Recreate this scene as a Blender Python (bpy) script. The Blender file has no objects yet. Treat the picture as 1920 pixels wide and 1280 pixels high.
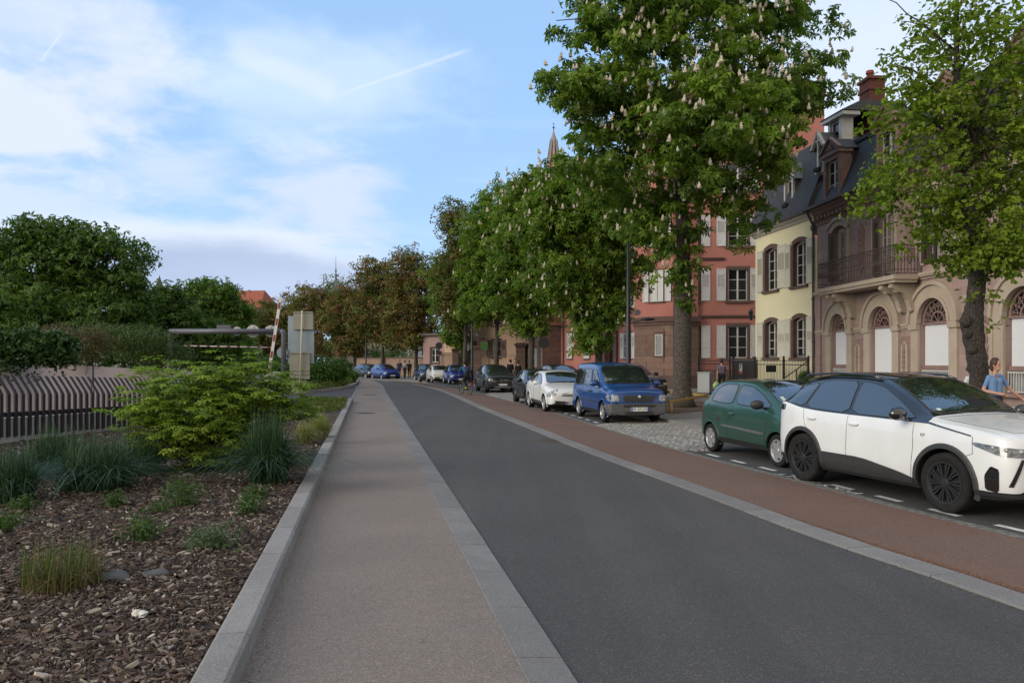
import bpy, bmesh, math, random
import numpy as np
from mathutils import Vector, Matrix
from mathutils.bvhtree import BVHTree
from math import radians as R, sin, cos, pi, sqrt, atan2, hypot

S = bpy.context.scene
COL = S.collection

# ------------------------------------------------------------------ camera
F, HZ, HC = 1470.0, 676.0, 1.8        # focal length (px of the 1920 wide photo), horizon row, eye height
cam = bpy.data.cameras.new('camera'); camo = bpy.data.objects.new('camera', cam); COL.objects.link(camo)
cam.lens = F/1920*36; cam.sensor_width = 36; cam.shift_y = (HZ-640)/1920
cam.clip_end = 3000; cam.clip_start = .05
camo.location = (0, 0, HC); camo.rotation_euler = (pi/2, 0, 0)
S.camera = camo

# ------------------------------------------------------------------ light and sky
SUN_EL, SUN_AZ = 21.0, 244.0          # degrees; azimuth clockwise from +Y
def sun_dir():
    e, a = R(SUN_EL), R(SUN_AZ)
    return Vector((sin(a)*cos(e), cos(a)*cos(e), sin(e)))
sl = bpy.data.lights.new('sun', 'SUN'); sl.energy = 2.4; sl.angle = R(34); sl.color = (1, .93, .82)
so = bpy.data.objects.new('sun', sl); COL.objects.link(so)
so.rotation_euler = sun_dir().to_track_quat('Z', 'Y').to_euler()
so.location = (-20, -20, 40)
S.view_settings.view_transform = 'Standard'; S.view_settings.look = 'None'
S.view_settings.gamma = 1; S.view_settings.exposure = 0.0
S.cycles.max_bounces = 6; S.cycles.transparent_max_bounces = 8
S.cycles.sample_clamp_indirect = 6
try: S.cycles.use_denoising = True
except Exception: pass

class NT:
    "small node-tree builder"
    def __init__(s, tree): s.t = tree; s.n = tree.nodes; s.l = tree.links; s.n.clear()
    def a(s, kind, **kw):
        n = s.n.new('ShaderNode'+kind)
        for k, v in kw.items():
            if k.startswith('i_'):
                key = k[2:]
                key = int(key) if key.isdigit() else key.replace('_', ' ')
                s.set(n.inputs[key], v)
            else: setattr(n, k, v)
        return n
    def set(s, sock, v):
        if isinstance(v, bpy.types.NodeSocket): s.l.new(v, sock)
        else:
            if isinstance(v, (tuple, list)) and len(v) == 3 and sock.type == 'RGBA': v = (*v, 1)
            sock.default_value = v
    def math(s, op, a, b=0.0, c=0.0, clamp=False):
        n = s.n.new('ShaderNodeMath'); n.operation = op; n.use_clamp = clamp
        s.set(n.inputs[0], a); s.set(n.inputs[1], b); s.set(n.inputs[2], c); return n.outputs[0]
    def vm(s, op, a, b=(0, 0, 0)):
        n = s.n.new('ShaderNodeVectorMath'); n.operation = op
        s.set(n.inputs[0], a); s.set(n.inputs[1], b)
        return n.outputs[1] if op in ('DOT_PRODUCT', 'LENGTH') else n.outputs[0]
    def mix(s, f, a, b, mode='MIX'):
        n = s.n.new('ShaderNodeMix'); n.data_type = 'RGBA'; n.blend_type = mode; n.clamp_factor = True
        s.set(n.inputs[0], f); s.set(n.inputs[6], a); s.set(n.inputs[7], b); return n.outputs[2]
    def mr(s, v, a, b, c=0.0, d=1.0, smooth=True):
        n = s.n.new('ShaderNodeMapRange'); n.clamp = True
        if smooth: n.interpolation_type = 'SMOOTHSTEP'
        s.set(n.inputs[0], v); s.set(n.inputs[1], a); s.set(n.inputs[2], b); s.set(n.inputs[3], c); s.set(n.inputs[4], d)
        return n.outputs[0]
    def noise(s, vec, scale, detail=4, rough=.55, dist=0.0):
        n = s.a('TexNoise'); s.set(n.inputs['Vector'], vec); n.inputs['Scale'].default_value = scale
        n.inputs['Detail'].default_value = detail; n.inputs['Roughness'].default_value = rough
        n.inputs['Distortion'].default_value = dist; return n.outputs[0]

def pdir(px, py):
    v = Vector(((px-960)/F, 1, (HZ-py)/F)); return v.normalized()

W = bpy.data.worlds.new('World'); S.world = W; W.use_nodes = True
def build_world():
    t = NT(W.node_tree)
    out = t.a('OutputWorld'); bg = t.a('Background'); t.l.new(bg.outputs[0], out.inputs[0])
    sky = t.a('TexSky'); sky.sky_type = 'NISHITA'; sky.sun_disc = False
    sky.sun_elevation = R(SUN_EL); sky.sun_rotation = R(SUN_AZ)
    sky.air_density = 1.0; sky.dust_density = 1.2; sky.ozone_density = 1.6
    tc = t.a('TexCoord'); d = tc.outputs['Generated']
    sep = t.a('SeparateXYZ'); t.l.new(d, sep.inputs[0])
    z = t.math('MAXIMUM', sep.outputs[2], 0.0)
    den = t.math('ADD', z, 0.22)
    cx = t.math('DIVIDE', sep.outputs[0], den); cy = t.math('DIVIDE', sep.outputs[1], den)
    comb = t.a('CombineXYZ'); t.l.new(cx, comb.inputs[0]); t.l.new(cy, comb.inputs[1])
    p = comb.outputs[0]
    # cirrus veil: stretched noise laid on a high plane
    mp = t.a('Mapping'); t.l.new(p, mp.inputs[0]); mp.inputs['Rotation'].default_value = (0, 0, R(-28)); mp.inputs['Scale'].default_value = (.75, 2.4, 1)
    n1 = t.noise(mp.outputs[0], 1.3, 7, .58, .9)
    n2 = t.noise(p, 2.1, 6, .55, .3)
    n3 = t.noise(p, 5.5, 6, .6, .4)
    veil = t.mr(n1, .50, .80, 0, .40)
    base = t.mix(1.0, sky.outputs[0], (.15, .15, .15), 'MULTIPLY')
    # the blue of the picture is paler than clean air: thin high haze
    base = t.mix(.65, base, (.40, .66, 1.06))
    hz = t.mr(sep.outputs[2], .0, .26, .42, 0.0)
    base = t.mix(hz, base, (.56, .73, .98))
    c = t.mix(veil, base, (.66, .79, .97))
    def blob(c, px, py, rad, soft, colr, amt, squash=(1, 1, 1), wob=.12, lo=0.0):
        v = t.vm('SUBTRACT', d, tuple(pdir(px, py)))
        v = t.vm('MULTIPLY', v, squash)
        ln = t.vm('LENGTH', v)
        w = t.math('MULTIPLY', t.math('SUBTRACT', n2, .5), wob*2.0)
        w2 = t.math('MULTIPLY', t.math('SUBTRACT', n3, .5), wob*1.1)
        ln = t.math('ADD', t.math('ADD', ln, w), w2)
        m = t.mr(ln, rad-soft, rad+soft, amt, 0)
        return t.mix(m, c, colr)
    wht = (.72, .78, .89)
    c = blob(c, 220, 130, .075, .05, wht, .85, (1, 1, 1.3))
    c = blob(c, 50, 220, .085, .04, wht, .9, (1, 1, 1.8))
    c = blob(c, 60, 20, .09, .06, wht, .6, (1, 1, 1.8))
    c = blob(c, 300, 320, .06, .05, (.70, .77, .89), .6, (.9, 1, 2.2))
    c = blob(c, 620, 400, .06, .05, (.68, .74, .86), .75, (1, 1, 1.0))
    c = blob(c, 60, 395, .07, .05, wht, .6, (.6, 1, 2.2))
    c = blob(c, 590, 160, .11, .07, (.76, .87, 1.0), .5, (.75, 1, 2.0))
    c = blob(c, 1640, 160, .20, .12, (.78, .84, .95), .75, (1, 1, 1))
    # darker bank of cloud low over the far end of the street, with a lit upper edge
    c = blob(c, 330, 505, .135, .03, (.72, .79, .92), .85, (.50, 1, 2.4), .04)
    c = blob(c, 370, 540, .125, .035, (.38, .48, .68), .85, (.50, 1, 2.4), .04)
    c = blob(c, 560, 570, .09, .05, (.56, .67, .88), .5, (.5, 1, 2.0), .04)
    # vapour trails: thin great-circle arcs
    def trail(c, a, b, width, amt):
        A, B = pdir(*a), pdir(*b); nrm = A.cross(B).normalized(); mid = (A+B).normalized(); half = (A-mid).length
        dist = t.math('ABSOLUTE', t.vm('DOT_PRODUCT', d, tuple(nrm)))
        al = t.vm('LENGTH', t.vm('SUBTRACT', d, tuple(mid)))
        wv = t.math('MULTIPLY', t.math('SUBTRACT', n3, .45), .004)
        m = t.mr(t.math('ADD', dist, wv), width*.1, width, amt, 0)
        m2 = t.mr(al, half*.75, half*1.05, 1, 0)
        return t.mix(t.math('MULTIPLY', m, m2), c, (.76, .82, .94))
    c = trail(c, (630, 180), (885, 92), .0035, .40)
    c = trail(c, (420, 85), (640, 180), .022, .40)
    c = trail(c, (75, 118), (118, 58), .0022, .4)
    # below the horizon
    gm = t.mr(sep.outputs[2], -.02, 0.0, 0, 1)
    # warm white cloud added out of view, behind and overhead, to warm the skylight
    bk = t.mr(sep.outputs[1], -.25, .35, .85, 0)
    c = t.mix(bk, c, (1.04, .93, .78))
    c = t.mix(gm, (.12, .12, .11), c)
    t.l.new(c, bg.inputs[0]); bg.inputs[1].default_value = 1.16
build_world()

# ------------------------------------------------------------------ helpers
def tag(o, label=None, cat=None, group=None, kind=None):
    if label: o['label'] = label
    if cat: o['category'] = cat
    if group: o['group'] = group
    if kind: o['kind'] = kind
    return o
def empty(name, loc=(0, 0, 0), rz=0.0, parent=None):
    o = bpy.data.objects.new(name, None); COL.objects.link(o); o.location = loc; o.rotation_euler = (0, 0, rz)
    o.empty_display_size = .3
    if parent: o.parent = parent
    return o
def link(name, me, mats=(), parent=None, smooth=False):
    o = bpy.data.objects.new(name, me); COL.objects.link(o)
    if not isinstance(mats, (list, tuple)): mats = [mats]
    if not len(me.materials):
        for m in mats: me.materials.append(m)
    if smooth: me.polygons.foreach_set('use_smooth', [True]*len(me.polygons))
    if parent is not None: o.parent = parent
    return o
def G(px, py, z=0.0):
    "point of the horizontal plane z seen at photo pixel (px, py)"
    Y = F*(HC-z)/(py-HZ); return Vector(((px-960)/F*Y, Y, z))
def P(px, py, Y):
    return Vector(((px-960)/F*Y, Y, HC+(HZ-py)/F*Y))

class MB:
    "collects shapes into one mesh"
    def __init__(s): s.v = []; s.f = []; s.m = []; s.cur = 0
    def mat(s, i): s.cur = i; return s
    def add(s, vs, fs):
        b = len(s.v); s.v += [tuple(v) for v in vs]; s.f += [tuple(b+i for i in f) for f in fs]; s.m += [s.cur]*len(fs); return s
    def box(s, x0, x1, y0, y1, z0, z1):
        if x0 > x1: x0, x1 = x1, x0
        if y0 > y1: y0, y1 = y1, y0
        if z0 > z1: z0, z1 = z1, z0
        return s.add([(x0,y0,z0),(x1,y0,z0),(x1,y1,z0),(x0,y1,z0),(x0,y0,z1),(x1,y0,z1),(x1,y1,z1),(x0,y1,z1)],
                     [(0,3,2,1),(4,5,6,7),(0,1,5,4),(1,2,6,5),(2,3,7,6),(3,0,4,7)])
    def bar(s, a, b, w, h=None, up=(0, 0, 1)):
        "square bar from a to b"
        a, b = Vector(a), Vector(b); h = h or w; d = (b-a).normalized(); u = Vector(up)
        if abs(d.dot(u)) > .98: u = Vector((1, 0, 0))
        x = d.cross(u).normalized()*w/2; y = x.cross(d).normalized()*h/2
        return s.add([a-x-y, a+x-y, a+x+y, a-x+y, b-x-y, b+x-y, b+x+y, b-x+y],
                     [(0,3,2,1),(4,5,6,7),(0,1,5,4),(1,2,6,5),(2,3,7,6),(3,0,4,7)])
    def tube(s, pts, rad, n=8, cap=True):
        pts = [Vector(p) for p in pts]; k = len(pts)
        rad = [rad]*k if not hasattr(rad, '__len__') else rad
        b = len(s.v); u = None
        for i, p in enumerate(pts):
            d = (pts[min(i+1, k-1)]-pts[max(i-1, 0)]); d = d.normalized() if d.length > 1e-9 else Vector((0, 0, 1))
            if u is None:
                u = Vector((1, 0, 0)) if abs(d.x) < .9 else Vector((0, 1, 0))
            u = (u-d*u.dot(d)).normalized(); w = d.cross(u)
            for j in range(n):
                a = 2*pi*j/n; s.v.append(tuple(p+(u*cos(a)+w*sin(a))*rad[i]))
        for i in range(k-1):
            for j in range(n):
                s.f.append((b+i*n+j, b+i*n+(j+1) % n, b+(i+1)*n+(j+1) % n, b+(i+1)*n+j)); s.m.append(s.cur)
        if cap:
            s.f.append(tuple(b+j for j in reversed(range(n)))); s.m.append(s.cur)
            s.f.append(tuple(b+(k-1)*n+j for j in range(n))); s.m.append(s.cur)
        return s
    def lathe(s, prof, n=24, o=(0, 0, 0), axis='z'):
        b = len(s.v); k = len(prof)
        for r, h in prof:
            for j in range(n):
                a = 2*pi*j/n; x, y = r*cos(a), r*sin(a)
                p = (x, y, h) if axis == 'z' else ((h, x, y) if axis == 'x' else (x, h, y))
                s.v.append((p[0]+o[0], p[1]+o[1], p[2]+o[2]))
        for i in range(k-1):
            for j in range(n):
                q = (b+i*n+j, b+i*n+(j+1) % n, b+(i+1)*n+(j+1) % n, b+(i+1)*n+j)
                s.f.append(q if axis != 'y' else q[::-1]); s.m.append(s.cur)
        return s
    def prism(s, poly, fn, d0, d1):
        "extrude 2-D polygon (ccw); fn(u, v, d) -> point"
        n = len(poly); b = len(s.v)
        for d in (d0, d1):
            for u, v in poly: s.v.append(tuple(fn(u, v, d)))
        s.f.append(tuple(b+i for i in reversed(range(n)))); s.m.append(s.cur)
        s.f.append(tuple(b+n+i for i in range(n))); s.m.append(s.cur)
        for i in range(n):
            j = (i+1) % n; s.f.append((b+i, b+j, b+n+j, b+n+i)); s.m.append(s.cur)
        return s
    def ball(s, c, r, nu=12, nv=8):
        rx, ry, rz = (r, r, r) if not hasattr(r, '__len__') else r
        b = len(s.v)
        for i in range(nv+1):
            t = pi*i/nv
            for j in range(nu):
                a = 2*pi*j/nu; s.v.append((c[0]+rx*sin(t)*cos(a), c[1]+ry*sin(t)*sin(a), c[2]-rz*cos(t)))
        for i in range(nv):
            for j in range(nu):
                s.f.append((b+i*nu+j, b+i*nu+(j+1) % nu, b+(i+1)*nu+(j+1) % nu, b+(i+1)*nu+j)); s.m.append(s.cur)
        return s
    def mesh(s, name):
        me = bpy.data.meshes.new(name); me.from_pydata(s.v, [], s.f); me.polygons.foreach_set('material_index', s.m); me.update(); return me
    def build(s, name, mats, parent=None, smooth=False, fix=True, bevel=0):
        me = s.mesh(name)
        if fix:
            bm = bmesh.new(); bm.from_mesh(me)
            if bevel:
                bmesh.ops.remove_doubles(bm, verts=bm.verts, dist=1e-5)
                bmesh.ops.bevel(bm, geom=bm.edges[:], offset=bevel, segments=1, affect='EDGES', clamp_overlap=True)
            bmesh.ops.recalc_face_normals(bm, faces=bm.faces); bm.to_mesh(me); bm.free()
        return link(name, me, mats, parent, smooth)

def np_mesh(name, v, f, rnd=None):
    "quads (n,4) or tris from numpy arrays, with an optional per-face value"
    me = bpy.data.meshes.new(name); k = f.shape[1]
    me.vertices.add(len(v)); me.vertices.foreach_set('co', v.astype(np.float32).ravel())
    me.loops.add(f.size); me.loops.foreach_set('vertex_index', f.astype(np.int32).ravel())
    me.polygons.add(len(f)); me.polygons.foreach_set('loop_start', np.arange(0, f.size, k, dtype=np.int32))
    me.polygons.foreach_set('loop_total', np.full(len(f), k, dtype=np.int32))
    if rnd is not None:
        at = me.attributes.new('rnd', 'FLOAT', 'FACE'); at.data.foreach_set('value', rnd.astype(np.float32))
    me.polygons.foreach_set('use_smooth', [False]*len(f)); me.update(calc_edges=True); me.validate(); return me

# ------------------------------------------------------------------ materials
MATS = {}
def pmat(name, col, rough=.8, col2=None, scale=5.0, amt=.5, metal=0.0, coat=0.0, bump=0.0, bscale=60.0, spec=.5, dirt=0.0, stretch=(1, 1, 1), bdist=.01):
    "Principled material with noise colour variation, fine bump and soft stains"
    if name in MATS: return MATS[name]
    m = bpy.data.materials.new(name); m.use_nodes = True; t = NT(m.node_tree)
    out = t.a('OutputMaterial'); b = t.a('BsdfPrincipled'); t.l.new(b.outputs[0], out.inputs[0])
    tc = t.a('TexCoord'); mp = t.a('Mapping'); t.l.new(tc.outputs['Object'], mp.inputs[0]); mp.inputs['Scale'].default_value = stretch
    v = mp.outputs[0]; c = (*col, 1)
    if col2 is not None:
        n = t.noise(v, scale, 6, .6); c = t.mix(t.mr(n, .5-amt*.5, .5+amt*.5), c, (*col2, 1))
    if dirt:
        n = t.noise(v, scale*.35, 5, .65); c = t.mix(t.mr(n, .45, .75, 0, dirt), c, (col[0]*.45, col[1]*.43, col[2]*.4, 1))
    t.set(b.inputs['Base Color'], c)
    b.inputs['Roughness'].default_value = rough; b.inputs['Metallic'].default_value = metal
    b.inputs['Coat Weight'].default_value = coat; b.inputs['Coat Roughness'].default_value = .03
    b.inputs['Specular IOR Level'].default_value = spec
    if bump:
        n = t.noise(tc.outputs['Object'], bscale, 5, .6); bp = t.a('Bump'); bp.inputs['Strength'].default_value = bump; bp.inputs['Distance'].default_value = bdist
        t.l.new(n, bp.inputs['Height']); t.l.new(bp.outputs[0], b.inputs['Normal'])
    MATS[name] = m; return m
def brickmat(name, c1, c2, mortar, bw, bh, ms=.01, rough=.85, bump=.3, scale=1.0, plane='xz', off=.5, noise_amt=.5, nscale=3.0, stain=None):
    if name in MATS: return MATS[name]
    m = bpy.data.materials.new(name); m.use_nodes = True; t = NT(m.node_tree)
    out = t.a('OutputMaterial'); b = t.a('BsdfPrincipled'); t.l.new(b.outputs[0], out.inputs[0])
    tc = t.a('TexCoord'); sp = t.a('SeparateXYZ'); t.l.new(tc.outputs['Object'], sp.inputs[0]); cb = t.a('CombineXYZ')
    if plane == 'xz':
        t.l.new(t.math('ADD', sp.outputs[0], sp.outputs[1]), cb.inputs[0]); t.l.new(sp.outputs[2], cb.inputs[1])
    else:
        t.l.new(sp.outputs[0], cb.inputs[0]); t.l.new(sp.outputs[1], cb.inputs[1])
    br = t.a('TexBrick'); t.l.new(cb.outputs[0], br.inputs['Vector'])
    br.inputs['Scale'].default_value = scale; br.inputs['Brick Width'].default_value = bw; br.inputs['Row Height'].default_value = bh
    br.inputs['Mortar Size'].default_value = ms; br.inputs['Mortar Smooth'].default_value = .3; br.offset = off
    br.inputs['Color1'].default_value = (*c1, 1); br.inputs['Color2'].default_value = (*c2, 1); br.inputs['Mortar'].default_value = (*mortar, 1)
    n = t.noise(tc.outputs['Object'], nscale, 6, .65)
    c = t.mix(t.mr(n, .35, .7, 0, noise_amt), br.outputs[0], (c2[0]*.6, c2[1]*.6, c2[2]*.6, 1))
    if stain:
        n5 = t.noise(tc.outputs['Object'], nscale*.5, 4, .7); c = t.mix(t.mr(n5, .55, .68, 0, .7), c, (*stain, 1))
    t.l.new(c, b.inputs['Base Color']); b.inputs['Roughness'].default_value = rough
    n2 = t.noise(tc.outputs['Object'], 40, 4, .6); h = t.math('ADD', t.math('MULTIPLY', br.outputs[1], -1.0), t.math('MULTIPLY', n2, .5))
    bp = t.a('Bump'); bp.inputs['Strength'].default_value = bump; bp.inputs['Distance'].default_value = .015
    t.l.new(h, bp.inputs['Height']); t.l.new(bp.outputs[0], b.inputs['Normal'])
    MATS[name] = m; return m
def leafmat(name, dark, light, trans=.35, rough=.55, third=None):
    if name in MATS: return MATS[name]
    m = bpy.data.materials.new(name); m.use_nodes = True; t = NT(m.node_tree)
    out = t.a('OutputMaterial'); at = t.a('Attribute'); at.attribute_name = 'rnd'
    c = t.mix(at.outputs['Fac'], (*dark, 1), (*light, 1))
    if third is not None:
        tc = t.a('TexCoord'); n = t.noise(tc.outputs['Object'], .9, 5, .65)
        w = t.math('ADD', t.math('MULTIPLY', n, 1.0), t.math('MULTIPLY', at.outputs['Fac'], .35))
        c = t.mix(t.mr(w, .55, .86, 0, .9), c, (*third, 1))
    b = t.a('BsdfPrincipled'); t.set(b.inputs['Base Color'], c); b.inputs['Roughness'].default_value = rough; b.inputs['Specular IOR Level'].default_value = .35
    tr = t.a('BsdfTranslucent'); t.set(tr.inputs[0], t.mix(1.0, c, (1.0, 1.25, .45, 1), 'MULTIPLY'))
    ms = t.a('MixShader'); ms.inputs[0].default_value = trans
    t.l.new(b.outputs[0], ms.inputs[1]); t.l.new(tr.outputs[0], ms.inputs[2]); t.l.new(ms.outputs[0], out.inputs[0])
    MATS[name] = m; return m
def aggmat(name, cols, scale, bump=.5, rough=.9, patch=(.85, 2.0), tint=None, lanes=False):
    "aggregate surface: asphalt, bound gravel"
    m = bpy.data.materials.new(name); m.use_nodes = True; t = NT(m.node_tree)
    out = t.a('OutputMaterial'); b = t.a('BsdfPrincipled'); t.l.new(b.outputs[0], out.inputs[0])
    tc = t.a('TexCoord'); o = tc.outputs['Object']
    vo = t.a('TexVoronoi'); t.l.new(o, vo.inputs['Vector']); vo.inputs['Scale'].default_value = scale
    sp = t.a('SeparateColor'); t.l.new(vo.outputs['Color'], sp.inputs[0])
    c = t.mix(t.mr(sp.outputs[0], .2, .8), (*cols[0], 1), (*cols[1], 1))
    c = t.mix(t.mr(sp.outputs[1], .86, .95), c, (*cols[2], 1))
    n = t.noise(o, .55, 6, .6, .5); n4 = t.noise(o, 3.5, 5, .7)
    c = t.mix(t.mr(n, .35, .7, 0, 1), c, t.mix(1.0, c, (patch[0], patch[0], patch[0], 1), 'MULTIPLY'))
    c = t.mix(t.mr(n4, .5, .8, 0, .35), c, t.mix(1.0, c, (.8, .8, .8, 1), 'MULTIPLY'))
    if tint:
        n6 = t.noise(o, .35, 3, .5); c = t.mix(t.mr(n6, .5, .7, 0, .6), c, t.mix(1.0, c, (*tint, 1), 'MULTIPLY'))
    if lanes:
        mp = t.a('Mapping'); t.l.new(o, mp.inputs[0]); mp.inputs['Rotation'].default_value = (0, 0, R(-10.5)); mp.inputs['Scale'].default_value = (1.5, .05, 1)
        n7 = t.noise(mp.outputs[0], 1.0, 5, .6); c = t.mix(t.mr(n7, .40, .62, 0, 1), c, t.mix(1.0, c, (1.16, 1.15, 1.10, 1), 'MULTIPLY'))
        vc = t.a('TexVoronoi', feature='DISTANCE_TO_EDGE'); nw = t.a('TexNoise'); nw.inputs['Scale'].default_value = 1.2; t.l.new(o, nw.inputs['Vector'])
        t.l.new(t.vm('ADD', o, t.vm('MULTIPLY', nw.outputs[1], (1.6, 1.6, 0))), vc.inputs['Vector']); vc.inputs['Scale'].default_value = .16
        ck = t.math('MULTIPLY', t.mr(vc.outputs[0], 0, .0016, 1, 0), t.mr(t.noise(o, .5, 3), .48, .6)); c = t.mix(t.math('MULTIPLY', ck, .55), c, (.02, .02, .02, 1))
    t.l.new(c, b.inputs['Base Color']); b.inputs['Roughness'].default_value = rough
    h = t.math('ADD', vo.outputs['Distance'], t.math('MULTIPLY', t.noise(o, scale*.3, 4), 1.2))
    bp = t.a('Bump'); bp.inputs['Strength'].default_value = bump; bp.inputs['Distance'].default_value = .006
    t.l.new(h, bp.inputs['Height']); t.l.new(bp.outputs[0], b.inputs['Normal'])
    MATS[name] = m; return m

M_GLASS = pmat('window_glass', (.012, .014, .016), .04, spec=.6)
M_DARK = pmat('dark_interior', (.006, .006, .006), .9)
M_BLACKIRON = pmat('black_iron', (.012, .012, .013), .5, col2=(.02, .018, .017), bump=.1)

# ------------------------------------------------------------------ ground, road, paths
def cr(pts, step=.6):
    "Catmull-Rom through 2-D points"
    pts = [Vector((p[0], p[1])) for p in pts]; out = []
    for i in range(len(pts)-1):
        p0 = pts[max(i-1, 0)]; p1 = pts[i]; p2 = pts[i+1]; p3 = pts[min(i+2, len(pts)-1)]
        n = max(2, int((p2-p1).length/step))
        for k in range(n):
            t = k/n; out.append(.5*((2*p1)+(p2-p0)*t+(2*p0-5*p1+4*p2-p3)*t*t+(3*p1-p0-3*p2+p3)*t**3))
    out.append(pts[-1]); return out
def gpx(lst): return [G(*p).xy for p in lst]
def resample(c, n):
    L = [0]
    for a, b in zip(c, c[1:]): L.append(L[-1]+(b-a).length)
    out = []; j = 0
    for i in range(n):
        s = L[-1]*i/(n-1)
        while j < len(L)-2 and L[j+1] < s: j += 1
        t = (s-L[j])/max(1e-9, L[j+1]-L[j]); out.append(c[j].lerp(c[j+1], min(1, t)))
    return out
def offset(c, d):
    "offset a polyline to its right by d"
    out = []
    for i in range(len(c)):
        t = (c[min(i+1, len(c)-1)]-c[max(i-1, 0)]).normalized(); out.append(c[i]+Vector((t.y, -t.x))*d)
    return out
def ribbon(name, a, b, z0, z1, mat, thick=.25, n=90, kind='structure', bev=None):
    a = resample(a, n); b = resample(b, n); m = MB(); v = []
    zb0 = z1 if bev is None else bev
    for p, q in zip(a, b): v += [(p.x, p.y, z1), (q.x, q.y, zb0), (q.x, q.y, z1-thick), (p.x, p.y, z1-thick)]
    f = []
    for i in range(n-1):
        o = i*4
        for j in range(4): f.append((o+j, o+(j+1) % 4, o+4+(j+1) % 4, o+4+j))
    f += [(0, 3, 2, 1), (n*4-4, n*4-3, n*4-2, n*4-1)]
    m.add(v, f); o = m.build(name, mat); tag(o, kind=kind); return o

def lineL(Y): return Vector((-.72-.182*Y, Y))
R1p = [Vector((.90-.187*Y, Y)) for Y in (-6, 0, 4, 9, 18, 30, 45)] + gpx([(710.5, 722.6), (699, 715.5), (676, 711.2), (640, 708.3), (600, 707)])
R2p = [Vector((1.15-.187*Y, Y)) for Y in (-6, 0, 4, 9, 18, 30, 45)] + gpx([(717.5, 722.6), (708, 716), (685, 711.4), (645, 708.5), (600, 707.2)])
Lp = [lineL(Y) for Y in (-6, 0, 5, 12, 20, 34.3)]
Lfar = [lineL(Y) for Y in (34.3, 45, 52)] + gpx([(671, 713.5), (655, 710.3), (625, 708.6), (600, 708)])
S1p = [Vector((6.3, -6)), Vector((5.0, .5))] + gpx([(1920, 1144), (1740, 1080), (1527, 1009), (1305, 924), (1100, 848), (1000, 807), (900, 766), (850, 743), (817, 730), (779, 720.5), (750, 716.6), (715, 713.4), (680, 710.3), (640, 707.3), (600, 706)])
S2p = [Vector((6.75, -6)), Vector((5.4, .5))] + gpx([(1920, 1106), (1740, 1050), (1527, 984), (1305, 910), (1100, 834), (1000, 799), (900, 761.5), (850, 739.5), (817, 727.5), (779, 718.3), (750, 715.2), (715, 712.6), (680, 709.6), (640, 706.8), (600, 705.6)])
P1p = [Vector((9.6, -6)), Vector((7.3, .6))] + gpx([(1920, 1013), (1740, 969), (1527, 913), (1267, 845), (1111, 797.5), (1017, 768.5), (905, 739.5), (850, 729), (790, 717.5)])
R1c, R2c, Lc, Lf, S1c, S2c, P1c = [cr(p) for p in (R1p, R2p, Lp, Lfar, S1p, S2p, P1p)]

M_ASPH = aggmat('asphalt_road', ((.042, .040, .041), (.058, .056, .056), (.115, .11, .11)), 150, .35, .88, (.88, 1), tint=(1.14, 1.13, 1.03), lanes=True)
M_ASPH2 = aggmat('asphalt_parking', ((.038, .037, .035), (.062, .060, .055), (.11, .11, .10)), 100, .5, .9, (.75, 1))
M_PATH = aggmat('bound_gravel_path', ((.152, .122, .104), (.214, .178, .154), (.28, .245, .22)), 135, .45, .92, (.88, 1), tint=(.93, .95, .98))
M_CYCLE = aggmat('brown_cycle_lane', ((.110, .062, .043), (.145, .086, .062), (.21, .155, .12)), 140, .4, .92, (.86, 1), tint=(1.1, .98, .9))
M_PAVE = aggmat('pavement_stone', ((.15, .14, .13), (.19, .18, .17), (.25, .24, .23)), 30, .2, .9, (.85, 1))
def kerbmat(name, c1, c2, spk):
    m = bpy.data.materials.new(name); m.use_nodes = True; t = NT(m.node_tree)
    out = t.a('OutputMaterial'); b = t.a('BsdfPrincipled'); t.l.new(b.outputs[0], out.inputs[0]); o = t.a('TexCoord').outputs['Object']
    vo = t.a('TexVoronoi'); t.l.new(o, vo.inputs['Vector']); vo.inputs['Scale'].default_value = 170
    sp = t.a('SeparateColor'); t.l.new(vo.outputs['Color'], sp.inputs[0])
    n = t.noise(o, 2.2, 6, .65); c = t.mix(t.mr(n, .3, .7), (*c1, 1), (*c2, 1))
    at = t.a('Attribute'); at.attribute_name = 'rnd'; c = t.mix(t.mr(at.outputs['Fac'], 0, 1, 0, .6), c, (c1[0]*.8, c1[1]*.8, c1[2]*.79, 1))
    c = t.mix(t.mr(sp.outputs[0], .55, .95, 0, .45), c, (*spk, 1)); c = t.mix(t.mr(sp.outputs[1], .8, .95, 0, .5), c, (.05, .05, .05, 1))
    n3 = t.noise(o, 9, 5, .7); c = t.mix(t.mr(n3, .6, .8, 0, .35), c, (.07, .065, .06, 1))
    t.l.new(c, b.inputs['Base Color']); b.inputs['Roughness'].default_value = .85
    bp = t.a('Bump'); bp.inputs['Strength'].default_value = .3; bp.inputs['Distance'].default_value = .004
    t.l.new(t.noise(o, 90, 4), bp.inputs['Height']); t.l.new(bp.outputs[0], b.inputs['Normal']); MATS[name] = m; return m
M_GRAN = kerbmat('granite_kerb', (.192, .178, .166), (.258, .244, .23), (.36, .36, .36))
M_GRAN2 = kerbmat('granite_strip', (.150, .142, .136), (.198, .188, .18), (.28, .28, .28))
M_COBL = brickmat('parking_cobble_line', (.20, .19, .17), (.15, .145, .13), (.06, .06, .055), .16, .12, .012, bump=.6, plane='xy', nscale=6)

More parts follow.
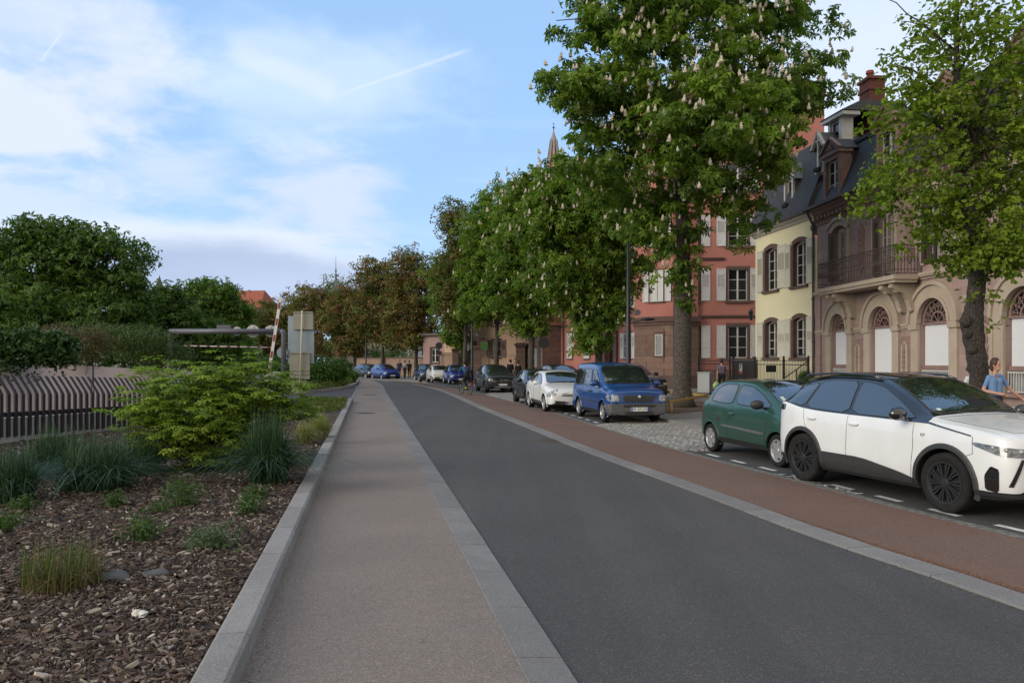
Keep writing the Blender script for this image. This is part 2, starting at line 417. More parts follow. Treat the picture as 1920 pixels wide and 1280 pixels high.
def stones(name, curve, w, z0, z1, mat, length, gap=.012, bev=.012, slope=0.0, side=1):
    "a run of separate kerb stones along a curve; w to the right of the curve"
    L = [0]
    for a, b in zip(curve, curve[1:]): L.append(L[-1]+(b-a).length)
    def at(s):
        s = max(0, min(L[-1]-1e-6, s)); j = int(np.searchsorted(L, s, 'right'))-1; j = min(j, len(curve)-2)
        t = (s-L[j])/max(1e-9, L[j+1]-L[j]); p = curve[j].lerp(curve[j+1], t); d = (curve[j+1]-curve[j]).normalized(); return p, Vector((d.y, -d.x))
    vs = []; fs = []; rn = []; s = 0; rs = np.random.RandomState(len(name))
    while s < L[-1]-.05:
        e = min(s+length*(.94+.12*rs.rand()), L[-1]); (p, a), (q, c) = at(s+gap/2), at(e-gap/2)
        jit = rs.uniform(-.0015, .0015); r = rs.rand(); b = len(vs); bv = bev
        prof = [(0, z0), (0, z1-bv), (bv, z1), (w-bv, z1-slope), (w, z1-slope-bv), (w, z0)]
        for pp, nn, k in ((p, a, 0), (q, c, 1)):
            d = (q-p).normalized()*0
            for u, z in prof: vs.append((pp.x+nn.x*(u*side+jit), pp.y+nn.y*(u*side+jit), z+jit))
        n = len(prof)
        for i in range(n-1): fs.append((b+i, b+i+1, b+n+i+1, b+n+i)); rn.append(r)
        fs.append((b, b+1, b+2, b+5)); rn.append(r); fs.append((b+2, b+3, b+4, b+5)); rn.append(r)
        fs.append((b+n, b+n+1, b+n+2, b+n+5)); rn.append(r); fs.append((b+n+2, b+n+3, b+n+4, b+n+5)); rn.append(r)
        s = e
    V = np.array(vs, float); Fa = np.array(fs); cen = V.reshape(-1, 12, 3).mean(1)[Fa[:, 0]//12]; fc = V[Fa].mean(1)
    nr = np.cross(V[Fa[:, 2]]-V[Fa[:, 0]], V[Fa[:, 3]]-V[Fa[:, 1]]); bad = (nr*(fc-cen)).sum(1) < 0; Fa[bad] = Fa[bad][:, ::-1]
    o = link(name, np_mesh(name, V, Fa, np.array(rn)), mat); tag(o, kind='structure')
    return o

def poly(name, pts, z, mat, thick=.2, kind='structure'):
    m = MB(); m.prism([(p[0], p[1]) for p in pts], lambda u, v, d: (u, v, d), z-thick, z); o = m.build(name, mat); tag(o, kind=kind); return o

gm = MB(); gm.add([(-900, -60, -.06), (900, -60, -.06), (900, 1500, -.06), (-900, 1500, -.06)], [(0, 1, 2, 3)])
tag(gm.build('ground', pmat('ground_far', (.13, .125, .11), .95, col2=(.16, .15, .13), scale=.3)), kind='structure')
ribbon('road', R2c, S1c, 0, 0.0, M_ASPH, n=140)
ribbon('footpath', Lc+Lf[1:], R1c, 0, .024, M_PATH, n=140)
stones('path_edge_strip', R1c, .28, -.1, .030, M_GRAN2, 1.0, slope=.018, bev=.004)
stones('road_edge_strip', S1c, .30, -.1, .020, M_GRAN2, 1.0, bev=.004)
ribbon('cycle_lane', S2c, P1c, 0, .014, M_CYCLE, n=140)
ribbon('parking_edge_line', P1c, offset(P1c, .14), 0, .018, M_COBL, n=140)
P1o = offset(P1c, .14)
ribbon('parking_lane', P1o, offset(P1c, 2.35), 0, .006, M_ASPH2, n=100)
SWc = offset(P1c, 2.35)
stones('pavement_kerb', SWc, .18, -.1, .11, M_GRAN2, 1.0, bev=.01)
# bed beside the path and its raised kerb
KERB_H = .17
stones('planting_bed_kerb', [p for p in Lc], .20, -.1, KERB_H, M_GRAN, 1.0, bev=.022, side=-1)
# far bit of low kerb where the driveway crosses
stones('driveway_kerb', Lf[:max(4, int(len(Lf)*.45))], .15, -.1, .035, M_GRAN2, 1.0, side=-1)
bed = [(-1.0, -6)]+[(p.x-.20, p.y) for p in Lc[8:]]+[(G(640, 753).x-.6, 35.0), (-12.0, 35.2), (-14.5, 30), (-12.0, 12), (-12, -6)]
M_MULCH = aggmat('bark_mulch_bed', ((.020, .013, .010), (.050, .034, .027), (.10, .08, .065)), 38, .9, .95, (.7, 1))
poly('planting_bed', bed, .125, M_MULCH)
# driveway into the ramp
dw = [(-30, 37.2), (-16, 35.7), (-9, 35.5), (lineL(35).x-.15, 35.1), (lineL(45).x-.15, 45), (lineL(52).x-.15, 52)]+[tuple(G(*q).xy) for q in ((652, 725.5), (625, 732), (590, 737), (560, 741))]+[(-22, 42), (-30, 42)]
poly('driveway', dw, -.004, M_ASPH)
# second island with its curved kerb
isl = gpx([(665, 713.5), (668, 717.5), (662, 722.5), (645, 728), (615, 733), (580, 736.5), (540, 739)])
islc = cr([G(640, 709.8).xy, G(656, 711).xy]+isl+[Vector((-20, 43)), Vector((-26, 42.6))], .5)
poly('island_bed', [tuple(p) for p in islc]+[(-60, 42), (-60, 95), (-19, 95)], .13, pmat('island_soil', (.10, .085, .06), .95, col2=(.13, .12, .07), scale=2))
stones('island_kerb', islc, .18, -.1, .16, M_GRAN, 1.0, bev=.02, side=-1)
# pavement on the far side and tree pits / cobbled bays
tag(poly('pavement', [tuple(p) for p in offset(P1c, 2.53)]+[tuple(G(760, 714.6).xy), (-34, 95), (-40, 120), (60, 120), (60, -6)], .10, M_PAVE), kind='structure')
def settmat(name):
    m = bpy.data.materials.new(name); m.use_nodes = True; t = NT(m.node_tree); out = t.a('OutputMaterial'); b = t.a('BsdfPrincipled'); t.l.new(b.outputs[0], out.inputs[0])
    o = t.a('TexCoord').outputs['Object']; mp = t.a('Mapping'); t.l.new(o, mp.inputs[0]); mp.inputs['Rotation'].default_value = (0, 0, R(12)); mp.inputs['Scale'].default_value = (1, 1.25, 0)
    v1 = t.a('TexVoronoi', feature='DISTANCE_TO_EDGE'); v2 = t.a('TexVoronoi')
    for v in (v1, v2): t.l.new(mp.outputs[0], v.inputs['Vector']); v.inputs['Scale'].default_value = 7.5; v.inputs['Randomness'].default_value = .62
    sp = t.a('SeparateColor'); t.l.new(v2.outputs['Color'], sp.inputs[0]); c = t.mix(sp.outputs[0], (.26, .24, .215, 1), (.47, .45, .41, 1))
    c = t.mix(t.mr(t.noise(o, 1.1, 5, .7), .4, .7, 0, .45), c, (.20, .185, .16, 1)); c = t.mix(t.mr(v1.outputs[0], .03, .11, .85, 0), c, (.075, .07, .06, 1))
    t.l.new(c, b.inputs['Base Color']); b.inputs['Roughness'].default_value = .85; bp = t.a('Bump'); bp.inputs['Strength'].default_value = .9; bp.inputs['Distance'].default_value = .02
    t.l.new(t.mr(v1.outputs[0], 0, .2), bp.inputs['Height']); t.l.new(bp.outputs[0], b.inputs['Normal']); MATS[name] = m; return m
M_SETTS = settmat('paving_setts')
poly('cobbled_bay', [tuple(p) for p in gpx([(1115, 797.3), (1271, 844.5), (1345, 846), (1345, 772), (1262, 781)])], .022, M_SETTS)
poly('cobbled_bay_far', [tuple(p) for p in gpx([(908, 739.6), (972, 756.3), (1000, 748), (960, 735.5), (920, 737)])], .022, M_SETTS)
poly('tree_pit', [tuple(p) for p in (G(1262, 781).xy, G(1345, 773).xy, Vector((9.4, 31)), Vector((7.0, 33.5)), Vector((3.6, 29.2)))], .12, pmat('pit_soil', (.075, .045, .032), .95, col2=(.12, .08, .05), scale=6, bump=.6))
poly('tree_pit_near', [(7.4, 12.8), (9.4, 12.2), (10.2, 16.6), (8.2, 17.2)], .12, MATS['pit_soil'])
# crisp things on the parking lane: white dashes and lettering
M_PAINT = pmat('road_paint', (.62, .62, .60), .8, col2=(.42, .42, .40), scale=14, amt=.5)
def curve_at(c, Y):
    for a, b in zip(c, c[1:]):
        if a.y <= Y <= b.y or b.y <= Y <= a.y:
            t = (Y-a.y)/((b.y-a.y) or 1); return a.lerp(b, t), (b-a).normalized()
    return c[-1], (c[-1]-c[-2]).normalized()
dm = MB()
Y = 6.2
while Y < 16.6:
    p, d = curve_at(P1o, Y); nr = Vector((d.y, -d.x)); a = p+nr*.17; b = a+d*.46; w = nr*.10
    dm.add([(*q, .0115) for q in (a, a+w, b+w, b)], [(0, 1, 2, 3)]); Y += .93
Y = 21.6
while Y < 36:
    p, d = curve_at(P1o, Y); nr = Vector((d.y, -d.x)); a = p+nr*.17; b = a+d*.46; w = nr*.10
    dm.add([(*q, .0115) for q in (a, a+w, b+w, b)], [(0, 1, 2, 3)]); Y += .95
tag(dm.build('road_markings', M_PAINT, fix=True), kind='structure')
def text(name, body, size, mat, loc, rot, parent=None, depth=.0, sx=1.0, align='CENTER'):
    cu = bpy.data.curves.new(name, 'FONT'); cu.body = body; cu.size = size; cu.extrude = depth; cu.align_x = align; cu.align_y = 'CENTER'; cu.space_character = 1.05
    o = bpy.data.objects.new(name+'_tmp', cu); COL.objects.link(o)
    dg = bpy.context.evaluated_depsgraph_get(); me = bpy.data.meshes.new_from_object(o.evaluated_get(dg)); COL.objects.unlink(o); bpy.data.objects.remove(o)
    me.transform(Matrix.Diagonal((sx, 1, 1, 1))); me.materials.clear()
    o = link(name, me, mat, parent); o.location = loc; o.rotation_euler = rot; return o
p, d = curve_at(P1o, 11.5); nr = Vector((d.y, -d.x))
tt = text('parking_lettering', 'PAYANT', .20, M_PAINT, (p.x+nr.x*.045, p.y+nr.y*.045, .0117), (0, 0, atan2(-d.y, -d.x)+pi), sx=2.6)
tt.rotation_euler = (0, 0, atan2(d.y, d.x)); tag(tt, kind='structure')
tt.location = (p.x+nr.x*.09, p.y+nr.y*.09, .0117)
# manhole covers
M_IRON = pmat('cast_iron', (.05, .045, .04), .7, col2=(.09, .07, .05), scale=20, bump=.5)
def manhole(c, r, z, label):
    m = MB(); m.lathe([(0.001, z), (r, z), (r, z-.02)], 28, (c.x, c.y, 0)); m.lathe([(r+.012, z+.001), (r+.05, z+.001), (r+.05, z-.02)], 28, (c.x, c.y, 0))
    for i in range(-3, 4):
        w = sqrt(max(0, 1-(i/3.6)**2))*r*.85; m.box(c.x-w, c.x+w, c.y+i*r*.24-.012, c.y+i*r*.24+.012, z, z+.004)
    o = m.build('manhole_cover', M_IRON); tag(o, label, 'manhole cover')
manhole(G(1030, 826), .27, .006, 'round iron manhole cover set in the dark asphalt near the right edge strip')
manhole(G(684, 774.5, .02), .30, .030, 'round iron cover in the brown gravel path, the nearer one')
manhole(G(694, 740, .02), .34, .030, 'pale round cover in the gravel path near its far end')

# ================================================================== cars
def paint(name, col, metal=0.0, rough=.32, coat=1.0, flake=0.0):
    return pmat('paint_'+name, col, rough, col2=tuple(c*.9 for c in col), scale=3, amt=.8, metal=metal, coat=coat*.7, dirt=.12, spec=.35)
M_RUB = pmat('tyre_rubber', (.010, .010, .010), .9, spec=.2, col2=(.022, .021, .020), scale=9, bump=.2)
M_PLAS = pmat('black_plastic', (.022, .022, .023), .6, col2=(.03, .03, .03), scale=12, bump=.15, bscale=200)
M_GPLAS = pmat('grey_plastic', (.07, .07, .072), .65, col2=(.09, .09, .09), scale=8)
M_GLOSSBLK = pmat('gloss_black', (.008, .008, .009), .12, coat=1.0)
M_SEAM = pmat('panel_gap', (.012, .012, .012), .9)
M_ALU = pmat('alloy_silver', (.42, .42, .43), .35, metal=.6)
M_DKALU = pmat('alloy_dark', (.025, .025, .027), .4, metal=.2)
M_CHROME = pmat('chrome', (.6, .6, .6), .12, metal=1.0)
M_LENS = pmat('lamp_lens', (.38, .39, .40), .08, col2=(.12, .13, .14), scale=16, amt=.3, coat=1.0)
M_LENSD = pmat('lamp_lens_dark', (.05, .052, .056), .05, col2=(.16, .17, .18), scale=22, amt=.25, coat=1.0)
M_REDLENS = pmat('tail_lens', (.20, .008, .008), .1, coat=1.0)
M_PLATE = pmat('plate_white', (.62, .62, .60), .5, dirt=.2)
M_PLATEB = pmat('plate_blue', (.02, .06, .28), .5)
M_INK = pmat('plate_ink', (.012, .012, .012), .7)
M_STICK = pmat('paper_sticker', (.55, .6, .52), .7)
def carglass(name, tint, rough=.02):
    if name in MATS: return MATS[name]
    m = bpy.data.materials.new(name); m.use_nodes = True; t = NT(m.node_tree); out = t.a('OutputMaterial')
    b = t.a('BsdfPrincipled'); b.inputs['Base Color'].default_value = (*tint, 1); b.inputs['Roughness'].default_value = rough
    b.inputs['IOR'].default_value = 2.3; b.inputs['Coat Weight'].default_value = .5; b.inputs['Coat Roughness'].default_value = .02
    t.l.new(b.outputs[0], out.inputs[0]); MATS[name] = m; return m
M_CGLASS = carglass('car_glass', (.012, .016, .018))

def smooth_cols(A, n=90):
    A = np.array(A, float); xs = A[:, 0][::-1]
    u = np.linspace(0, 1, n); u = .5-.5*np.cos(pi*u); u = .6*u+.4*np.linspace(0, 1, n)
    X = xs[0]+(xs[-1]-xs[0])*u; cols = [X]
    for j in range(1, A.shape[1]):
        y = A[:, j][::-1]; h = np.diff(xs); d = np.diff(y)/h; m = np.zeros(len(xs))
        for i in range(1, len(xs)-1):
            if d[i-1]*d[i] > 0:
                w1 = 2*h[i]+h[i-1]; w2 = h[i]+2*h[i-1]; m[i] = (w1+w2)/(w1/d[i-1]+w2/d[i])
        m[0], m[-1] = d[0], d[-1]
        k = np.clip(np.searchsorted(xs, X, 'right')-1, 0, len(xs)-2); t = (X-xs[k])/h[k]
        cols.append((2*t**3-3*t**2+1)*y[k]+(t**3-2*t**2+t)*h[k]*m[k]+(-2*t**3+3*t**2)*y[k+1]+(t**3-t**2)*h[k]*m[k+1])
    return np.array(cols).T[::-1]

def body_mesh(st, wheels, Rw, Ra, crown=.03, roof_from=None, wmax=.85, mats=()):
    C = smooth_cols(st); rings = []; JB = 7
    for x, zb, zl, zt, w, wt in C:
        g = max(.02, zt-zl); r = min(.11, g*.55); h = zl-zb; hi = min(1.0, g/.3)
        p = [(0, zb), (w*.75, zb), (w*.93, zb+.03), (w*.985, zb+h*.17), (w, zb+h*.42), (w*.992, zb+h*.62), (w*.985, zb+h*.80), (w*.965, zb+h*.93)]
        p += [(w*.945, zl)]
        wa = w*.93; wb = wt+.035
        for t in (.25, .5, .75): p.append((wa+(wb-wa)*t+.012*sin(pi*t)*hi, zl+.006+(g-r)*t))
        p += [(wb, zt-r), (wt-.005, zt-r*.38), (wt-.07, zt-r*.08), (wt*.66, zt+crown*.35), (wt*.33, zt+crown*.85), (0, zt+crown)]
        ring = [(x, y, z) for y, z in p]+[(x, -y, z) for y, z in reversed(p[1:-1])]
        rings.append(ring)
    n = len(rings[0]); nh = len(p); v = [q for r in rings for q in r]; f = []; mi = []
    for i in range(len(rings)-1):
        for j in range(n):
            f.append((i*n+j, i*n+(j+1) % n, (i+1)*n+(j+1) % n, (i+1)*n+j))
            jj = j if j < nh-1 else n-1-j
            xm = (rings[i][0][0]+rings[i+1][0][0])/2
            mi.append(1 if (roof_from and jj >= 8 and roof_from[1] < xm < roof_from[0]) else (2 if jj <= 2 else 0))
    f.append(tuple(range(n))); mi.append(0); f.append(tuple((len(rings)-1)*n+j for j in reversed(range(n)))); mi.append(0)
    me = bpy.data.meshes.new('car_body'); me.from_pydata(v, [], f); me.polygons.foreach_set('material_index', mi)
    bm = bmesh.new(); bm.from_mesh(me); bmesh.ops.recalc_face_normals(bm, faces=bm.faces); bm.to_mesh(me); bm.free()
    for _ in range(3): me.materials.append(None)
    o = bpy.data.objects.new('tmp_body', me); COL.objects.link(o); cut = []
    for wx in wheels:
        for sd in (1, -1):
            m = MB(); y0, y1 = sd*(wmax-.30), sd*(wmax+.3)
            m.prism([(wx+Ra*cos(2*pi*k/48), Rw+Ra*sin(2*pi*k/48)) for k in range(48)], lambda a, b, d: (a, d, b), y0, y1)
            c = m.build('tmp_cut', []); cut.append(c); md = o.modifiers.new('b', 'BOOLEAN'); md.operation = 'DIFFERENCE'; md.solver = 'EXACT'; md.object = c
    dg = bpy.context.evaluated_depsgraph_get(); dg.update(); new = bpy.data.meshes.new_from_object(o.evaluated_get(dg))
    for c in cut+[o]: COL.objects.unlink(c); bpy.data.objects.remove(c)
    vs = new.vertices
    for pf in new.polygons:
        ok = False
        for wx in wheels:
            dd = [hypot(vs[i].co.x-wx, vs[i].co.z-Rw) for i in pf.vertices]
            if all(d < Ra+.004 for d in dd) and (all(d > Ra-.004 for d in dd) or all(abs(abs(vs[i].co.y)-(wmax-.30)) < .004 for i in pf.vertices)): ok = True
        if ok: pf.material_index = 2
    new.polygons.foreach_set('use_smooth', [True]*len(new.polygons)); new.set_sharp_from_angle(angle=R(33))
    
    for i in range(3): new.materials[i] = mats[i]
    return new

AX = {'side': lambda s, a, b: (Vector((a, 4*s, b)), Vector((0, -s, 0))),
      'front': lambda s, a, b: (Vector((6, a, b)), Vector((-1, 0, 0))),
      'rear': lambda s, a, b: (Vector((-6, a, b)), Vector((1, 0, 0))),
      'top': lambda s, a, b: (Vector((a, b, 5)), Vector((0, 0, -1)))}
CB = [1.5, .4]
def corner(ang):
    def fn(s, a, b):
        c, q = cos(R(ang)), sin(R(ang))*s
        return Vector((CB[0]*(1 if c > 0 else -1), CB[1]*s, 0))+Vector((c, q, 0))*5+Vector((-q, c, 0))*a*s+Vector((0, 0, b)), Vector((-c, -q, 0))
    return fn
def rounded(poly, it=2):
    for _ in range(it):
        r_ = .13 if _ == 0 else .25
        q = []
        for i in range(len(poly)):
            a, b = poly[i], poly[(i+1) % len(poly)]
            q += [(a[0]*(1-r_)+b[0]*r_, a[1]*(1-r_)+b[1]*r_), (a[0]*r_+b[0]*(1-r_), a[1]*r_+b[1]*(1-r_))]
        poly = q
    return poly
def proj(mb, bvh, poly, ax, s=1, off=.004, rnd=1, grid=.07, depth=.012):
    "lay a shaped plate of real thickness on the body"
    fn = AX[ax] if isinstance(ax, str) else ax
    if rnd: poly = rounded(poly, rnd)
    bm = bmesh.new(); bm.faces.new([bm.verts.new((a, b, 0)) for a, b in poly])
    bmesh.ops.triangulate(bm, faces=bm.faces[:]) if len(poly) > 14 else None
    xs = [p[0] for p in poly]; ys = [p[1] for p in poly]
    for k in range(1, int((max(xs)-min(xs))/grid)+1): bmesh.ops.bisect_plane(bm, geom=bm.verts[:]+bm.edges[:]+bm.faces[:], plane_co=(min(xs)+k*grid, 0, 0), plane_no=(1, 0, 0))
    for k in range(1, int((max(ys)-min(ys))/grid)+1): bmesh.ops.bisect_plane(bm, geom=bm.verts[:]+bm.edges[:]+bm.faces[:], plane_co=(0, min(ys)+k*grid, 0), plane_no=(0, 1, 0))
    bm.verts.ensure_lookup_table(); bm.verts.index_update(); V = []; U = []
    for v in bm.verts:
        o, d = fn(s, v.co.x, v.co.y); h = bvh.ray_cast(o, d)[0]
        if h is None: h = bvh.find_nearest(o+d*(o.length-1.0))[0]
        V.append(h-d*off); U.append(h+d*depth)
    n = len(V); fs = [tuple(v.index for v in f.verts) for f in bm.faces]; flip = (s == -1)
    for e in bm.edges:
        if len(e.link_faces) == 1:
            a, b = e.verts[0].index, e.verts[1].index; fs.append((a, b, n+b, n+a))
    mb.add(V+U, fs); bm.free(); return mb
def seam(mb, bvh, pts, ax, s=1, w=.012, off=.0025, closed=False):
    fn = AX[ax] if isinstance(ax, str) else ax
    P_ = []; pts = list(pts)+([pts[0]] if closed else [])
    for a, b in zip(pts, pts[1:]):
        L = hypot(b[0]-a[0], b[1]-a[1]); n = max(1, int(L/.06))
        for k in range(n): P_.append((a[0]+(b[0]-a[0])*k/n, a[1]+(b[1]-a[1])*k/n))
    P_.append(pts[-1]); H = []
    for q in P_:
        o, d = fn(s, *q); h = bvh.ray_cast(o, d)[0]
        if h is not None: H.append(h-d*off)
    if len(H) > 1: mb.tube(H, w/2, 5)
    return mb
def wheel_parts(Rw, tw, rimr, spokes, style, rimmat):
    t = MB(); r = rimr; t.lathe([(r-.012, -tw*.35), (r, -tw*.47), (Rw*.90, -tw*.5), (Rw*.975, -tw*.44), (Rw, -tw*.28), (Rw, 0), (Rw, tw*.28), (Rw*.975, tw*.44), (Rw*.90, tw*.5), (r, tw*.47), (r-.012, tw*.35)], 40, axis='y')
    for k in range(0):
        pass
    d = MB(); d.lathe([(0.001, -tw*.30), (r-.01, -tw*.25), (r-.002, -tw*.44), (r+.004, -tw*.47), (r-.02, -tw*.44), (r-.03, -tw*.2), (0.001, -tw*.05)], 40, axis='y')
    # inner barrel is dark; the spokes stand in front of it
    d.m = [1]*len(d.m); d.mat(0)
    d.lathe([(r+.006, -tw*.40), (r+.006, -tw*.49), (r-.012, -tw*.485), (r-.03, -tw*.36)], 40, axis='y')
    y0, y1 = -tw*.26, -tw*.44
    for k in range(spokes):
        a = 2*pi*k/spokes+.2
        def pr(pts):
            d.prism(pts, lambda u, v, q: (u*cos(a)-v*sin(a), q, u*sin(a)+v*cos(a)), y0, y1)
        if style == 'twin':
            pr([(.045, -.012), (r-.015, -.030), (r-.015, -.008), (.045, 0.0)]); pr([(.045, .004), (r-.015, .012), (r-.015, .034), (.045, .016)])
        elif style == 'star':
            pr([(.03, -.035), (r*.55, -.055), (r-.02, -.028), (r-.02, .028), (r*.55, .055), (.03, .035)])
        else:
            pr([(.03, -.03), (r-.012, -.022), (r-.012, .022), (.03, .03)])
    d.lathe([(.001, -tw*.47), (.045, -tw*.465), (.055, -tw*.42), (.055, -tw*.2)], 20, axis='y')
    return t.mesh('wheel'), d.mesh('rim')

def make_car(name, label, T, paintmat, loc, rz, cat='car', group='cars parked along the street', scale=(1, 1, 1), roof=None, wheel=None, detail=True, plate=None, mirror=None):
    sx, sy, sz = scale
    st = [(a*sx, zb*sz, zl*sz, zt*sz, w*sy, wt*sy) for a, zb, zl, zt, w, wt in T['st']]
    CB[0] = st[0][0]-.62; CB[1] = max(q[4] for q in st)-.52; wx = [w*sx for w in T['wheels']]; Rw = T['Rw']; Ra = Rw+T.get('gap', .055); wm = max(q[4] for q in st)
    rf = T.get('rf') if roof is not None else None
    rf = (rf[0]*sx, rf[1]*sx) if rf else None
    bmh = body_mesh(st, wx, Rw, Ra, T.get('crown', .03), rf, wm, [paintmat, roof or paintmat, M_DARK])
    root = empty(name, loc, rz); tag(root, label, cat, group)
    body = link('body', bmh, [paintmat, roof or paintmat, M_DARK], root)
    bv = BVHTree.FromPolygons([v.co.copy() for v in bmh.vertices], [tuple(p.vertices) for p in bmh.polygons])
    q = lambda poly: [(a*sx, b*sz) for a, b in poly]
    qf = lambda poly: [(a*sy, b*sz) for a, b in poly]
    qt = lambda poly: [(a*sx, b*sy) for a, b in poly]
    # windows
    for poly in T['side_glass']:
        for s in (1, -1):
            m = MB(); proj(m, bv, q(poly), 'side', s, .006, T.get('gr', 2)); g = m.build('side_window', M_CGLASS, root, smooth=False)
            g.data.polygons.foreach_set('use_smooth', [True]*len(g.data.polygons)); g.data.set_sharp_from_angle(angle=R(40))
            if detail:
                k = MB(); seam(k, bv, rounded(q(poly), T.get('gr', 2)), 'side', s, T.get('sw', .018), .004, closed=True); k.build('window_seal', T.get('sealmat', M_PLAS), g)
    m = MB(); proj(m, bv, qt(T['screen']), 'top', 1, .007, 1); ws = m.build('windscreen', M_CGLASS, root, smooth=True); ws.data.set_sharp_from_angle(angle=R(40))
    if detail:
        k = MB(); seam(k, bv, rounded(qt(T['screen']), 1), 'top', 1, .02, .004, closed=True); k.build('windscreen_seal', M_PLAS, ws)
        wb = T['screen']; x0 = max(p[0] for p in wb)*sx
        for y0, y1 in ((.02, .52), (-.52, .0)):
            k = MB(); pts = []
            for t in range(7):
                yy = (y0+(y1-y0)*t/6)*sy; o = Vector((x0-.02-.045*t/6, yy, 5)); h = bv.ray_cast(o, Vector((0, 0, -1)))[0]; pts.append(h+Vector((0, 0, .022)))
            k.tube(pts, .008, 5); k.build('wiper', M_PLAS, root)
    m = MB(); proj(m, bv, qf(T['rear_glass']), 'rear', 1, .006, 1); m.build('rear_window', M_CGLASS, root, smooth=False)
    # trims: (part name, material, axis, polygon, offset, both sides)
    for nm, mt, ax, pl, off, both in T.get('trim', []):
        mt = paintmat if mt == 'paint' else mt
        pl2 = {'side': q, 'front': qf, 'rear': qf, 'top': qt}[ax](pl) if isinstance(ax, str) else [(a*sy, b*sz) for a, b in pl]
        for s in ((1, -1) if both else (1,)):
            m = MB()
            if both and ax in ('front', 'rear', 'top'): pp = [(a*s, b) for a, b in pl2] if ax != 'top' else [(a, b*s) for a, b in pl2]; proj(m, bv, pp, ax, 1, off)
            else: proj(m, bv, pl2, ax, s, off, T.get('rnd', {}).get(nm, 1))
            o = m.build(nm, mt, root); o.data.polygons.foreach_set('use_smooth', [True]*len(o.data.polygons)); o.data.set_sharp_from_angle(angle=R(35))
    if detail:
        for pts in T.get('seams', []):
            for s in (1, -1): k = MB(); seam(k, bv, q(pts), 'side', s, .007, .0); k.build('door_gap', M_SEAM, body)
        for pts in T.get('top_seams', []): k = MB(); seam(k, bv, qt(pts), 'top', 1, .006, .0); k.build('bonnet_gap', M_SEAM, body)
    # arch lips
    if T.get('arch'):
        aw, amat = T['arch']; amat = paintmat if amat == 'paint' else amat
        for w_ in wx:
            for s in (1, -1):
                a0, a1 = -.32, pi+.32; m = MB(); n = 26; prev = None; vs = []
                for k in range(n+1):
                    a = a0+(a1-a0)*k/n
                    row = []
                    for rr, of in ((Ra-.006, -.02), (Ra-.006, .016), (Ra+aw*.6, .016), (Ra+aw, .004), (Ra+aw, -.02)):
                        X, Z = w_+rr*cos(a), Rw+rr*sin(a); o, d = AX['side'](s, X, Z); rq = max(rr, Ra+.01)
                        o2, _ = AX['side'](s, w_+rq*cos(a), Rw+rq*sin(a)); h = bv.ray_cast(o2, d)[0]
                        yy = abs(h.y) if h is not None and abs(h.y) > wm*.8 else wm*.93
                        row.append((X, s*(yy+of), Z))
                    vs += row
                fs = [(k*5+j, k*5+j+1, k*5+5+j+1, k*5+5+j) for k in range(n) for j in range(4)]
                m.add(vs, fs); m.build('wheel_arch', amat, root, smooth=False)
    # wheels
    W_ = wheel or T['wheel']; key = ('wheel', Rw)+tuple(str(a) for a in W_)
    if key not in MATS: MATS[key] = wheel_parts(Rw, T.get('tw', .2), *W_)
    tm, rm = MATS[key]
    for w_ in wx:
        for s in (1, -1):
            wh = link('wheel', tm, M_RUB, root, smooth=True); wh.location = (w_, s*(wm-T.get('tw', .2)*.5-.012), Rw); wh.rotation_euler = (0, random.random(), 0) if s == -1 else (0, random.random(), pi)
            if s == 1: wh.rotation_euler = (0, 0, pi)
            r_ = link('rim', rm, [W_[3], M_DARK], wh, smooth=False)
    # mirrors
    mx, mz, my = T['mirror'][0]*sx, T['mirror'][1]*sz, T['mirror'][2]*sy
    for s in (1, -1):
        m = MB(); m.ball((mx-.01, s*(my+.12), mz+.04), (.085, .125, .085), 14, 10); m.bar((mx+.02, s*(my-.03), mz-.03), (mx+.01, s*(my+.08), mz+.01), .05, .035)
        mo = m.build('wing_mirror', mirror or paintmat, root, smooth=True)
        g = MB(); g.ball((mx-.06, s*(my+.12), mz+.04), (.028, .085, .055), 12, 8); g.build('mirror_glass', M_CGLASS, mo, smooth=True)
    for hx, hz in T.get('handles', []):
        for s in (1, -1):
            o, d = AX['side'](s, hx*sx, hz*sz); h = bv.ray_cast(o, d)[0]
            m = MB(); m.ball((h.x, h.y+s*.016, h.z), (.10, .022, .022), 12, 8); m.build('door_handle', T.get('handlemat') or paintmat, root, smooth=True)
    # plates
    for end in ('front', 'rear'):
        pz = T['plate_z'][0 if end == 'front' else 1]*sz; o, d = AX[end](1, 0, pz); h = bv.ray_cast(o, d)[0]
        if h is None: continue
        e = -d.x; m = MB(); h = Vector((h.x+e*T.get('po', .012), h.y, h.z)); m.box(h.x+e*.0, h.x+e*.03, -.26, .26, pz-.055, pz+.055); pl = m.build('number_plate', M_PLATE, root)
        
        for a_ in (-.262, .222): k = MB(); k.box(h.x+e*.031, h.x+e*.033, e*a_, e*(a_+.04), pz-.053, pz+.053); k.build('plate_band', M_PLATEB, pl)
        if plate: tx = text('plate_number', plate, .10, M_INK, (h.x+e*.0325, 0, pz), (pi/2, 0, pi/2*e), pl, sx=.86)
    return root, bv

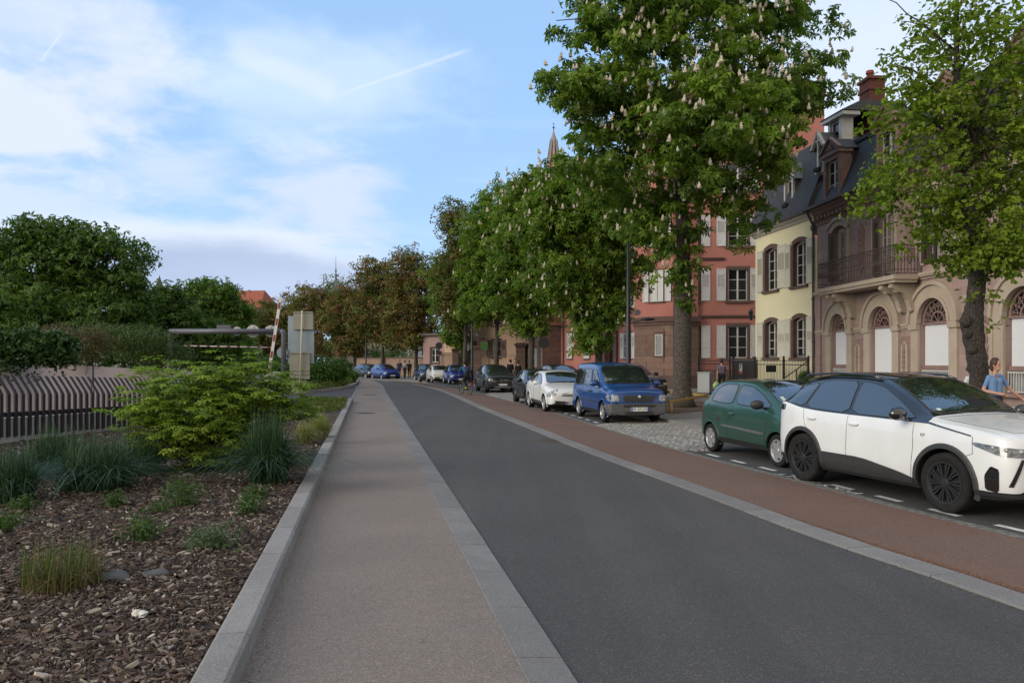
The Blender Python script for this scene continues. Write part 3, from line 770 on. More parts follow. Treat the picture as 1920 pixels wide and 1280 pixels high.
# ---------------------------------------------------------------- templates
def mirror_poly(h): return h+[(-a, b) for a, b in reversed(h)]
HATCH = dict(
    st=[(2.03,.32,.50,.60,.62,.48),(2.0,.25,.58,.69,.72,.58),(1.9,.22,.67,.77,.79,.65),(1.7,.20,.77,.85,.83,.70),(1.3,.19,.87,.94,.85,.74),(.95,.19,.92,1.0,.855,.74),
        (.55,.19,.94,1.21,.86,.68),(.15,.19,.95,1.38,.86,.62),(-.15,.19,.96,1.435,.86,.60),(-.6,.19,.97,1.455,.86,.59),(-1.1,.19,.98,1.43,.86,.58),(-1.5,.20,1.0,1.36,.85,.56),
        (-1.72,.21,1.0,1.24,.83,.56),(-1.9,.24,.97,1.04,.80,.60),(-2.0,.28,.85,.93,.74,.60),(-2.03,.34,.7,.78,.66,.55)],
    wheels=(1.25,-1.22), Rw=.30, tw=.20, rf=(.9,-1.7), wheel=(.205, 7, 'bar', M_ALU), arch=(.02,'paint'),
    side_glass=[[(.70,.985),(.25,1.235),(-.02,1.345),(-.30,1.375),(-.30,.99)],[(-.38,.99),(-.38,1.375),(-.85,1.365),(-1.0,1.30),(-1.10,1.02)],[(-1.19,1.035),(-1.08,1.31),(-1.28,1.25),(-1.42,1.11)]],
    screen=[(.90,-.64),(.93,0),(.90,.64),(.14,.53),(.10,0),(.14,-.53)], rear_glass=[(-.50,1.05),(.50,1.05),(.42,1.30),(-.42,1.30)],
    trim=[('grille',M_GLOSSBLK,'front',[(-.36,.60),(.36,.60),(.30,.69),(-.30,.69)],.006,False),
          ('lower_grille',M_PLAS,'front',[(-.45,.31),(.45,.31),(.40,.47),(-.40,.47)],.006,False),
          ('headlight',M_LENS,corner(32),[(-.09,.60),(.18,.57),(.21,.68),(-.12,.74)],.008,True),
          ('tail_light',M_REDLENS,corner(145),[(-.12,.75),(.10,.75),(.10,1.0),(-.10,1.0)],.008,True),
          ('sill',M_PLAS,'side',[(-.85,.20),(.88,.20),(.88,.27),(-.85,.27)],.008,True)],
    seams=[[(.62,.95),(.66,.55),(.60,.26),(-.32,.24),(-.34,1.0)],[(-.34,.95),(-.34,.24),(-.75,.26),(-.9,.55),(-1.12,.78),(-1.14,.98)]],
    top_seams=[[(1.0,-.70),(1.03,0),(1.0,.70)]], mirror=(.62,.98,.86), handles=[(-.18,.84),(-.98,.86)], plate_z=(.40,.72))
C4 = dict(HATCH); C4.update(
    trim=[('grille',M_PLAS,'front',[(-.42,.585),(.42,.585),(.36,.635),(-.36,.635)],.006,False),('chrome_bar',M_CHROME,'front',[(-.40,.655),(0,.70),(.40,.655),(.40,.675),(0,.722),(-.40,.675)],.010,False),
          ('lower_grille',M_PLAS,'front',[(-.58,.29),(.58,.29),(.66,.43),(.3,.40),(-.3,.40),(-.66,.43)],.006,False),
          ('headlight',M_LENS,corner(35),[(-.14,.60),(.16,.54),(.28,.60),(.20,.70),(-.06,.83),(-.15,.80)],.008,True),
          ('tail_light',M_REDLENS,corner(145),[(-.10,.75),(.10,.75),(.10,1.0),(-.10,1.0)],.008,True),
          ('side_strip',M_GLOSSBLK,'side',[(-.85,.30),(.90,.28),(.90,.37),(-.85,.39)],.010,True)],
    wheel=(.215, 10, 'bar', M_ALU), seams=HATCH['seams'], plate_z=(.34,.72))
TWIN = dict(po=.035,
    st=[(1.715,.35,.46,.54,.60,.45),(1.69,.26,.56,.65,.70,.56),(1.60,.22,.68,.77,.76,.62),(1.4,.20,.80,.89,.79,.67),(1.1,.20,.90,1.0,.81,.69),(.98,.20,.92,1.045,.815,.69),(.7,.20,.94,1.19,.815,.66),(.35,.20,.95,1.33,.815,.62),
        (.08,.20,.96,1.395,.815,.60),(-.5,.20,.97,1.42,.815,.59),(-1.05,.20,.98,1.405,.81,.58),(-1.35,.20,.98,1.36,.80,.57),(-1.54,.21,.97,1.19,.785,.57),(-1.64,.23,.92,1.0,.77,.6),(-1.70,.28,.75,.84,.72,.58),(-1.715,.36,.6,.7,.66,.5)],
    wheels=(1.13,-1.215), Rw=.275, tw=.165, gap=.05, rf=None, wheel=(.185, 6, 'star', M_ALU), arch=(.015,'paint'),
    side_glass=[[(.92,.97),(.55,1.17),(.12,1.315),(-.30,1.345),(-.30,.975)],[(-.40,.975),(-.40,1.345),(-.85,1.345),(-1.13,1.27),(-1.28,1.0)]],
    screen=[(1.0,-.62),(1.04,0),(1.0,.62),(.16,.53),(.10,0),(.16,-.53)], rear_glass=[(-.48,1.02),(.48,1.02),(.42,1.28),(-.42,1.28)],
    trim=[('bumper',M_GPLAS,'front',[(-.66,.33),(.66,.33),(.66,.48),(-.66,.48)],.03,False),('bumper_corner',M_GPLAS,corner(58),[(-.24,.30),(.24,.30),(.22,.50),(-.20,.50)],.02,True),
          ('rear_bumper',M_GPLAS,'rear',[(-.62,.36),(.62,.36),(.62,.56),(-.62,.56)],.03,False),
          ('headlight',M_LENS,corner(25),[(.0,.60),(.22,.60),(.25,.70),(.12,.77),(.0,.71)],.008,True),
          ('tail_light',M_REDLENS,corner(145),[(-.08,.65),(.10,.65),(.10,.90),(-.08,.90)],.008,True),
          ('rubbing_strip',M_GPLAS,'side',[(-.76,.545),(.74,.50),(.74,.545),(-.76,.59)],.012,True),
          ('air_intake',M_PLAS,'side',[(-.97,.62),(-.85,.63),(-.85,.73),(-.95,.73)],.006,True)],
    seams=[[(.86,.93),(.80,.60),(.74,.28),(-.50,.27),(-.55,.6),(-.36,.96)]], top_seams=[[(1.06,-.66),(1.1,0),(1.06,.66)]],
    mirror=(.72,.985,.80), handles=[(-.36,.80)], plate_z=(.40,.62))
VAN = dict(po=.05,
    st=[(2.08,.32,.66,.78,.77,.66),(2.055,.26,.82,.92,.82,.71),(1.98,.24,.90,.99,.84,.73),(1.75,.22,.96,1.04,.85,.745),(1.45,.22,1.0,1.08,.85,.745),(1.2,.22,1.02,1.16,.855,.75),(.95,.22,1.03,1.38,.855,.745),(.65,.22,1.03,1.62,.855,.72),(.42,.22,1.03,1.73,.855,.705),
        (.1,.22,1.03,1.785,.855,.695),(-.8,.22,1.03,1.82,.855,.69),(-1.7,.22,1.03,1.81,.855,.68),(-1.98,.23,1.02,1.74,.85,.63),(-2.05,.26,1.0,1.6,.83,.6),(-2.08,.35,.9,1.4,.78,.55)],
    wheels=(1.28,-1.286), Rw=.30, tw=.18, gap=.06, rf=None, wheel=(.195, 7, 'bar', M_ALU), arch=(.03,'paint'), sealmat=M_PLAS,
    side_glass=[[(1.0,1.06),(.72,1.40),(.48,1.60),(.12,1.62),(.12,1.20),(.35,1.02)],[(.0,1.10),(.0,1.63),(-.78,1.64),(-.78,1.10)],[(-.90,1.10),(-.90,1.64),(-1.78,1.60),(-1.82,1.10)]],
    screen=[(1.16,-.72),(1.23,0),(1.16,.72),(.46,.64),(.41,0),(.46,-.64)], rear_glass=[(-.55,1.1),(.55,1.1),(.5,1.58),(-.5,1.58)],
    trim=[('bumper',M_GPLAS,'front',[(-.76,.27),(.76,.27),(.77,.61),(-.77,.61)],.045,False),('bumper_corner',M_GPLAS,corner(50),[(-.30,.26),(.30,.26),(.30,.58),(-.30,.61)],.03,True),
          ('lower_grille',M_PLAS,'front',[(-.42,.29),(.42,.29),(.42,.37),(-.42,.37)],.052,False),
          ('grille',M_PLAS,'front',[(-.44,.66),(.44,.66),(.48,.86),(-.48,.86)],.015,False),('grille_slot',M_DARK,'front',[(-.46,.50),(.46,.50),(.46,.58),(-.46,.58)],.055,False),
          ('headlight',M_LENS,corner(14),[(.10,.68),(.40,.68),(.46,.78),(.42,.87),(.12,.86)],.014,True),
          ('rear_bumper',M_GPLAS,'rear',[(-.72,.28),(.72,.28),(.72,.55),(-.72,.55)],.04,False),
          ('tail_light',M_REDLENS,corner(150),[(-.06,.8),(.08,.8),(.08,1.25),(-.06,1.25)],.008,True),
          ('rubbing_strip',M_PLAS,'side',[(-.88,.585),(.86,.585),(.86,.625),(-.88,.625)],.010,True)],
    seams=[[(.96,1.0),(.92,.6),(.86,.28),(.08,.26),(.06,1.66)],[(.02,.26),(-.84,.26),(-.84,1.68)],[(-.84,.95),(-2.0,.95)]], top_seams=[[(1.24,-.70),(1.30,0),(1.24,.70)],[(1.4,-.40),(1.7,-.47),(1.95,-.52)],[(1.4,.40),(1.7,.47),(1.95,.52)]],
    mirror=(.92,1.14,.86), handles=[(.16,.92),(-.08,.92)], handlemat=M_PLAS, plate_z=(.44,.85))
SUV = dict(
    st=[(2.225,.34,.64,.70,.66,.50),(2.20,.27,.76,.84,.76,.62),(2.12,.24,.88,.945,.84,.70),(1.95,.22,.95,1.0,.885,.74),(1.55,.21,1.0,1.055,.91,.78),(1.2,.20,1.02,1.09,.92,.79),(.98,.20,1.03,1.13,.92,.77),(.65,.20,1.035,1.30,.92,.71),(.3,.20,1.04,1.46,.92,.66),
        (.0,.20,1.045,1.555,.92,.63),(-.4,.20,1.05,1.595,.92,.62),(-.9,.20,1.06,1.60,.92,.61),(-1.4,.20,1.09,1.56,.92,.60),(-1.72,.21,1.14,1.50,.905,.58),(-1.92,.22,1.16,1.36,.865,.56),(-2.05,.24,1.14,1.20,.80,.58),(-2.13,.28,1.0,1.06,.72,.56),(-2.17,.36,.75,.84,.60,.48)],
    wheels=(1.315,-1.36), Rw=.355, tw=.235, gap=.055, crown=.03, rf=(.99,-1.97), wheel=(.245, 10, 'twin', M_DKALU), arch=(.055,M_PLAS),
    side_glass=[[(.84,1.062),(.45,1.275),(.12,1.43),(-.12,1.485),(-.345,1.503),(-.345,1.068)],[(-.405,1.07),(-.405,1.507),(-.95,1.51),(-1.20,1.48),(-1.34,1.10)],[(-1.385,1.115),(-1.26,1.468),(-1.62,1.41),(-1.87,1.20),(-1.84,1.165)]],
    screen=[(.97,-.68),(1.03,0),(.97,.68),(.16,.56),(.08,0),(.16,-.56)], rear_glass=[(-.5,1.22),(.5,1.22),(.45,1.42),(-.45,1.42)],
    trim=[('sill_cladding',M_PLAS,'side',[(-.99,.20),(.93,.20),(.93,.33),(.60,.40),(-.10,.50),(-.99,.50)],.014,True),
          ('front_skirt',M_PLAS,'front',[(-.74,.24),(.74,.24),(.72,.34),(.45,.42),(-.45,.42),(-.72,.34)],.012,False),
          ('skirt_corner',M_PLAS,corner(52),[(-.36,.22),(.34,.22),(.34,.32),(-.34,.34)],.012,True),
          ('grille',M_GLOSSBLK,'front',[(-.44,.44),(.44,.44),(.58,.72),(.50,.80),(-.50,.80),(-.58,.72)],.010,False),
          ('headlight',M_LENSD,corner(44),[(-.26,.735),(.02,.745),(.27,.84),(.27,.875),(.02,.85),(-.27,.825)],.010,True),
          ('light_strip',M_GLOSSBLK,corner(36),[(-.13,.72),(-.09,.72),(.035,.42),(-.01,.42)],.010,True),
          ('air_intake',M_GLOSSBLK,corner(48),[(-.02,.34),(.11,.36),(.12,.52),(.06,.63),(-.02,.60)],.008,True),
          ('tail_light',M_GLOSSBLK,corner(140),[(-.2,1.03),(.16,1.05),(.16,1.10),(-.2,1.13)],.010,True),
          ('rear_skirt',M_PLAS,'rear',[(-.7,.28),(.7,.28),(.7,.5),(-.7,.5)],.012,False),
          ('wing_blade',M_GLOSSBLK,'side',[(.78,1.035),(1.05,1.03),(1.68,.93),(1.68,.945),(1.05,1.05),(.78,1.06)],.006,True),
          ('fuel_flap',"paint",'side',[(-1.82,.86),(-1.58,.86),(-1.58,1.02),(-1.82,1.02)],.003,True)],
    rnd={'light_strip':0,'wing_blade':0}, gr=1, sw=.012,
    seams=[[(.82,1.03),(.84,.75),(.80,.32)],[(-.38,1.08),(-.38,.22)],[(-1.36,1.08),(-1.30,.85),(-1.05,.62),(-.98,.50)],[(1.70,.93),(1.72,.74),(1.62,.70)]],
    top_seams=[[(1.08,-.76),(1.13,0),(1.08,.76)],[(1.1,-.74),(1.7,-.72),(2.02,-.60),(2.09,0),(2.02,.60),(1.7,.72),(1.1,.74)]],
    mirror=(.72,1.09,.90), handles=[(-.24,.93),(-1.14,.95)], plate_z=(.47,.80))

def wheels_place(fp, rp, T, scale, blend=.6, anchor='front', zg=.01):
    "stand the car so its near (right hand) tyres touch the ground where the photo shows them"
    a, b = G(*fp, zg).xy, G(*rp, zg).xy; _, t = curve_at(P1c, (a.y+b.y)/2); t = -t
    m = (a-b).normalized(); d = (m*(1-blend)+t*blend).normalized(); rz = atan2(d.y, d.x)
    wm = max(q[4] for q in T['st'])*scale[1]; left = Vector((-d.y, d.x))
    f, r = T['wheels'][0]*scale[0], T['wheels'][1]*scale[0]
    c = (a-d*f) if anchor == 'front' else ((a-d*f)+(b-d*r))/2
    c = c+left*(wm-.03); return (c.x, c.y, zg), rz
M_WHITE = paint('white', (.66, .67, .67), rough=.3)
M_BLUE = paint('blue', (.004, .046, .19)); M_GREEN = paint('green', (.026, .078, .060), metal=.25)
M_DGREY = paint('dark_grey', (.028, .029, .032), metal=.3); M_BLACK = paint('black', (.008, .009, .012)); M_NAVY = paint('navy', (.008, .018, .05), metal=.2)
M_BLUE2 = paint('bright_blue', (.010, .045, .24), metal=.3); M_BLUE3 = paint('deep_blue', (.008, .02, .17), metal=.2); M_CREAM = paint('cream_white', (.55, .55, .50))

# the white two-tone SUV in front
loc, rz = wheels_place((1771, 961), (1518, 905), SUV, (.96, 1, 1), .15)
suv, bvS = make_car('parked_car', 'large white SUV with black roof and black wheels parked nearest at the right', SUV, M_WHITE, loc, rz, scale=(.96, 1, 1), roof=M_GLOSSBLK, mirror=M_GLOSSBLK)
m = MB()
for k in range(9):
    z = .50+.033*k
    for sgn in (1, -1):
        w0, w1 = .10, .44+.02*k*.8; pts = []
        for i in range(7):
            y = sgn*(w0+(w1-w0)*i/6); h = bvS.ray_cast(Vector((6, y, z)), Vector((-1, 0, 0)))[0]
            if h: pts.append(h+Vector((.014, 0, 0)))
        if len(pts) > 1: m.tube(pts, .005, 5)
m.build('grille_bars', M_CHROME, suv)
for s in (1, -1):   # roof rails
    m = MB(); pts = [(.0, s*.625, 1.54), (-.2, s*.63, 1.592), (-.9, s*.62, 1.612), (-1.5, s*.61, 1.575), (-1.75, s*.60, 1.50)]; m.tube(pts, .017, 6); m.build('roof_rail', M_GLOSSBLK, suv, smooth=True)
for s in (-1, 1):
    h = bvS.ray_cast(Vector((.95, 4*s, .89)), Vector((0, -s, 0)))[0]
    text('wing_badge', 'GT', .05, M_PLAS, (h.x, h.y+s*.004, h.z), (pi/2, 0, 0 if s < 0 else pi), suv, depth=.002)
for s in (-1, 1):
    CB[0] = 2.225-.62; CB[1] = .40
    for sx_, r_ in ((-.12, .035), (.02, .032), (.14, .026)):
        m = MB(); o, d = corner(44)(s, sx_, .80+.03*(sx_+.12)/.26); h = bvS.ray_cast(o, d)[0]; m.ball(h-d*.004, r_*.8, 12, 8); m.build('lamp_projector', M_LENS, suv, smooth=True)
loc, rz = wheels_place((1458, 875), (1342, 849), TWIN, (1, 1, 1), .6)
tw, bvT = make_car('parked_car', 'small dark green three-door hatchback behind the white SUV', TWIN, M_GREEN, loc, rz, mirror=M_PLAS)
for nm, cb, par in (('windscreen_sticker', bvT, tw), ('windscreen_sticker', bvS, suv)):
    m = MB(); x_, y_ = (.93, -.52) if cb is bvT else (.86, -.57)
    for k in range(3 if cb is bvT else 1): proj(m, cb, [(x_-.055*k, y_), (x_-.055*k, y_+.06), (x_-.04-.055*k, y_+.06), (x_-.04-.055*k, y_)], 'top', 1, .0095, 0)
    m.build(nm, M_STICK, par)
loc, rz = wheels_place((1130, 791), (1086, 781), VAN, (1, 1, 1), .5)
van, bvV = make_car('parked_van', 'blue passenger van with grey bumper beside the yellow rail', VAN, M_BLUE, loc, rz, scale=(1, 1, .945), cat='van', plate='FR 329 QM', mirror=M_BLUE)
m = MB()
for k in range(9): y = -.40+.10*k; m.box(2.13, 2.145, y-.008, y+.008, .478, .545)
m.box(2.13, 2.145, -.42, .42, .507, .518); m.build('grille_bars', M_GPLAS, van)
h = bvV.ray_cast(Vector((6, 0, .76)), Vector((-1, 0, 0)))[0]
m = MB(); m.lathe([(.001, h.x+.05), (.045, h.x+.045), (.055, h.x+.02), (.055, h.x)], 20, (0, 0, .76), 'x'); m.build('round_badge', M_CHROME, van)
loc, rz = wheels_place((1020, 771), (997, 764), C4, (1.05, 1.03, 1.0), .6)
c4, bvC = make_car('parked_car', 'white hatchback squeezed between the blue van and a dark small car', C4, M_WHITE, loc, rz, scale=(1.05, 1.03, .97), plate='BG 910 LW')
loc, rz = wheels_place((987, 759.5), (965, 753.5), HATCH, (1.0, .99, .98), .6)
make_car('parked_car', 'black small hatchback just behind the white hatchback', HATCH, M_BLACK, loc, rz, scale=(1, .99, .98), wheel=(.205, 5, 'star', M_DKALU))
SUV2 = dict(SUV); SUV2.update(trim=[t for t in SUV['trim'] if t[0] in ('sill_cladding', 'tail_light', 'rear_skirt')]+[
    ('grille', M_GLOSSBLK, 'front', [(-.60,.68),(.60,.68),(.60,.78),(-.60,.78)], .01, False), ('chrome_bar', M_CHROME, 'front', [(-.62,.66),(.62,.66),(.62,.68),(-.62,.68)], .014, False),
    ('skid_plate', M_ALU, 'front', [(-.55,.30),(.55,.30),(.45,.36),(-.45,.36)], .012, False), ('lower_grille', M_PLAS, 'front', [(-.6,.38),(.6,.38),(.5,.56),(-.5,.56)], .01, False),
    ('headlight', M_LENS, corner(30), [(-.16,.70),(.14,.70),(.18,.80),(-.16,.79)], .01, True)], Rw=.33, wheel=(.225, 5, 'star', M_DKALU))
loc, rz = wheels_place((909, 735.5), (894, 731.5), SUV2, (.95, .97, .97), .6)
make_car('parked_car', 'dark grey SUV with roof rails parked beyond the small cobbled bay', SUV2, M_DGREY, loc, rz, scale=(.95, .97, .97))
loc, rz = wheels_place((841.5, 720.3), (827, 717.6), HATCH, (1, 1, 1), .5)
make_car('parked_car', 'bright blue hatchback just left of the cyclist', HATCH, M_BLUE3, loc, rz, detail=False)
loc, rz = wheels_place((809, 717.2), (795, 714.8), TWIN, (1.08, 1.03, .98), .5)
make_car('parked_car', 'small cream white car with dark bonnet stripes between two blue cars', TWIN, M_CREAM, loc, rz, scale=(1.08, 1.03, .98), detail=False, roof=M_BLACK)
loc, rz = wheels_place((786, 715.2), (771, 712.8), HATCH, (1, 1, 1.02), .5)
make_car('parked_car', 'dark navy hatchback at the far end of the parked row, next to the cream car', HATCH, M_NAVY, loc, rz, scale=(1, 1, 1.02), detail=False)
def far_place(px, py, rz): p = G(px, py, .01); return (p.x, p.y, .01), rz
l, r_ = far_place(722, 711.0, R(-60)); make_car('parked_car', 'blue hatchback parked by the low wall in the far bend', HATCH, M_BLUE2, l, r_, detail=False)
l, r_ = far_place(690, 709.6, R(-55)); make_car('parked_car', 'black car farthest away in the bend, nose behind the blue one', HATCH, M_BLACK, l, r_, detail=False)
# the inner row, on the pavement side
def inner(px, Y, rz, zg=.10): return ((px-960)/F*Y, Y, zg), rz
l, r_ = inner(1052, 41.5, R(-73)); make_car('parked_car', 'white coupe-like car in the inner row behind the white hatchback', HATCH, M_CREAM, l, r_, scale=(1.05, 1.03, 1.03), roof=M_BLACK)
l, r_ = inner(1178, 34.5, R(-73)); make_car('parked_car', 'black estate car in the inner row behind the blue van', SUV2, M_BLACK, l, r_, scale=(.98, .97, 1.0))

# ================================================================== buildings
# facades are built in their own frame: x along the wall, z up, the street side is -y
def bldg(name, label, cat, a, b, group=None):
    "Empty at the left foot of the facade, x axis towards its right foot; -y faces the viewer's side"
    a, b = Vector(a), Vector(b); d = b-a; r = empty(name, (a.x, a.y, 0), atan2(d.y, d.x)); tag(r, label, cat, group); r['len'] = d.length; return r, d.length
def arc(cx, cz, r, a0, a1, n=14, rz=None):
    rz = rz or r; return [(cx+r*cos(a0+(a1-a0)*k/n), cz+rz*sin(a0+(a1-a0)*k/n)) for k in range(n+1)]
XZ = lambda y0=0: (lambda u, v, d: (u, d+y0, v))
def holed_wall(m, x0, x1, z0, z1, holes, y0=0.0, depth=.3, arch=()):
    "wall face with real openings and reveals; holes (x0,x1,z0,z1,rise)"
    xs = sorted({x0, x1, *[h[0] for h in holes], *[h[1] for h in holes]}); zs = sorted({z0, z1, *[h[2] for h in holes], *[h[3] for h in holes]})
    for i in range(len(xs)-1):
        for j in range(len(zs)-1):
            cx, cz = (xs[i]+xs[i+1])/2, (zs[j]+zs[j+1])/2
            if any(h[0] < cx < h[1] and h[2] < cz < h[3] for h in holes): continue
            m.add([(xs[i], y0, zs[j]), (xs[i+1], y0, zs[j]), (xs[i+1], y0, zs[j+1]), (xs[i], y0, zs[j+1])], [(0, 1, 2, 3)])
    for h in holes:
        a, b, c, d = h[:4]; rise = h[4] if len(h) > 4 else 0; y1 = y0+depth
        m.add([(a, y0, c), (a, y1, c), (a, y1, d-rise), (a, y0, d-rise)], [(0, 1, 2, 3)]); m.add([(b, y0, c), (b, y1, c), (b, y1, d-rise), (b, y0, d-rise)], [(3, 2, 1, 0)])
        m.add([(a, y0, c), (b, y0, c), (b, y1, c), (a, y1, c)], [(0, 1, 2, 3)])
        if not rise: m.add([(a, y0, d), (b, y0, d), (b, y1, d), (a, y1, d)], [(3, 2, 1, 0)])
        else:
            w = (b-a)/2; rr = (w*w+rise*rise)/(2*rise); cz = d-rr; ang = math.asin(min(1, w/rr)) if rise < w else pi/2
            pts = [((a+b)/2+rr*sin(t), cz+rr*cos(t)) for t in [(-ang+2*ang*k/16) for k in range(17)]]
            for p, q in zip(pts, pts[1:]):
                m.add([(p[0], y0, p[1]), (q[0], y0, q[1]), (q[0], y1, q[1]), (p[0], y1, p[1])], [(0, 1, 2, 3)])
                m.add([(p[0], y0, p[1]), (q[0], y0, q[1]), (q[0], y0, d), (p[0], y0, d)], [(3, 2, 1, 0)])
def ringsec(m, cx, cz, r0, r1, a0, a1, y0, y1, n=18):
    p = arc(cx, cz, r1, a0, a1, n)+arc(cx, cz, r0, a1, a0, n); m.prism(p, XZ(), y0, y1)
def segtop(x0, x1, z, rise, n=10):
    w = (x1-x0)/2; rr = (w*w+rise*rise)/(2*rise); cz = z-rr; ang = math.asin(min(1, w/rr))
    return [((x0+x1)/2+rr*sin(-ang+2*ang*k/n), cz+rr*cos(-ang+2*ang*k/n)) for k in range(n+1)]
def window(root, x0, x1, z0, z1, y=.18, rise=0, frame=None, panes=(2, 3), sash=.05, glass=None, bars=.03, inner=True, name='window'):
    "casement: frame + glazing bars (one part) with its pane as a sub-part"
    fm = MB(); t = sash; zt = z1-rise
    fm.box(x0, x0+t, y, y+.06, z0, zt); fm.box(x1-t, x1, y, y+.06, z0, zt); fm.box(x0+t, x1-t, y, y+.06, z0, z0+t)
    if rise:
        p = segtop(x0, x1, z1, rise); q = [(a, b-t*1.2) for a, b in p]; fm.prism(p+q[::-1], XZ(), y, y+.06)
    else: fm.box(x0+t, x1-t, y, y+.06, z1-t, z1)
    if panes[0] == 2: fm.box((x0+x1)/2-t*.8, (x0+x1)/2+t*.8, y-.008, y+.055, z0+t, zt-(0 if rise else t))
    for k in range(1, panes[1]):
        z = z0+(zt-z0)*k/panes[1]; fm.box(x0+t, x1-t, y+.01, y+.05, z-bars/2, z+bars/2)
    o = fm.build(name, frame, root)
    g = MB(); g.add([(x0+t*.5, y+.035, z0+t*.5), (x1-t*.5, y+.035, z0+t*.5), (x1-t*.5, y+.035, z1-t*.5), (x0+t*.5, y+.035, z1-t*.5)], [(0, 1, 2, 3)]); g.build('pane', glass or M_GLASS, o, fix=False)
    return o
def shutter(root, x0, x1, z0, z1, mat, y=-.02, th=.045, louv=(.45, .85), swing=0.0, hinge=None, rise=0):
    "leaf with stiles, rails and a louvred field; swing opens it away from the wall about its hinge"
    m = MB(); s = .07; y0, y1 = y-th, y
    def B(a, b, c, d, e, f): m.box(a, b, c, d, e, f)
    zl0, zl1 = z0+(z1-z0)*louv[0], z0+(z1-z0)*louv[1]
    B(x0, x0+s, y0, y1, z0, z1); B(x1-s, x1, y0, y1, z0, z1)
    for a, b in ((z0, z0+s), (z1-s, z1), (zl0-s, zl0), (zl1, zl1+s*.6)): B(x0+s, x1-s, y0+.001, y1-.001, a, b)
    B(x0+s, x1-s, y0+.015, y1-.006, z0+s, zl0-s); B(x0+s, x1-s, y0+.015, y1-.006, zl1+s*.6, z1-s)
    n = max(4, int((zl1-zl0)/.055))
    for k in range(n):
        z = zl0+(zl1-zl0)*(k+.5)/n
        m.add([(x0+s, y0+.006, z-.022), (x1-s, y0+.006, z-.022), (x1-s, y1-.006, z+.020), (x0+s, y1-.006, z+.020)], [(0, 1, 2, 3)])
    if swing:
        c, q = cos(swing), sin(swing); m.v = [(hinge+(a-hinge)*c-(b-y)*q, y+(a-hinge)*q+(b-y)*c, z) for a, b, z in m.v]
    return m.build('shutter', mat, root)
def moulding(m, x0, x1, z, prof, y=0.0, ends=True):
    "horizontal moulding; prof = list of (out, up) from the wall"
    pl = [(-o, z+u) for o, u in prof]; pl = [(.05, pl[0][1])]+pl+[(.05, pl[-1][1])]
    n = len(pl); v = [(x0, y+a, b) for a, b in pl]+[(x1, y+a, b) for a, b in pl]
    m.add(v, [(i, (i+1) % n, n+(i+1) % n, n+i) for i in range(n)]+[tuple(range(n)), tuple(range(n, 2*n))])
CORN = [(0, 0), (.06, .02), (.06, .08), (.14, .12), (.20, .22), (.30, .26), (.34, .38), (.34, .44), (0, .47)]
BAND = [(0, 0), (.05, .02), (.07, .08), (.10, .12), (.10, .18), (0, .22)]

M_WPAINT = pmat('white_joinery', (.52, .51, .48), .5, col2=(.44, .43, .40), scale=5, dirt=.2)
M_SHUT = pmat('white_shutter', (.50, .50, .50), .6, col2=(.43, .43, .44), scale=4, dirt=.15)
M_SHUTC = pmat('cream_shutter', (.56, .53, .44), .6, col2=(.50, .47, .38), scale=4, dirt=.15)
M_SHUTB = pmat('brown_shutter', (.10, .055, .04), .6)
M_ROLL = brickmat('roller_blind', (.63, .64, .66), (.61, .62, .64), (.46, .47, .49), 8, .045, .004, .5, .2, noise_amt=.06)
M_RED = pmat('red_render', (.37, .15, .122), .88, col2=(.33, .13, .105), scale=1.2, amt=.6, dirt=.25, bump=.1, bscale=60)
M_STONE = brickmat('rusticated_sandstone', (.20, .125, .098), (.155, .095, .075), (.08, .05, .042), .75, .42, .014, .9, .7, noise_amt=.55, nscale=1.6, stain=(.22, .17, .135))
M_STONED = pmat('dark_sandstone', (.115, .068, .055), .9, col2=(.085, .052, .044), scale=2.5, dirt=.3, bump=.3, bscale=30)
M_YELL = pmat('yellow_render', (.70, .64, .42), .9, col2=(.65, .59, .39), scale=.9, amt=.7, dirt=.12, bump=.1, bscale=50)
M_BEIGE = pmat('beige_sandstone', (.38, .315, .245), .88, col2=(.31, .25, .195), scale=1.7, amt=.7, dirt=.35, bump=.3, bscale=35)
M_PINK = brickmat('pink_sandstone', (.315, .225, .20), (.265, .185, .165), (.20, .14, .125), .85, .40, .007, .9, .3, noise_amt=.4, nscale=1.3, stain=(.34, .27, .23))
M_PINKD = pmat('carved_pink_stone', (.25, .155, .135), .9, col2=(.18, .115, .10), scale=5, dirt=.3, bump=.5, bscale=24)
M_SLATE = brickmat('slate_roof', (.048, .048, .052), (.030, .031, .034), (.014, .014, .015), .26, .15, .014, .7, .5, noise_amt=.5, nscale=2.2)
M_ZINC = pmat('zinc', (.16, .17, .18), .5, col2=(.12, .125, .13), scale=2, metal=.3)
M_DZINC = pmat('dark_gutter', (.05, .045, .045), .6, col2=(.08, .05, .045), scale=3)
M_BRICK = brickmat('red_brick', (.22, .062, .04), (.17, .05, .034), (.10, .07, .06), .24, .085, .012, .9, .5)
M_TILE = brickmat('orange_tiles', (.36, .10, .05), (.28, .075, .04), (.12, .04, .03), .3, .22, .02, .85, .5, noise_amt=.3, nscale=.6)
M_IRONB = pmat('brown_ironwork', (.045, .033, .032), .6, col2=(.07, .045, .042), scale=5)
M_CURT = pmat('net_curtain', (.30, .31, .32), .9, col2=(.16, .17, .18), scale=7, stretch=(4, 1, .5))

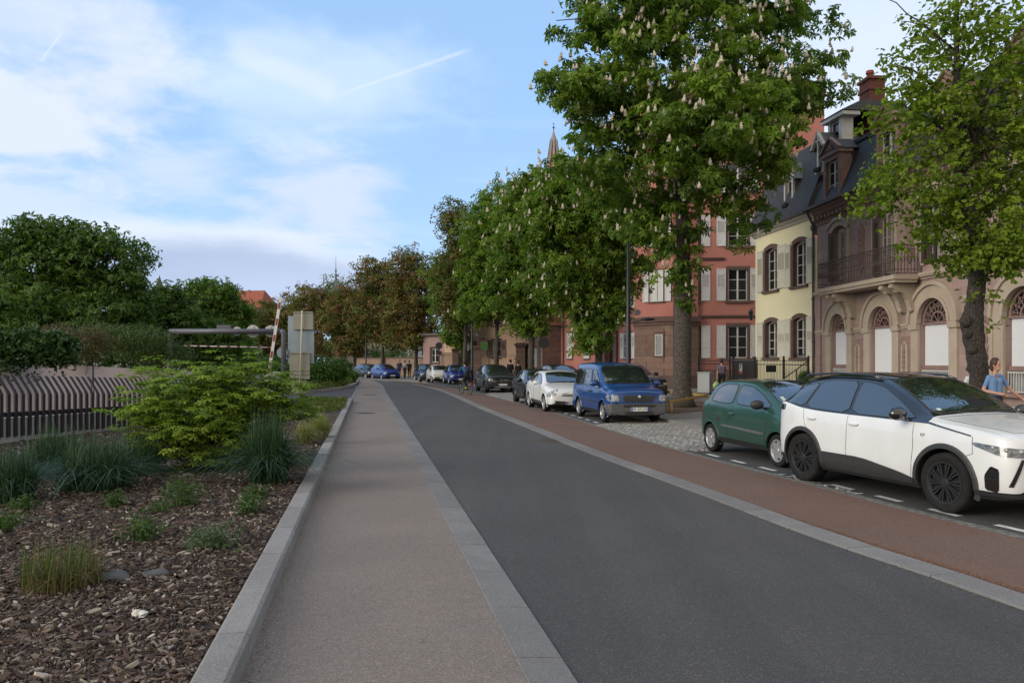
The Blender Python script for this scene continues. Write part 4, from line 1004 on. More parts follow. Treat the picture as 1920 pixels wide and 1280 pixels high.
# ------------------------------------------------ pink sandstone town house (right)
def dirx(px0, px1): pass
A0 = P(1532, 676, 33.0); XV = -.078
def on_line(A, slope, px):
    "point on the facade line through A (dX/dY = slope) seen at column px"
    k = (px-960)/F; Y = (A.x-slope*A.y)/(k-slope); return Vector((k*Y, Y, 0))
def pinkhouse():
    B_ = on_line(A0, XV, 2150); root, L = bldg('stone_townhouse', 'pink and beige sandstone town house with balcony, arched windows and slate mansard', 'house', A0, B_)
    d = (B_-A0); d = Vector((d.x, d.y, 0)).normalized()
    def U(px): q = on_line(A0, XV, px); return (q-Vector((A0.x, A0.y, 0))).length*(1 if px >= 1532 else -1)
    def ZZ(px, py): q = on_line(A0, XV, px); return HC+(HZ-py)/F*q.y
    a1, a2, a3, a4 = U(1574.5), U(1654), U(1753), U(1925)
    w1, w2, w3 = .66, .74, .80       # half widths of the arched openings
    zs = [3.05, 3.05, 3.05]; z_sp = ZZ(1653, 600); ze = 7.55
    zb = ZZ(1574, 545)   # string course below the first floor
    zb = 4.55
    hol = []
    for c, w, zlo in ((a1, w1, .9), (a2, w2, .25), (a3, w3, .9), (a4, w3, .9)): hol.append((c-w, c+w, zlo, 3.02+w, w-.02))
    up = []
    for c, w in ((a1, .62), (a2+.25, .62), (a3+.1, .60), (a4, .6)): up.append((c-w, c+w, 4.78 if c > a1+.1 and c < a3-1 else 4.9, 7.15, .22))
    m = MB(); holed_wall(m, 0, L, 0, ze, hol+up, 0, .34); m.box(0.0, .4, 0.001, 7, 0, ze-.01); m.box(L-.3, L, 0.001, 7, 0, ze); m.build('wall', M_PINK, root)
    # beige plinth, piers and arch surrounds
    for c, w in ((a1, w1), (a2, w2), (a3, w3), (a4, w3)):
        m = MB(); ringsec(m, c, 3.02, w-.02, w+.40, 0, pi, -.10, .02); ringsec(m, c, 3.02, w+.40, w+.52, 0, pi, -.17, .02); ringsec(m, c, 3.02, w-.02, w+.09, 0, pi, -.14, -.101)
        for s in (-1, 1):
            m.box(c+s*w, c+s*(w+.40), -.08, .02, .55, 2.82); m.box(c+s*(w-.0), c+s*(w+.46), -.14, .02, 2.821, 3.015)
        m.build('arch_surround', M_BEIGE, root)
    m = MB(); m.box(-.02, L, -.12, .02, 0, .5); m.box(-.02, L, -.16, .02, .501, .56)
    m.build('plinth', M_BEIGE, root)
    m = MB(); ed = [(-.02, .16)]
    m.box(-.02, .42, -.07, .02, .57, 4.5); m.build('corner_pier', M_PINK, root)
    m = MB(); moulding(m, -.05, a1-w1-.55, 2.86, BAND); moulding(m, a1+w1+.53, a2-w2-.53, 2.86, BAND); moulding(m, a2+w2+.53, a3-w3-.53, 2.86, BAND); moulding(m, a3+w3+.53, a4-w3-.53, 3.55, BAND)
    m.build('impost_band', M_BEIGE, root)
    m = MB(); moulding(m, -.06, L, 4.42, [(0, 0), (.05, .02), (.08, .08), (.14, .10), (.17, .17), (.17, .24), (0, .26)]); m.build('string_course', M_BEIGE, root)
    m = MB(); moulding(m, -.06, L, 7.42, [(0, 0), (.05, .02), (.05, .08), (0, .10)]); moulding(m, -.08, L, 7.75, CORN); m.box(-.0, L, -.03, .3, 7.55, 7.78)
    for k in range(int(L/.32)):
        m.box(.1+k*.32, .22+k*.32, -.22, 0, 7.62, 7.78)
    m.build('cornice', M_PINKD, root)
    m = MB(); m.box(-.12, L, -.50, -.34, 8.10, 8.22); m.build('gutter', M_DZINC, root)
    # carved panels between the arches
    for (c, hw) in (((a1+a2)/2+.0, .33), ((a2+a3)/2, .36), (a3+2.55, .48)):
        big = c > a3
        z0, z1 = (.95, 2.62) if not big else (.75, 3.1)
        m = MB(); m.prism([(c-hw, z0), (c+hw, z0), (c+hw, z1-.1), (c+hw-.1, z1), (c-hw+.1, z1), (c-hw, z1-.1)], XZ(), -.05, .0); pnl = m.build('stone_panel', M_PINKD, root)
        w_ = hw*.52; zc = (z0+z1)/2; hh = (z1-z0)*.33
        p = arc(c, zc+hh, w_*.6, 0, pi, 10)+arc(c, zc-hh, w_*.6, pi, 2*pi, 10)
        p = [(c+w_, zc-hh), (c+w_, zc+hh)]+arc(c, zc+hh, w_*.6, 0, pi, 10)+[(c-w_, zc+hh), (c-w_, zc-hh)]+arc(c, zc-hh, w_*.6, pi, 2*pi, 10)
        m = MB(); m.prism(p, XZ(), -.11, -.051); m.build('cartouche', M_BEIGE, pnl)
        m = MB()
        for k in range(7):
            t = k/6; m.ball((c, -.125, zc+hh*(1-2*t)*.95), (w_*.38*sin(pi*(t*.8+.15))+.02, .03, hh*.19), 10, 6)
        m.build('carved_relief', M_PINKD, pnl, smooth=True)
    # ground floor closed roller blinds, sills and fanlight grilles
    for c, w, zlo in ((a1, w1, .9), (a2, w2, .25), (a3, w3, .9), (a4, w3, .9)):
        if zlo > .5:
            m = MB(); m.box(c-w+.03, c+w-.03, .16, .20, zlo+.75, 3.0); m.build('roller_blind', M_ROLL, root)
            m = MB(); m.box(c-w, c+w, .10, .18, zlo+.62, zlo+.75); m.box(c-w, c+w, -.18, .2, zlo-.1, zlo)
            m.build('sill', M_PINKD, root)
            m = MB(); m.box(c-w, c+w, .2, .24, zlo, zlo+.62); pn = m.build('apron_panel', M_CURT, root)
            m = MB(); n = 15
            for k in range(n+1): x = c-w+.02+(2*w-.04)*k/n; m.box(x-.011, x+.011, .06, .082, zlo+.01, zlo+.60)
            m.box(c-w, c+w, .055, .087, zlo+.56, zlo+.60); m.box(c-w, c+w, .055, .087, zlo+.03, zlo+.06); m.build('sill_railing', M_WPAINT, pn)
        else:
            m = MB(); m.box(c-w+.02, c+w-.02, .14, .20, zlo, 3.0); m.build('roller_blind', M_ROLL, root)
            m = MB(); m.box(c-w, c+w, -.25, .3, .0, zlo); m.build('door_step', M_BEIGE, root)
        m = MB(); m.prism(arc(c, 3.0, w-.03, 0, pi, 16), XZ(), .19, .23); fl = m.build('fanlight', M_DARK, root)
        m = MB(); ringsec(m, c, 3.02, w-.09, w-.02, 0, pi, .08, .15); ringsec(m, c, 3.02, w*.40, w*.46, 0, pi, .08, .14, 12); m.box(c-w, c+w, .08, .16, 2.97, 3.03)
        for k in range(9):
            a = pi*(k+.5)/9; p0 = (c+w*.44*cos(a), .11, 3.02+w*.44*sin(a)); p1 = (c+(w-.06)*cos(a), .11, 3.02+(w-.06)*sin(a)); m.bar(p0, p1, .022)
            rr = w*.70; m.tube([(c+rr*cos(a)+w*.10*cos(b), .11, 3.02+rr*sin(a)+w*.10*sin(b)) for b in [2*pi*i/8 for i in range(9)]], .012, 4, cap=False)
            if k % 2 == 0: m.bar((c, .11, 3.03), (c+w*.42*cos(a), .11, 3.02+w*.42*sin(a)), .02)
        m.build('fanlight_grille', M_PINKD, fl)
    # first floor windows with surrounds and louvred shutters
    for i, (x0, x1, z0, z1, rs) in enumerate(up):
        window(root, x0+.02, x1-.02, z0+.02, z1-.02, .22, rs-.02, M_WPAINT, (2, 3))
        m = MB(); p = segtop(x0-.16, x1+.16, z1+.20, .28); q_ = segtop(x0, x1, z1, rs); m.prism(p+q_[::-1], XZ(), -.07, .0)
        m.box(x0-.16, x0, -.07, .0, z0, z1-rs); m.box(x1, x1+.16, -.07, 0, z0, z1-rs); m.prism(segtop(x0-.22, x1+.22, z1+.34, .32)+segtop(x0-.22, x1+.22, z1+.22, .30)[::-1], XZ(), -.15, -.0)
        m.build('window_surround', M_BEIGE, root)
        for s, a in ((-1, x0), (1, x1)):
            shutter(root, (a if s < 0 else a-.42)+.0, (a+.42 if s < 0 else a), z0+.05, z1-rs-.02, pmat('taupe_shutter', (.22, .185, .165), .7), y=.12, swing=(-1.15 if s < 0 else 1.15), hinge=a, louv=(.08, .93))
    for c, hw in (((up[0][1]+up[1][0])/2, .2), ((up[1][1]+up[2][0])/2, .2), ((up[2][1]+up[3][0])/2+.2, .2)):
        m = MB(); m.prism([(c-hw, 5.3), (c, 5.05), (c+hw, 5.3), (c+hw, 6.7), (c, 6.95), (c-hw, 6.7)], XZ(), -.05, 0); pn = m.build('stone_panel', M_PINKD, root)
        m = MB()
        for k in range(6): m.ball((c, -.06, 5.4+k*.25), (.05+.05*sin(k*1.3)**2, .03, .11), 8, 6)
        m.build('carved_relief', M_PINKD, pn, smooth=True)
    # balcony from the first arch to the third
    b0, b1, dp = a1+.12, a3-.62, 1.0
    m = MB(); m.box(b0, b1, -dp, -.17, 4.46, 4.60); m.box(b0+.05, b1-.05, -dp+.06, -.172, 4.36, 4.459); bal = m.build('balcony', M_BEIGE, root)
    for c in (b0+.55, b0+1.05, b1-.45, b1-1.05):
        m = MB(); p = [(0, 4.34), (-.85, 4.34), (-.88, 4.22), (-.70, 4.10), (-.45, 4.02), (-.30, 3.82), (-.22, 3.55), (-.10, 3.42), (0, 3.40)]
        m.prism(p, lambda u, v, d: (d, u, v), c-.12, c+.12); m.ball((c, -.62, 4.14), (.13, .14, .11), 10, 6); m.ball((c, -.16, 3.52), (.13, .09, .12), 10, 6)
        m.build('console', M_BEIGE, bal)
    m = MB()
    def rail(pa, pb):
        L_ = (Vector(pb)-Vector(pa)).length; n = max(2, int(L_/.11)); a = Vector(pa); b = Vector(pb)
        for z in (0, .12, .78, .92): m.bar(a+Vector((0, 0, z)), b+Vector((0, 0, z)), .035 if z == .92 else .02)
        for k in range(n+1):
            p = a.lerp(b, k/n); m.bar(p, p+Vector((0, 0, .9)), .018)
            if k < n: q = a.lerp(b, (k+.5)/n); m.tube([q+(b-a).normalized()*.035*cos(t)+Vector((0, 0, .45+.09*sin(t))) for t in [2*pi*i/8 for i in range(9)]], .008, 4, cap=False)
    rail((b0+.04, -dp+.05, 4.66), (b1-.04, -dp+.05, 4.66)); rail((b0+.04, -dp+.05, 4.66), (b0+.04, -.05, 4.66)); rail((b1-.04, -dp+.05, 4.66), (b1-.04, -.05, 4.66))
    m.build('railing', M_IRONB, bal)
    for c in (a3+.1, a4):
        m = MB(); x0, x1 = c-.6, c+.6; n = 10
        for z in (4.95, 5.55, 5.75): m.bar((x0, -.03, z), (x1, -.03, z), .025)
        for k in range(n+1): x = x0+(x1-x0)*k/n; m.bar((x, -.03, 4.95), (x, -.03, 5.75), .018)
        m.build('window_guard', M_IRONB, root)
    # mansard
    zt = 10.5; m = MB(); yb = .75
    m.add([(-.05, -.2, 8.2), (L, -.2, 8.2), (L, yb, zt), (-.05, yb, zt)], [(0, 1, 2, 3)]); m.add([(-.05, -.2, 8.2), (-.05, yb, zt), (-.05, 8, zt), (-.05, 8, 8.2)], [(0, 1, 2, 3)])
    m.add([(L, -.2, 8.2), (L, yb, zt), (L, 8, zt), (L, 8, 8.2)], [(3, 2, 1, 0)])
    rf = m.build('roof', M_SLATE, root)
    m = MB(); m.add([(-.05, yb, zt), (L, yb, zt), (L, 6, zt+1.0), (1.5, 6, zt+1.0)], [(0, 1, 2, 3)]); m.add([(-.05, yb, zt), (1.5, 6, zt+1), (-.05, 8, zt)], [(0, 1, 2)]); m.box(-.08, L, yb-.1, yb+.08, zt-.06, zt+.07); m.build('upper_roof', M_SLATE, rf)
    def dormer(c, w=.68, z0=8.28, z1=10.02, white=False):
        m = MB(); y0 = -.12; fr = .17
        m.box(c-w, c-w+fr, y0, y0+.5, z0, z1); m.box(c+w-fr, c+w, y0, y0+.5, z0, z1); m.box(c-w+fr, c+w-fr, y0+.001, y0+.5, z0, z0+.14); m.box(c-w+fr, c+w-fr, y0+.001, y0+.5, z1-.18, z1)
        m.box(c-w-.10, c+w+.10, y0-.10, y0+.5, z1+.001, z1+.12)
        m.prism([(c-w-.12, z1+.121), (c+w+.12, z1+.121), (c, z1+.66)], XZ(), y0-.04, y0+.3)
        m.bar((c-w-.16, y0-.06, z1+.15), (c, y0-.06, z1+.72), .09, .16, up=(0, 1, 0)); m.bar((c+w+.16, y0-.06, z1+.15), (c, y0-.06, z1+.72), .09, .16, up=(0, 1, 0))
        m.ball((c, y0-.06, z1+.33), (.12, .05, .12), 12, 8)
        for s in (-1, 1): m.tube([(c+s*.14, y0-.05, z1+.24), (c+s*.3, y0-.05, z1+.30), (c+s*.45, y0-.05, z1+.20)], [.05, .04, .015], 6)
        d_ = m.build('dormer', M_WPAINT if white else M_PINKD, rf)
        m = MB(); m.add([(c-w+.02, y0+.3, z0), (c-w+.02, 1.6, z0+2.4), (c-w+.02, 1.6, z1+.1), (c-w+.02, y0+.3, z1+.1)], [(0, 1, 2, 3)]); m.add([(c+w-.02, y0+.3, z0), (c+w-.02, 1.6, z0+2.4), (c+w-.02, 1.6, z1+.1), (c+w-.02, y0+.3, z1+.1)], [(3, 2, 1, 0)])
        m.add([(c-w-.14, y0-.1, z1+.14), (c, y0-.1, z1+.70), (c, 2.6, z1+.70), (c-w-.14, 2.6, z1+.14)], [(0, 1, 2, 3)]); m.add([(c+w+.14, y0-.1, z1+.14), (c, y0-.1, z1+.70), (c, 2.6, z1+.70), (c+w+.14, 2.6, z1+.14)], [(3, 2, 1, 0)])
        m.build('dormer_roof', M_SLATE, d_)
        window(d_, c-w+fr, c+w-fr, z0+.14, z1-.18, y0+.16, 0, M_WPAINT, (2, 3), glass=M_GLASS)
    for c in (a1-.45, a2+.5, a3+.8, a4+.2): dormer(c)
    # brick and plain chimneys
    for (cx, cy, z0, z1, w, dd, mt, nm) in ((-.35, 2.6, 10.0, 13.7, .42, .34, M_BRICK, 'chimney'), (-1.35, 3.0, 9.5, 12.7, .30, .28, M_BEIGE, 'chimney'), (a4-.5, 3.4, 11.3, 13.2, .55, .4, M_BEIGE, 'chimney')):
        m = MB(); m.box(cx-w, cx+w, cy-dd, cy+dd, z0, z1); m.box(cx-w-.05, cx+w+.05, cy-dd-.05, cy+dd+.05, z1-.45, z1-.36); m.box(cx-w-.08, cx+w+.08, cy-dd-.08, cy+dd+.08, z1+.001, z1+.12); ch = m.build(nm, mt, rf)
        m = MB(); m.lathe([(.14, z1+.12), (.13, z1+.4), (.17, z1+.42), (.15, z1+.55), (.001, z1+.6)], 12, (cx-w*.4, cy, 0)); m.build('chimney_pot', M_TILE, ch)
    # drain pipe at the joint with the yellow house
    m = MB(); m.tube([(-.10, -.42, 8.1), (-.10, -.12, 7.5), (-.10, -.12, .2)], .055, 10)
    for z in (1.2, 2.6, 4.4, 6.2): m.lathe([(.07, z-.04), (.075, z), (.07, z+.04)], 10, (-.10, -.12, 0))
    m.box(-.2, 0, -.2, -.06, 7.3, 7.5); m.build('drain_pipe', M_DZINC, root, smooth=False)
pinkhouse()

# ------------------------------------------------ yellow house
def yellowhouse():
    a = Vector((12.05, 38.8, 0)); b = Vector((A0.x-.05, A0.y+.3, 0)); root, L = bldg('yellow_house', 'pale yellow house with cream shutters and slate roof between the red and the stone houses', 'house', a, b)
    sl_ = (b.x-a.x)/(b.y-a.y)
    def U(px): k = (px-960)/F; Y = (a.x-sl_*a.y)/(k-sl_); return (Vector((k*Y, Y))-a.xy).length
    def Z(px, py): k = (px-960)/F; Y = (a.x-sl_*a.y)/(k-sl_); return HC+(HZ-py)/F*Y
    wins = []
    for pa, pb in ((1434, 1459), (1486, 1513)):
        x0, x1 = U(pa), U(pb); pc = (pa+pb)/2; wins += [(x0, x1, Z(pc, 545 if pc < 1470 else 536), Z(pc, 463 if pc < 1470 else 450), .13), (x0, x1, Z(pc, 671), Z(pc, 600 if pc < 1470 else 593), .13)]
    ze = Z(1412, 449)
    m = MB(); holed_wall(m, 0, L, 0, ze, wins, 0, .25); m.box(0, .3, .001, 7, 0, ze-.01); m.build('wall', M_YELL, root)
    m = MB(); m.box(0, L, -.06, .0, 0, .55); m.build('plinth', M_STONED, root)
    for x0, x1, z0, z1, r in wins:
        window(root, x0+.10, x1-.10, z0+.06, z1-.08, .17, r*.8, M_WPAINT, (2, 4), sash=.045)
        m = MB(); p = segtop(x0-.07, x1+.07, z1+.14, r+.03); q = segtop(x0+.09, x1-.09, z1-.06, r*.8); m.prism(p+q[::-1], XZ(), -.035, .16)
        m.box(x0-.07, x0+.09, -.035, .16, z0, z1-r); m.box(x1-.09, x1+.07, -.035, .16, z0, z1-r); m.box(x0-.14, x1+.14, -.12, .16, z0-.10, z0); m.build('window_surround', M_STONED, root)
        w = (x1-x0)*.5
        shutter(root, x0-.08-w, x0-.08, z0+.03, z1-.05, M_SHUTC, y=-.045, louv=(.42, .80) if z0 > 4 else (.42, .62), swing=-.07, hinge=x0-.08)
        shutter(root, x1+.08, x1+.08+w, z0+.03, z1-.05, M_SHUTC, y=-.045, louv=(.42, .80) if z0 > 4 else (.42, .62), swing=.07, hinge=x1+.08)
    for x0, x1, z0, z1, r in wins:
        if z0 < 4:
            m = MB(); n = 7
            for k in range(n+1): x = x0+.1+(x1-x0-.2)*k/n; m.bar((x, .02, z0-.02), (x, .02, z0+.18), .014)
            m.bar((x0+.08, .02, z0+.17), (x1-.08, .02, z0+.17), .02); m.build('window_guard', M_BLACKIRON, root)
    m = MB(); moulding(m, -.1, L, ze-.02, [(0, 0), (.10, .04), (.14, .12), (.30, .16), (.34, .26), (0, .28)]); m.build('eaves', M_WPAINT, root)
    m = MB(); m.box(-.2, L, -.46, -.34, ze+.22, ze+.32); m.build('gutter', M_DZINC, root)
    zt = ze+3.7; m = MB()
    m.add([(-.2, -.40, ze+.27), (L+.1, -.40, ze+.27), (L+.1, 1.0, zt), (.2, 1.0, zt)], [(0, 1, 2, 3)]); m.add([(-.2, -.40, ze+.27), (.2, 1.0, zt), (.2, 7, zt), (-.2, 8, ze+.27)], [(0, 1, 2, 3)]); m.add([(.2, 1.0, zt), (L+.1, 1.0, zt), (L+.1, 5, zt+1.2), (1.2, 5, zt+1.2)], [(0, 1, 2, 3)])
    rf = m.build('roof', M_SLATE, root)
    # carved white dormer with pointed gable
    def gdormer(c, z0, h, w, yy):
        m = MB(); m.box(c-w, c-w+.12, yy, yy+.3, z0, z0+h*.62); m.box(c+w-.12, c+w, yy, yy+.3, z0, z0+h*.62); m.box(c-w-.05, c+w+.05, yy-.08, yy+.3, z0-.1, z0); ringsec(m, c, z0+h*.62, w*.50, w*.98, 0, pi, yy, yy+.3, 10)
        m.bar((c-w-.20, yy-.12, z0+h*.60), (c, yy-.12, z0+h), .10, .14, up=(0, 1, 0)); m.bar((c+w+.20, yy-.12, z0+h*.60), (c, yy-.12, z0+h), .10, .14, up=(0, 1, 0))
        m.bar((c-w*.8, yy-.12, z0+h*.78), (c+w*.8, yy-.12, z0+h*.78), .06); m.bar((c, yy-.12, z0+h*.62), (c, yy-.12, z0+h*1.08), .06)
        d_ = m.build('dormer', M_WPAINT, rf)
        m = MB(); m.add([(c-w-.26, yy-.2, z0+h*.57), (c, yy-.2, z0+h+.04), (c, yy+1.7, z0+h+.04), (c-w-.26, yy+1.7, z0+h*.57)], [(0, 1, 2, 3)]); m.add([(c+w+.26, yy-.2, z0+h*.57), (c, yy-.2, z0+h+.04), (c, yy+1.7, z0+h+.04), (c+w+.26, yy+1.7, z0+h*.57)], [(3, 2, 1, 0)])
        for s in (-1, 1): m.add([(c+s*w, yy+.1, z0), (c+s*w, yy+1.2, z0+h*.5), (c+s*w, yy+1.6, z0+h*.62), (c+s*w, yy+.1, z0+h*.62)], [(0, 1, 2, 3)])
        m.build('dormer_roof', M_ZINC, d_)
        window(d_, c-w+.12, c+w-.12, z0, z0+h*.6, yy+.15, 0, M_WPAINT, (1, 2)); 
        m = MB(); m.box(c-.2, c+.2, yy-.22, yy-.08, z0-.06, z0+.1); m.build('window_box', M_DARK, d_)
    gdormer(U(1478), ze+.95, 1.95, .42, .0)
    gdormer(U(1524), ze+2.05, 1.6, .30, .35)
    # tall dormer block towards the stone house
    c = U(1527); m = MB(); m.box(c-.5, c-.35, .9, 1.4, zt-1.4, zt+.45); m.box(c+.35, c+.6, .9, 1.4, zt-1.4, zt+.45); m.box(c-.75, c+.95, .72, 1.5, zt+.45, zt+.60); m.box(c-.35, c+.35, 1.15, 1.25, zt-1.4, zt+.45); d_ = m.build('dormer', M_WPAINT, rf)
    m = MB(); m.add([(c-.8, .65, zt+.62), (c+1.0, .65, zt+.62), (c+.75, 1.7, zt+1.15), (c-.3, 1.7, zt+1.15)], [(0, 1, 2, 3)]); m.add([(c-.8, .65, zt+.62), (c-.3, 1.7, zt+1.15), (c-.3, 3.2, zt+1.15), (c-.8, 4, zt+.62)], [(0, 1, 2, 3)]); m.add([(c+1.0, .65, zt+.62), (c+.75, 1.7, zt+1.15), (c+.75, 3.2, zt+1.15), (c+1.0, 4, zt+.62)], [(3, 2, 1, 0)]); m.add([(c-.3, 1.7, zt+1.15), (c+.75, 1.7, zt+1.15), (c+.75, 3.2, zt+1.15), (c-.3, 3.2, zt+1.15)], [(0, 1, 2, 3)]); m.box(c-.5, c-.45, .9, 3, zt-.9, zt+.6); m.build('dormer_roof', M_SLATE, d_)
    window(d_, c-.34, c+.34, zt-1.3, zt+.4, 1.0, 0, M_WPAINT, (1, 2))
yellowhouse()

# ------------------------------------------------ red house with the rusticated corner
def redhouse():
    Yc = 48.5; xc = (1308-960)/F*Yc; xl = (1212-960)/F*Yc
    # right wing, facing the viewer
    root, L = bldg('red_house', 'large brick-red rendered house with white shutters and a rusticated stone corner', 'house', (xc-.2, Yc-.0, 0), (xc+7.6, Yc-.6, 0))
    def U(px): return (px-960)/F*Yc-(xc-.2)
    def Z(py): return HC+(HZ-py)/F*Yc
    def winset(root, cx, w, z0, z1, y=0, sh=True, off=.02, frame=True, louv=(.42, .80)):
        m = MB(); m.box(cx-w-.14, cx-w, y-.03, y+.12, z0, z1); m.box(cx+w, cx+w+.14, y-.03, y+.12, z0, z1); m.box(cx-w-.14, cx+w+.14, y-.035, y+.12, z1, z1+.18); m.box(cx-w-.2, cx+w+.2, y-.12, y+.12, z0-.14, z0)
        m.build('window_surround', M_STONED, root)
        window(root, cx-w, cx+w, z0, z1, y+.10, 0, M_WPAINT, (2, 3), sash=.06)
        if sh:
            shutter(root, cx-w-.16-w*.95, cx-w-.16, z0, z1+.03, M_SHUT, y=y-.03, louv=louv, swing=-.05, hinge=cx-w-.16); shutter(root, cx+w+.16, cx+w+.16+w*.95, z0, z1+.03, M_SHUT, y=y-.03, louv=louv, swing=.05, hinge=cx+w+.16)
    cols = [U(1382), U(1292)]; rows = [(Z(671), Z(611)), (Z(564), Z(505)), (Z(462), Z(405)), (Z(362), Z(310))]
    ze = Z(195); hol = []
    w = .58
    for c in cols+[U(1470)]:
        for z0, z1 in rows: hol.append((c-w, c+w, z0, z1))
    m = MB(); holed_wall(m, -1.6, L, 0, ze, [h for h in hol if h[0] > -1.5], 0, .2); m.box(L-.2, L, .001, 9, 0, ze); m.box(-1.5, L, 2, 2.2, 0, ze+1.5); m.build('wall', M_RED, root)
    for c in cols+[U(1470)]:
        for i, (z0, z1) in enumerate(rows):
            if c-w > -1.5: winset(root, c, w, z0, z1, louv=(.42, .80) if i else (.3, .32))
    m = MB(); moulding(m, -.1, L, Z(597), BAND); m.build('string_course', M_STONED, root)
    m = MB(); moulding(m, U(1316), U(1357), Z(489), [(0, 0), (.08, .02), (.12, .10), (.16, .16), (0, .2)]); m.build('hood_mould', M_STONED, root)
    m = MB(); moulding(m, -1.7, L, ze, CORN); m.build('cornice', M_STONED, root)
    m = MB(); m.add([(-1.9, -.4, ze+.45), (L, -.4, ze+.45), (L, 3.5, ze+2.6), (-1.0, 3.5, ze+2.6)], [(0, 1, 2, 3)]); m.build('roof', M_TILE, root)
    m = MB(); m.box(U(1316), U(1331), -.03, 0, Z(634), Z(624)); m.build('name_plate', M_STONED, root)
    m = MB(); m.box(0, L, -.08, 0, 0, 1.25); m.build('plinth', M_STONE, root)
    # rusticated corner block: faces the street at an angle
    cb = (Vector((xc, Yc-.25)), Vector(((1262-960)/F*(Yc-.9), Yc-.9)), Vector((xl, Yc+.2)), Vector((xl-.5, Yc+1.6)))
    loc = lambda p: root.matrix_basis.inverted() @ Vector((p.x, p.y, 0))
    pts = [loc(p) for p in cb]; inner = [pts[0]+Vector((.0, 3, 0)), pts[3]+Vector((1.5, 2.2, 0))]
    ring = [(p.x, p.y) for p in (pts[0], pts[1], pts[2], pts[3], inner[1], inner[0])]
    m = MB(); m.prism(ring, lambda u, v, d: (u, v, d), 0, Z(604)); m.build('corner_block', M_STONE, root)
    def exp(r, e):
        c = Vector((sum(p[0] for p in r)/len(r), sum(p[1] for p in r)/len(r))); return [tuple(c+(Vector(p)-c)*(1+e)) for p in r]
    m = MB(); m.prism(exp(ring, .03), lambda u, v, d: (u, v, d), 0, .9); m.build('corner_plinth', M_STONED, root); m = MB(); m.prism(exp(ring, .045), lambda u, v, d: (u, v, d), Z(610), Z(604)+.01); m.prism(exp(ring, .09), lambda u, v, d: (u, v, d), Z(604)+.011, Z(594)); m.build('corner_moulding', M_STONED, root)
    m = MB(); m.prism(exp(ring, -.01), lambda u, v, d: (u, v, d), Z(594)+.001, ze); m.build('corner_wall', M_RED, root)
    # small window in the corner block, face pts[1]-pts[2]
    mid = (pts[1]+pts[2])/2; dv = pts[1]-pts[2]; e = empty('corner_bay', (pts[2].x, pts[2].y, 0), atan2(dv.y, dv.x), root); W_ = dv.length
    m = MB(); m.box(W_*.30, W_*.70, -.05, .02, Z(669), Z(622)); cw = m.build('window_surround', M_STONED, e)
    window(e, W_*.36, W_*.64, Z(667), Z(627), -.09, 0, M_WPAINT, (1, 1), sash=.05, glass=M_CURT)
    def shw(e, cx, w, z0, z1, full=False):
        m = MB(); m.box(cx-w-.1, cx+w+.1, -.04, .0, z0-.1, z1+.12); m.build('window_surround', M_STONED, e); window(e, cx-w, cx+w, z0, z1, -.10, 0, M_WPAINT, (2, 2), sash=.05)
        shutter(e, cx-w*1.9-.1, cx-w-.1, z0, z1, M_SHUT, y=-.045); shutter(e, cx+w+.1, cx+w*1.9+.1, z0, z1, M_SHUT, y=-.045)
    shw(e, W_*.42, .45, Z(566), Z(508)); shw(e, W_*.42, .45, Z(462), Z(405))
    # left wing receding along the street
    s0 = cb[3]+Vector((.4, .3)); far_ = Vector((2.1, 68.5)); dvw = s0-far_
    lf = loc(far_); e2 = empty('street_wing', (lf.x, lf.y, 0), atan2(dvw.y, dvw.x)-root.rotation_euler.z, root); LW = dvw.length
    def U2(px): k = (px-960)/F; d = (s0-far_); t = (k*far_.y-far_.x)/(d.x-k*d.y); return t*LW
    def Z2(px, py): t = U2(px)/LW; Y = far_.y+(s0.y-far_.y)*t; return HC+(HZ-py)/F*Y
    ze2 = Z(330); port = (U2(1131), U2(1158)); zp = Z2(1145, 612)
    m = MB(); holed_wall(m, 0, LW+.4, 0, ze2, [(port[0]+.35, port[1]-.35, 0, zp-.35, .8)], 0, .5); m.box(0, .3, .001, 9, 0, ze2); m.build('wall', M_RED, e2)
    m = MB(); pc = (port[0]+port[1])/2; rw = (port[1]-port[0])/2
    holed_wall(m, port[0]-.1, port[1]+.1, 0, zp+.5, [(port[0]+.45, port[1]-.45, 0, zp-.35, .8)], -.14, .2); m.box(port[0]-.1, port[1]+.1, -.139, -.001, zp+.501, zp+.6); m.build('portal', M_STONE, e2)
    m = MB(); m.box(port[0]+.3, port[1]-.3, .35, .42, 0, zp-.3); m.build('door', M_DARK, e2)
    m = MB(); moulding(m, 0, port[0]-.2, Z2(1165, 603), BAND); moulding(m, port[1]+.2, LW, Z2(1165, 603), BAND); m.build('string_course', M_STONED, e2)
    m = MB(); moulding(m, 0, LW+.3, ze2, CORN); m.build('cornice', M_STONED, e2)
    for px in (1069, 1101, 1178):
        for k, (zz0, zz1) in enumerate(((Z2(px, 672), Z2(px, 624)), (Z2(px, 579), Z2(px, 532)), (Z2(px, 486), Z2(px, 445)))):
            cx = U2(px)
            if px < 1120 and k == 0:
                m = MB(); m.box(cx-.62, cx+.62, -.04, 0, zz0-.12, zz1+.12); sw = m.build('window_surround', M_STONED, e2)
                shutter(e2, cx-.5, cx, zz0, zz1, M_SHUT, y=-.045); shutter(e2, cx, cx+.5, zz0, zz1, M_SHUT, y=-.045)
            else: shw(e2, cx, .5, zz0, zz1)
    # projecting porch wing far left
    m = MB(); zq = Z2(1035, 612); m.box(U2(1012), U2(1052), -1.6, -.01, 0, zq); m.build('porch', M_STONE, e2)
    m = MB(); m.box(U2(1010)-.1, U2(1052)+.15, -1.75, -.01, zq+.001, zq+.25); m.box(U2(1012), U2(1052), -1.5, -.01, zq+.251, zq+2.6); m.build('porch_wall', M_RED, e2)
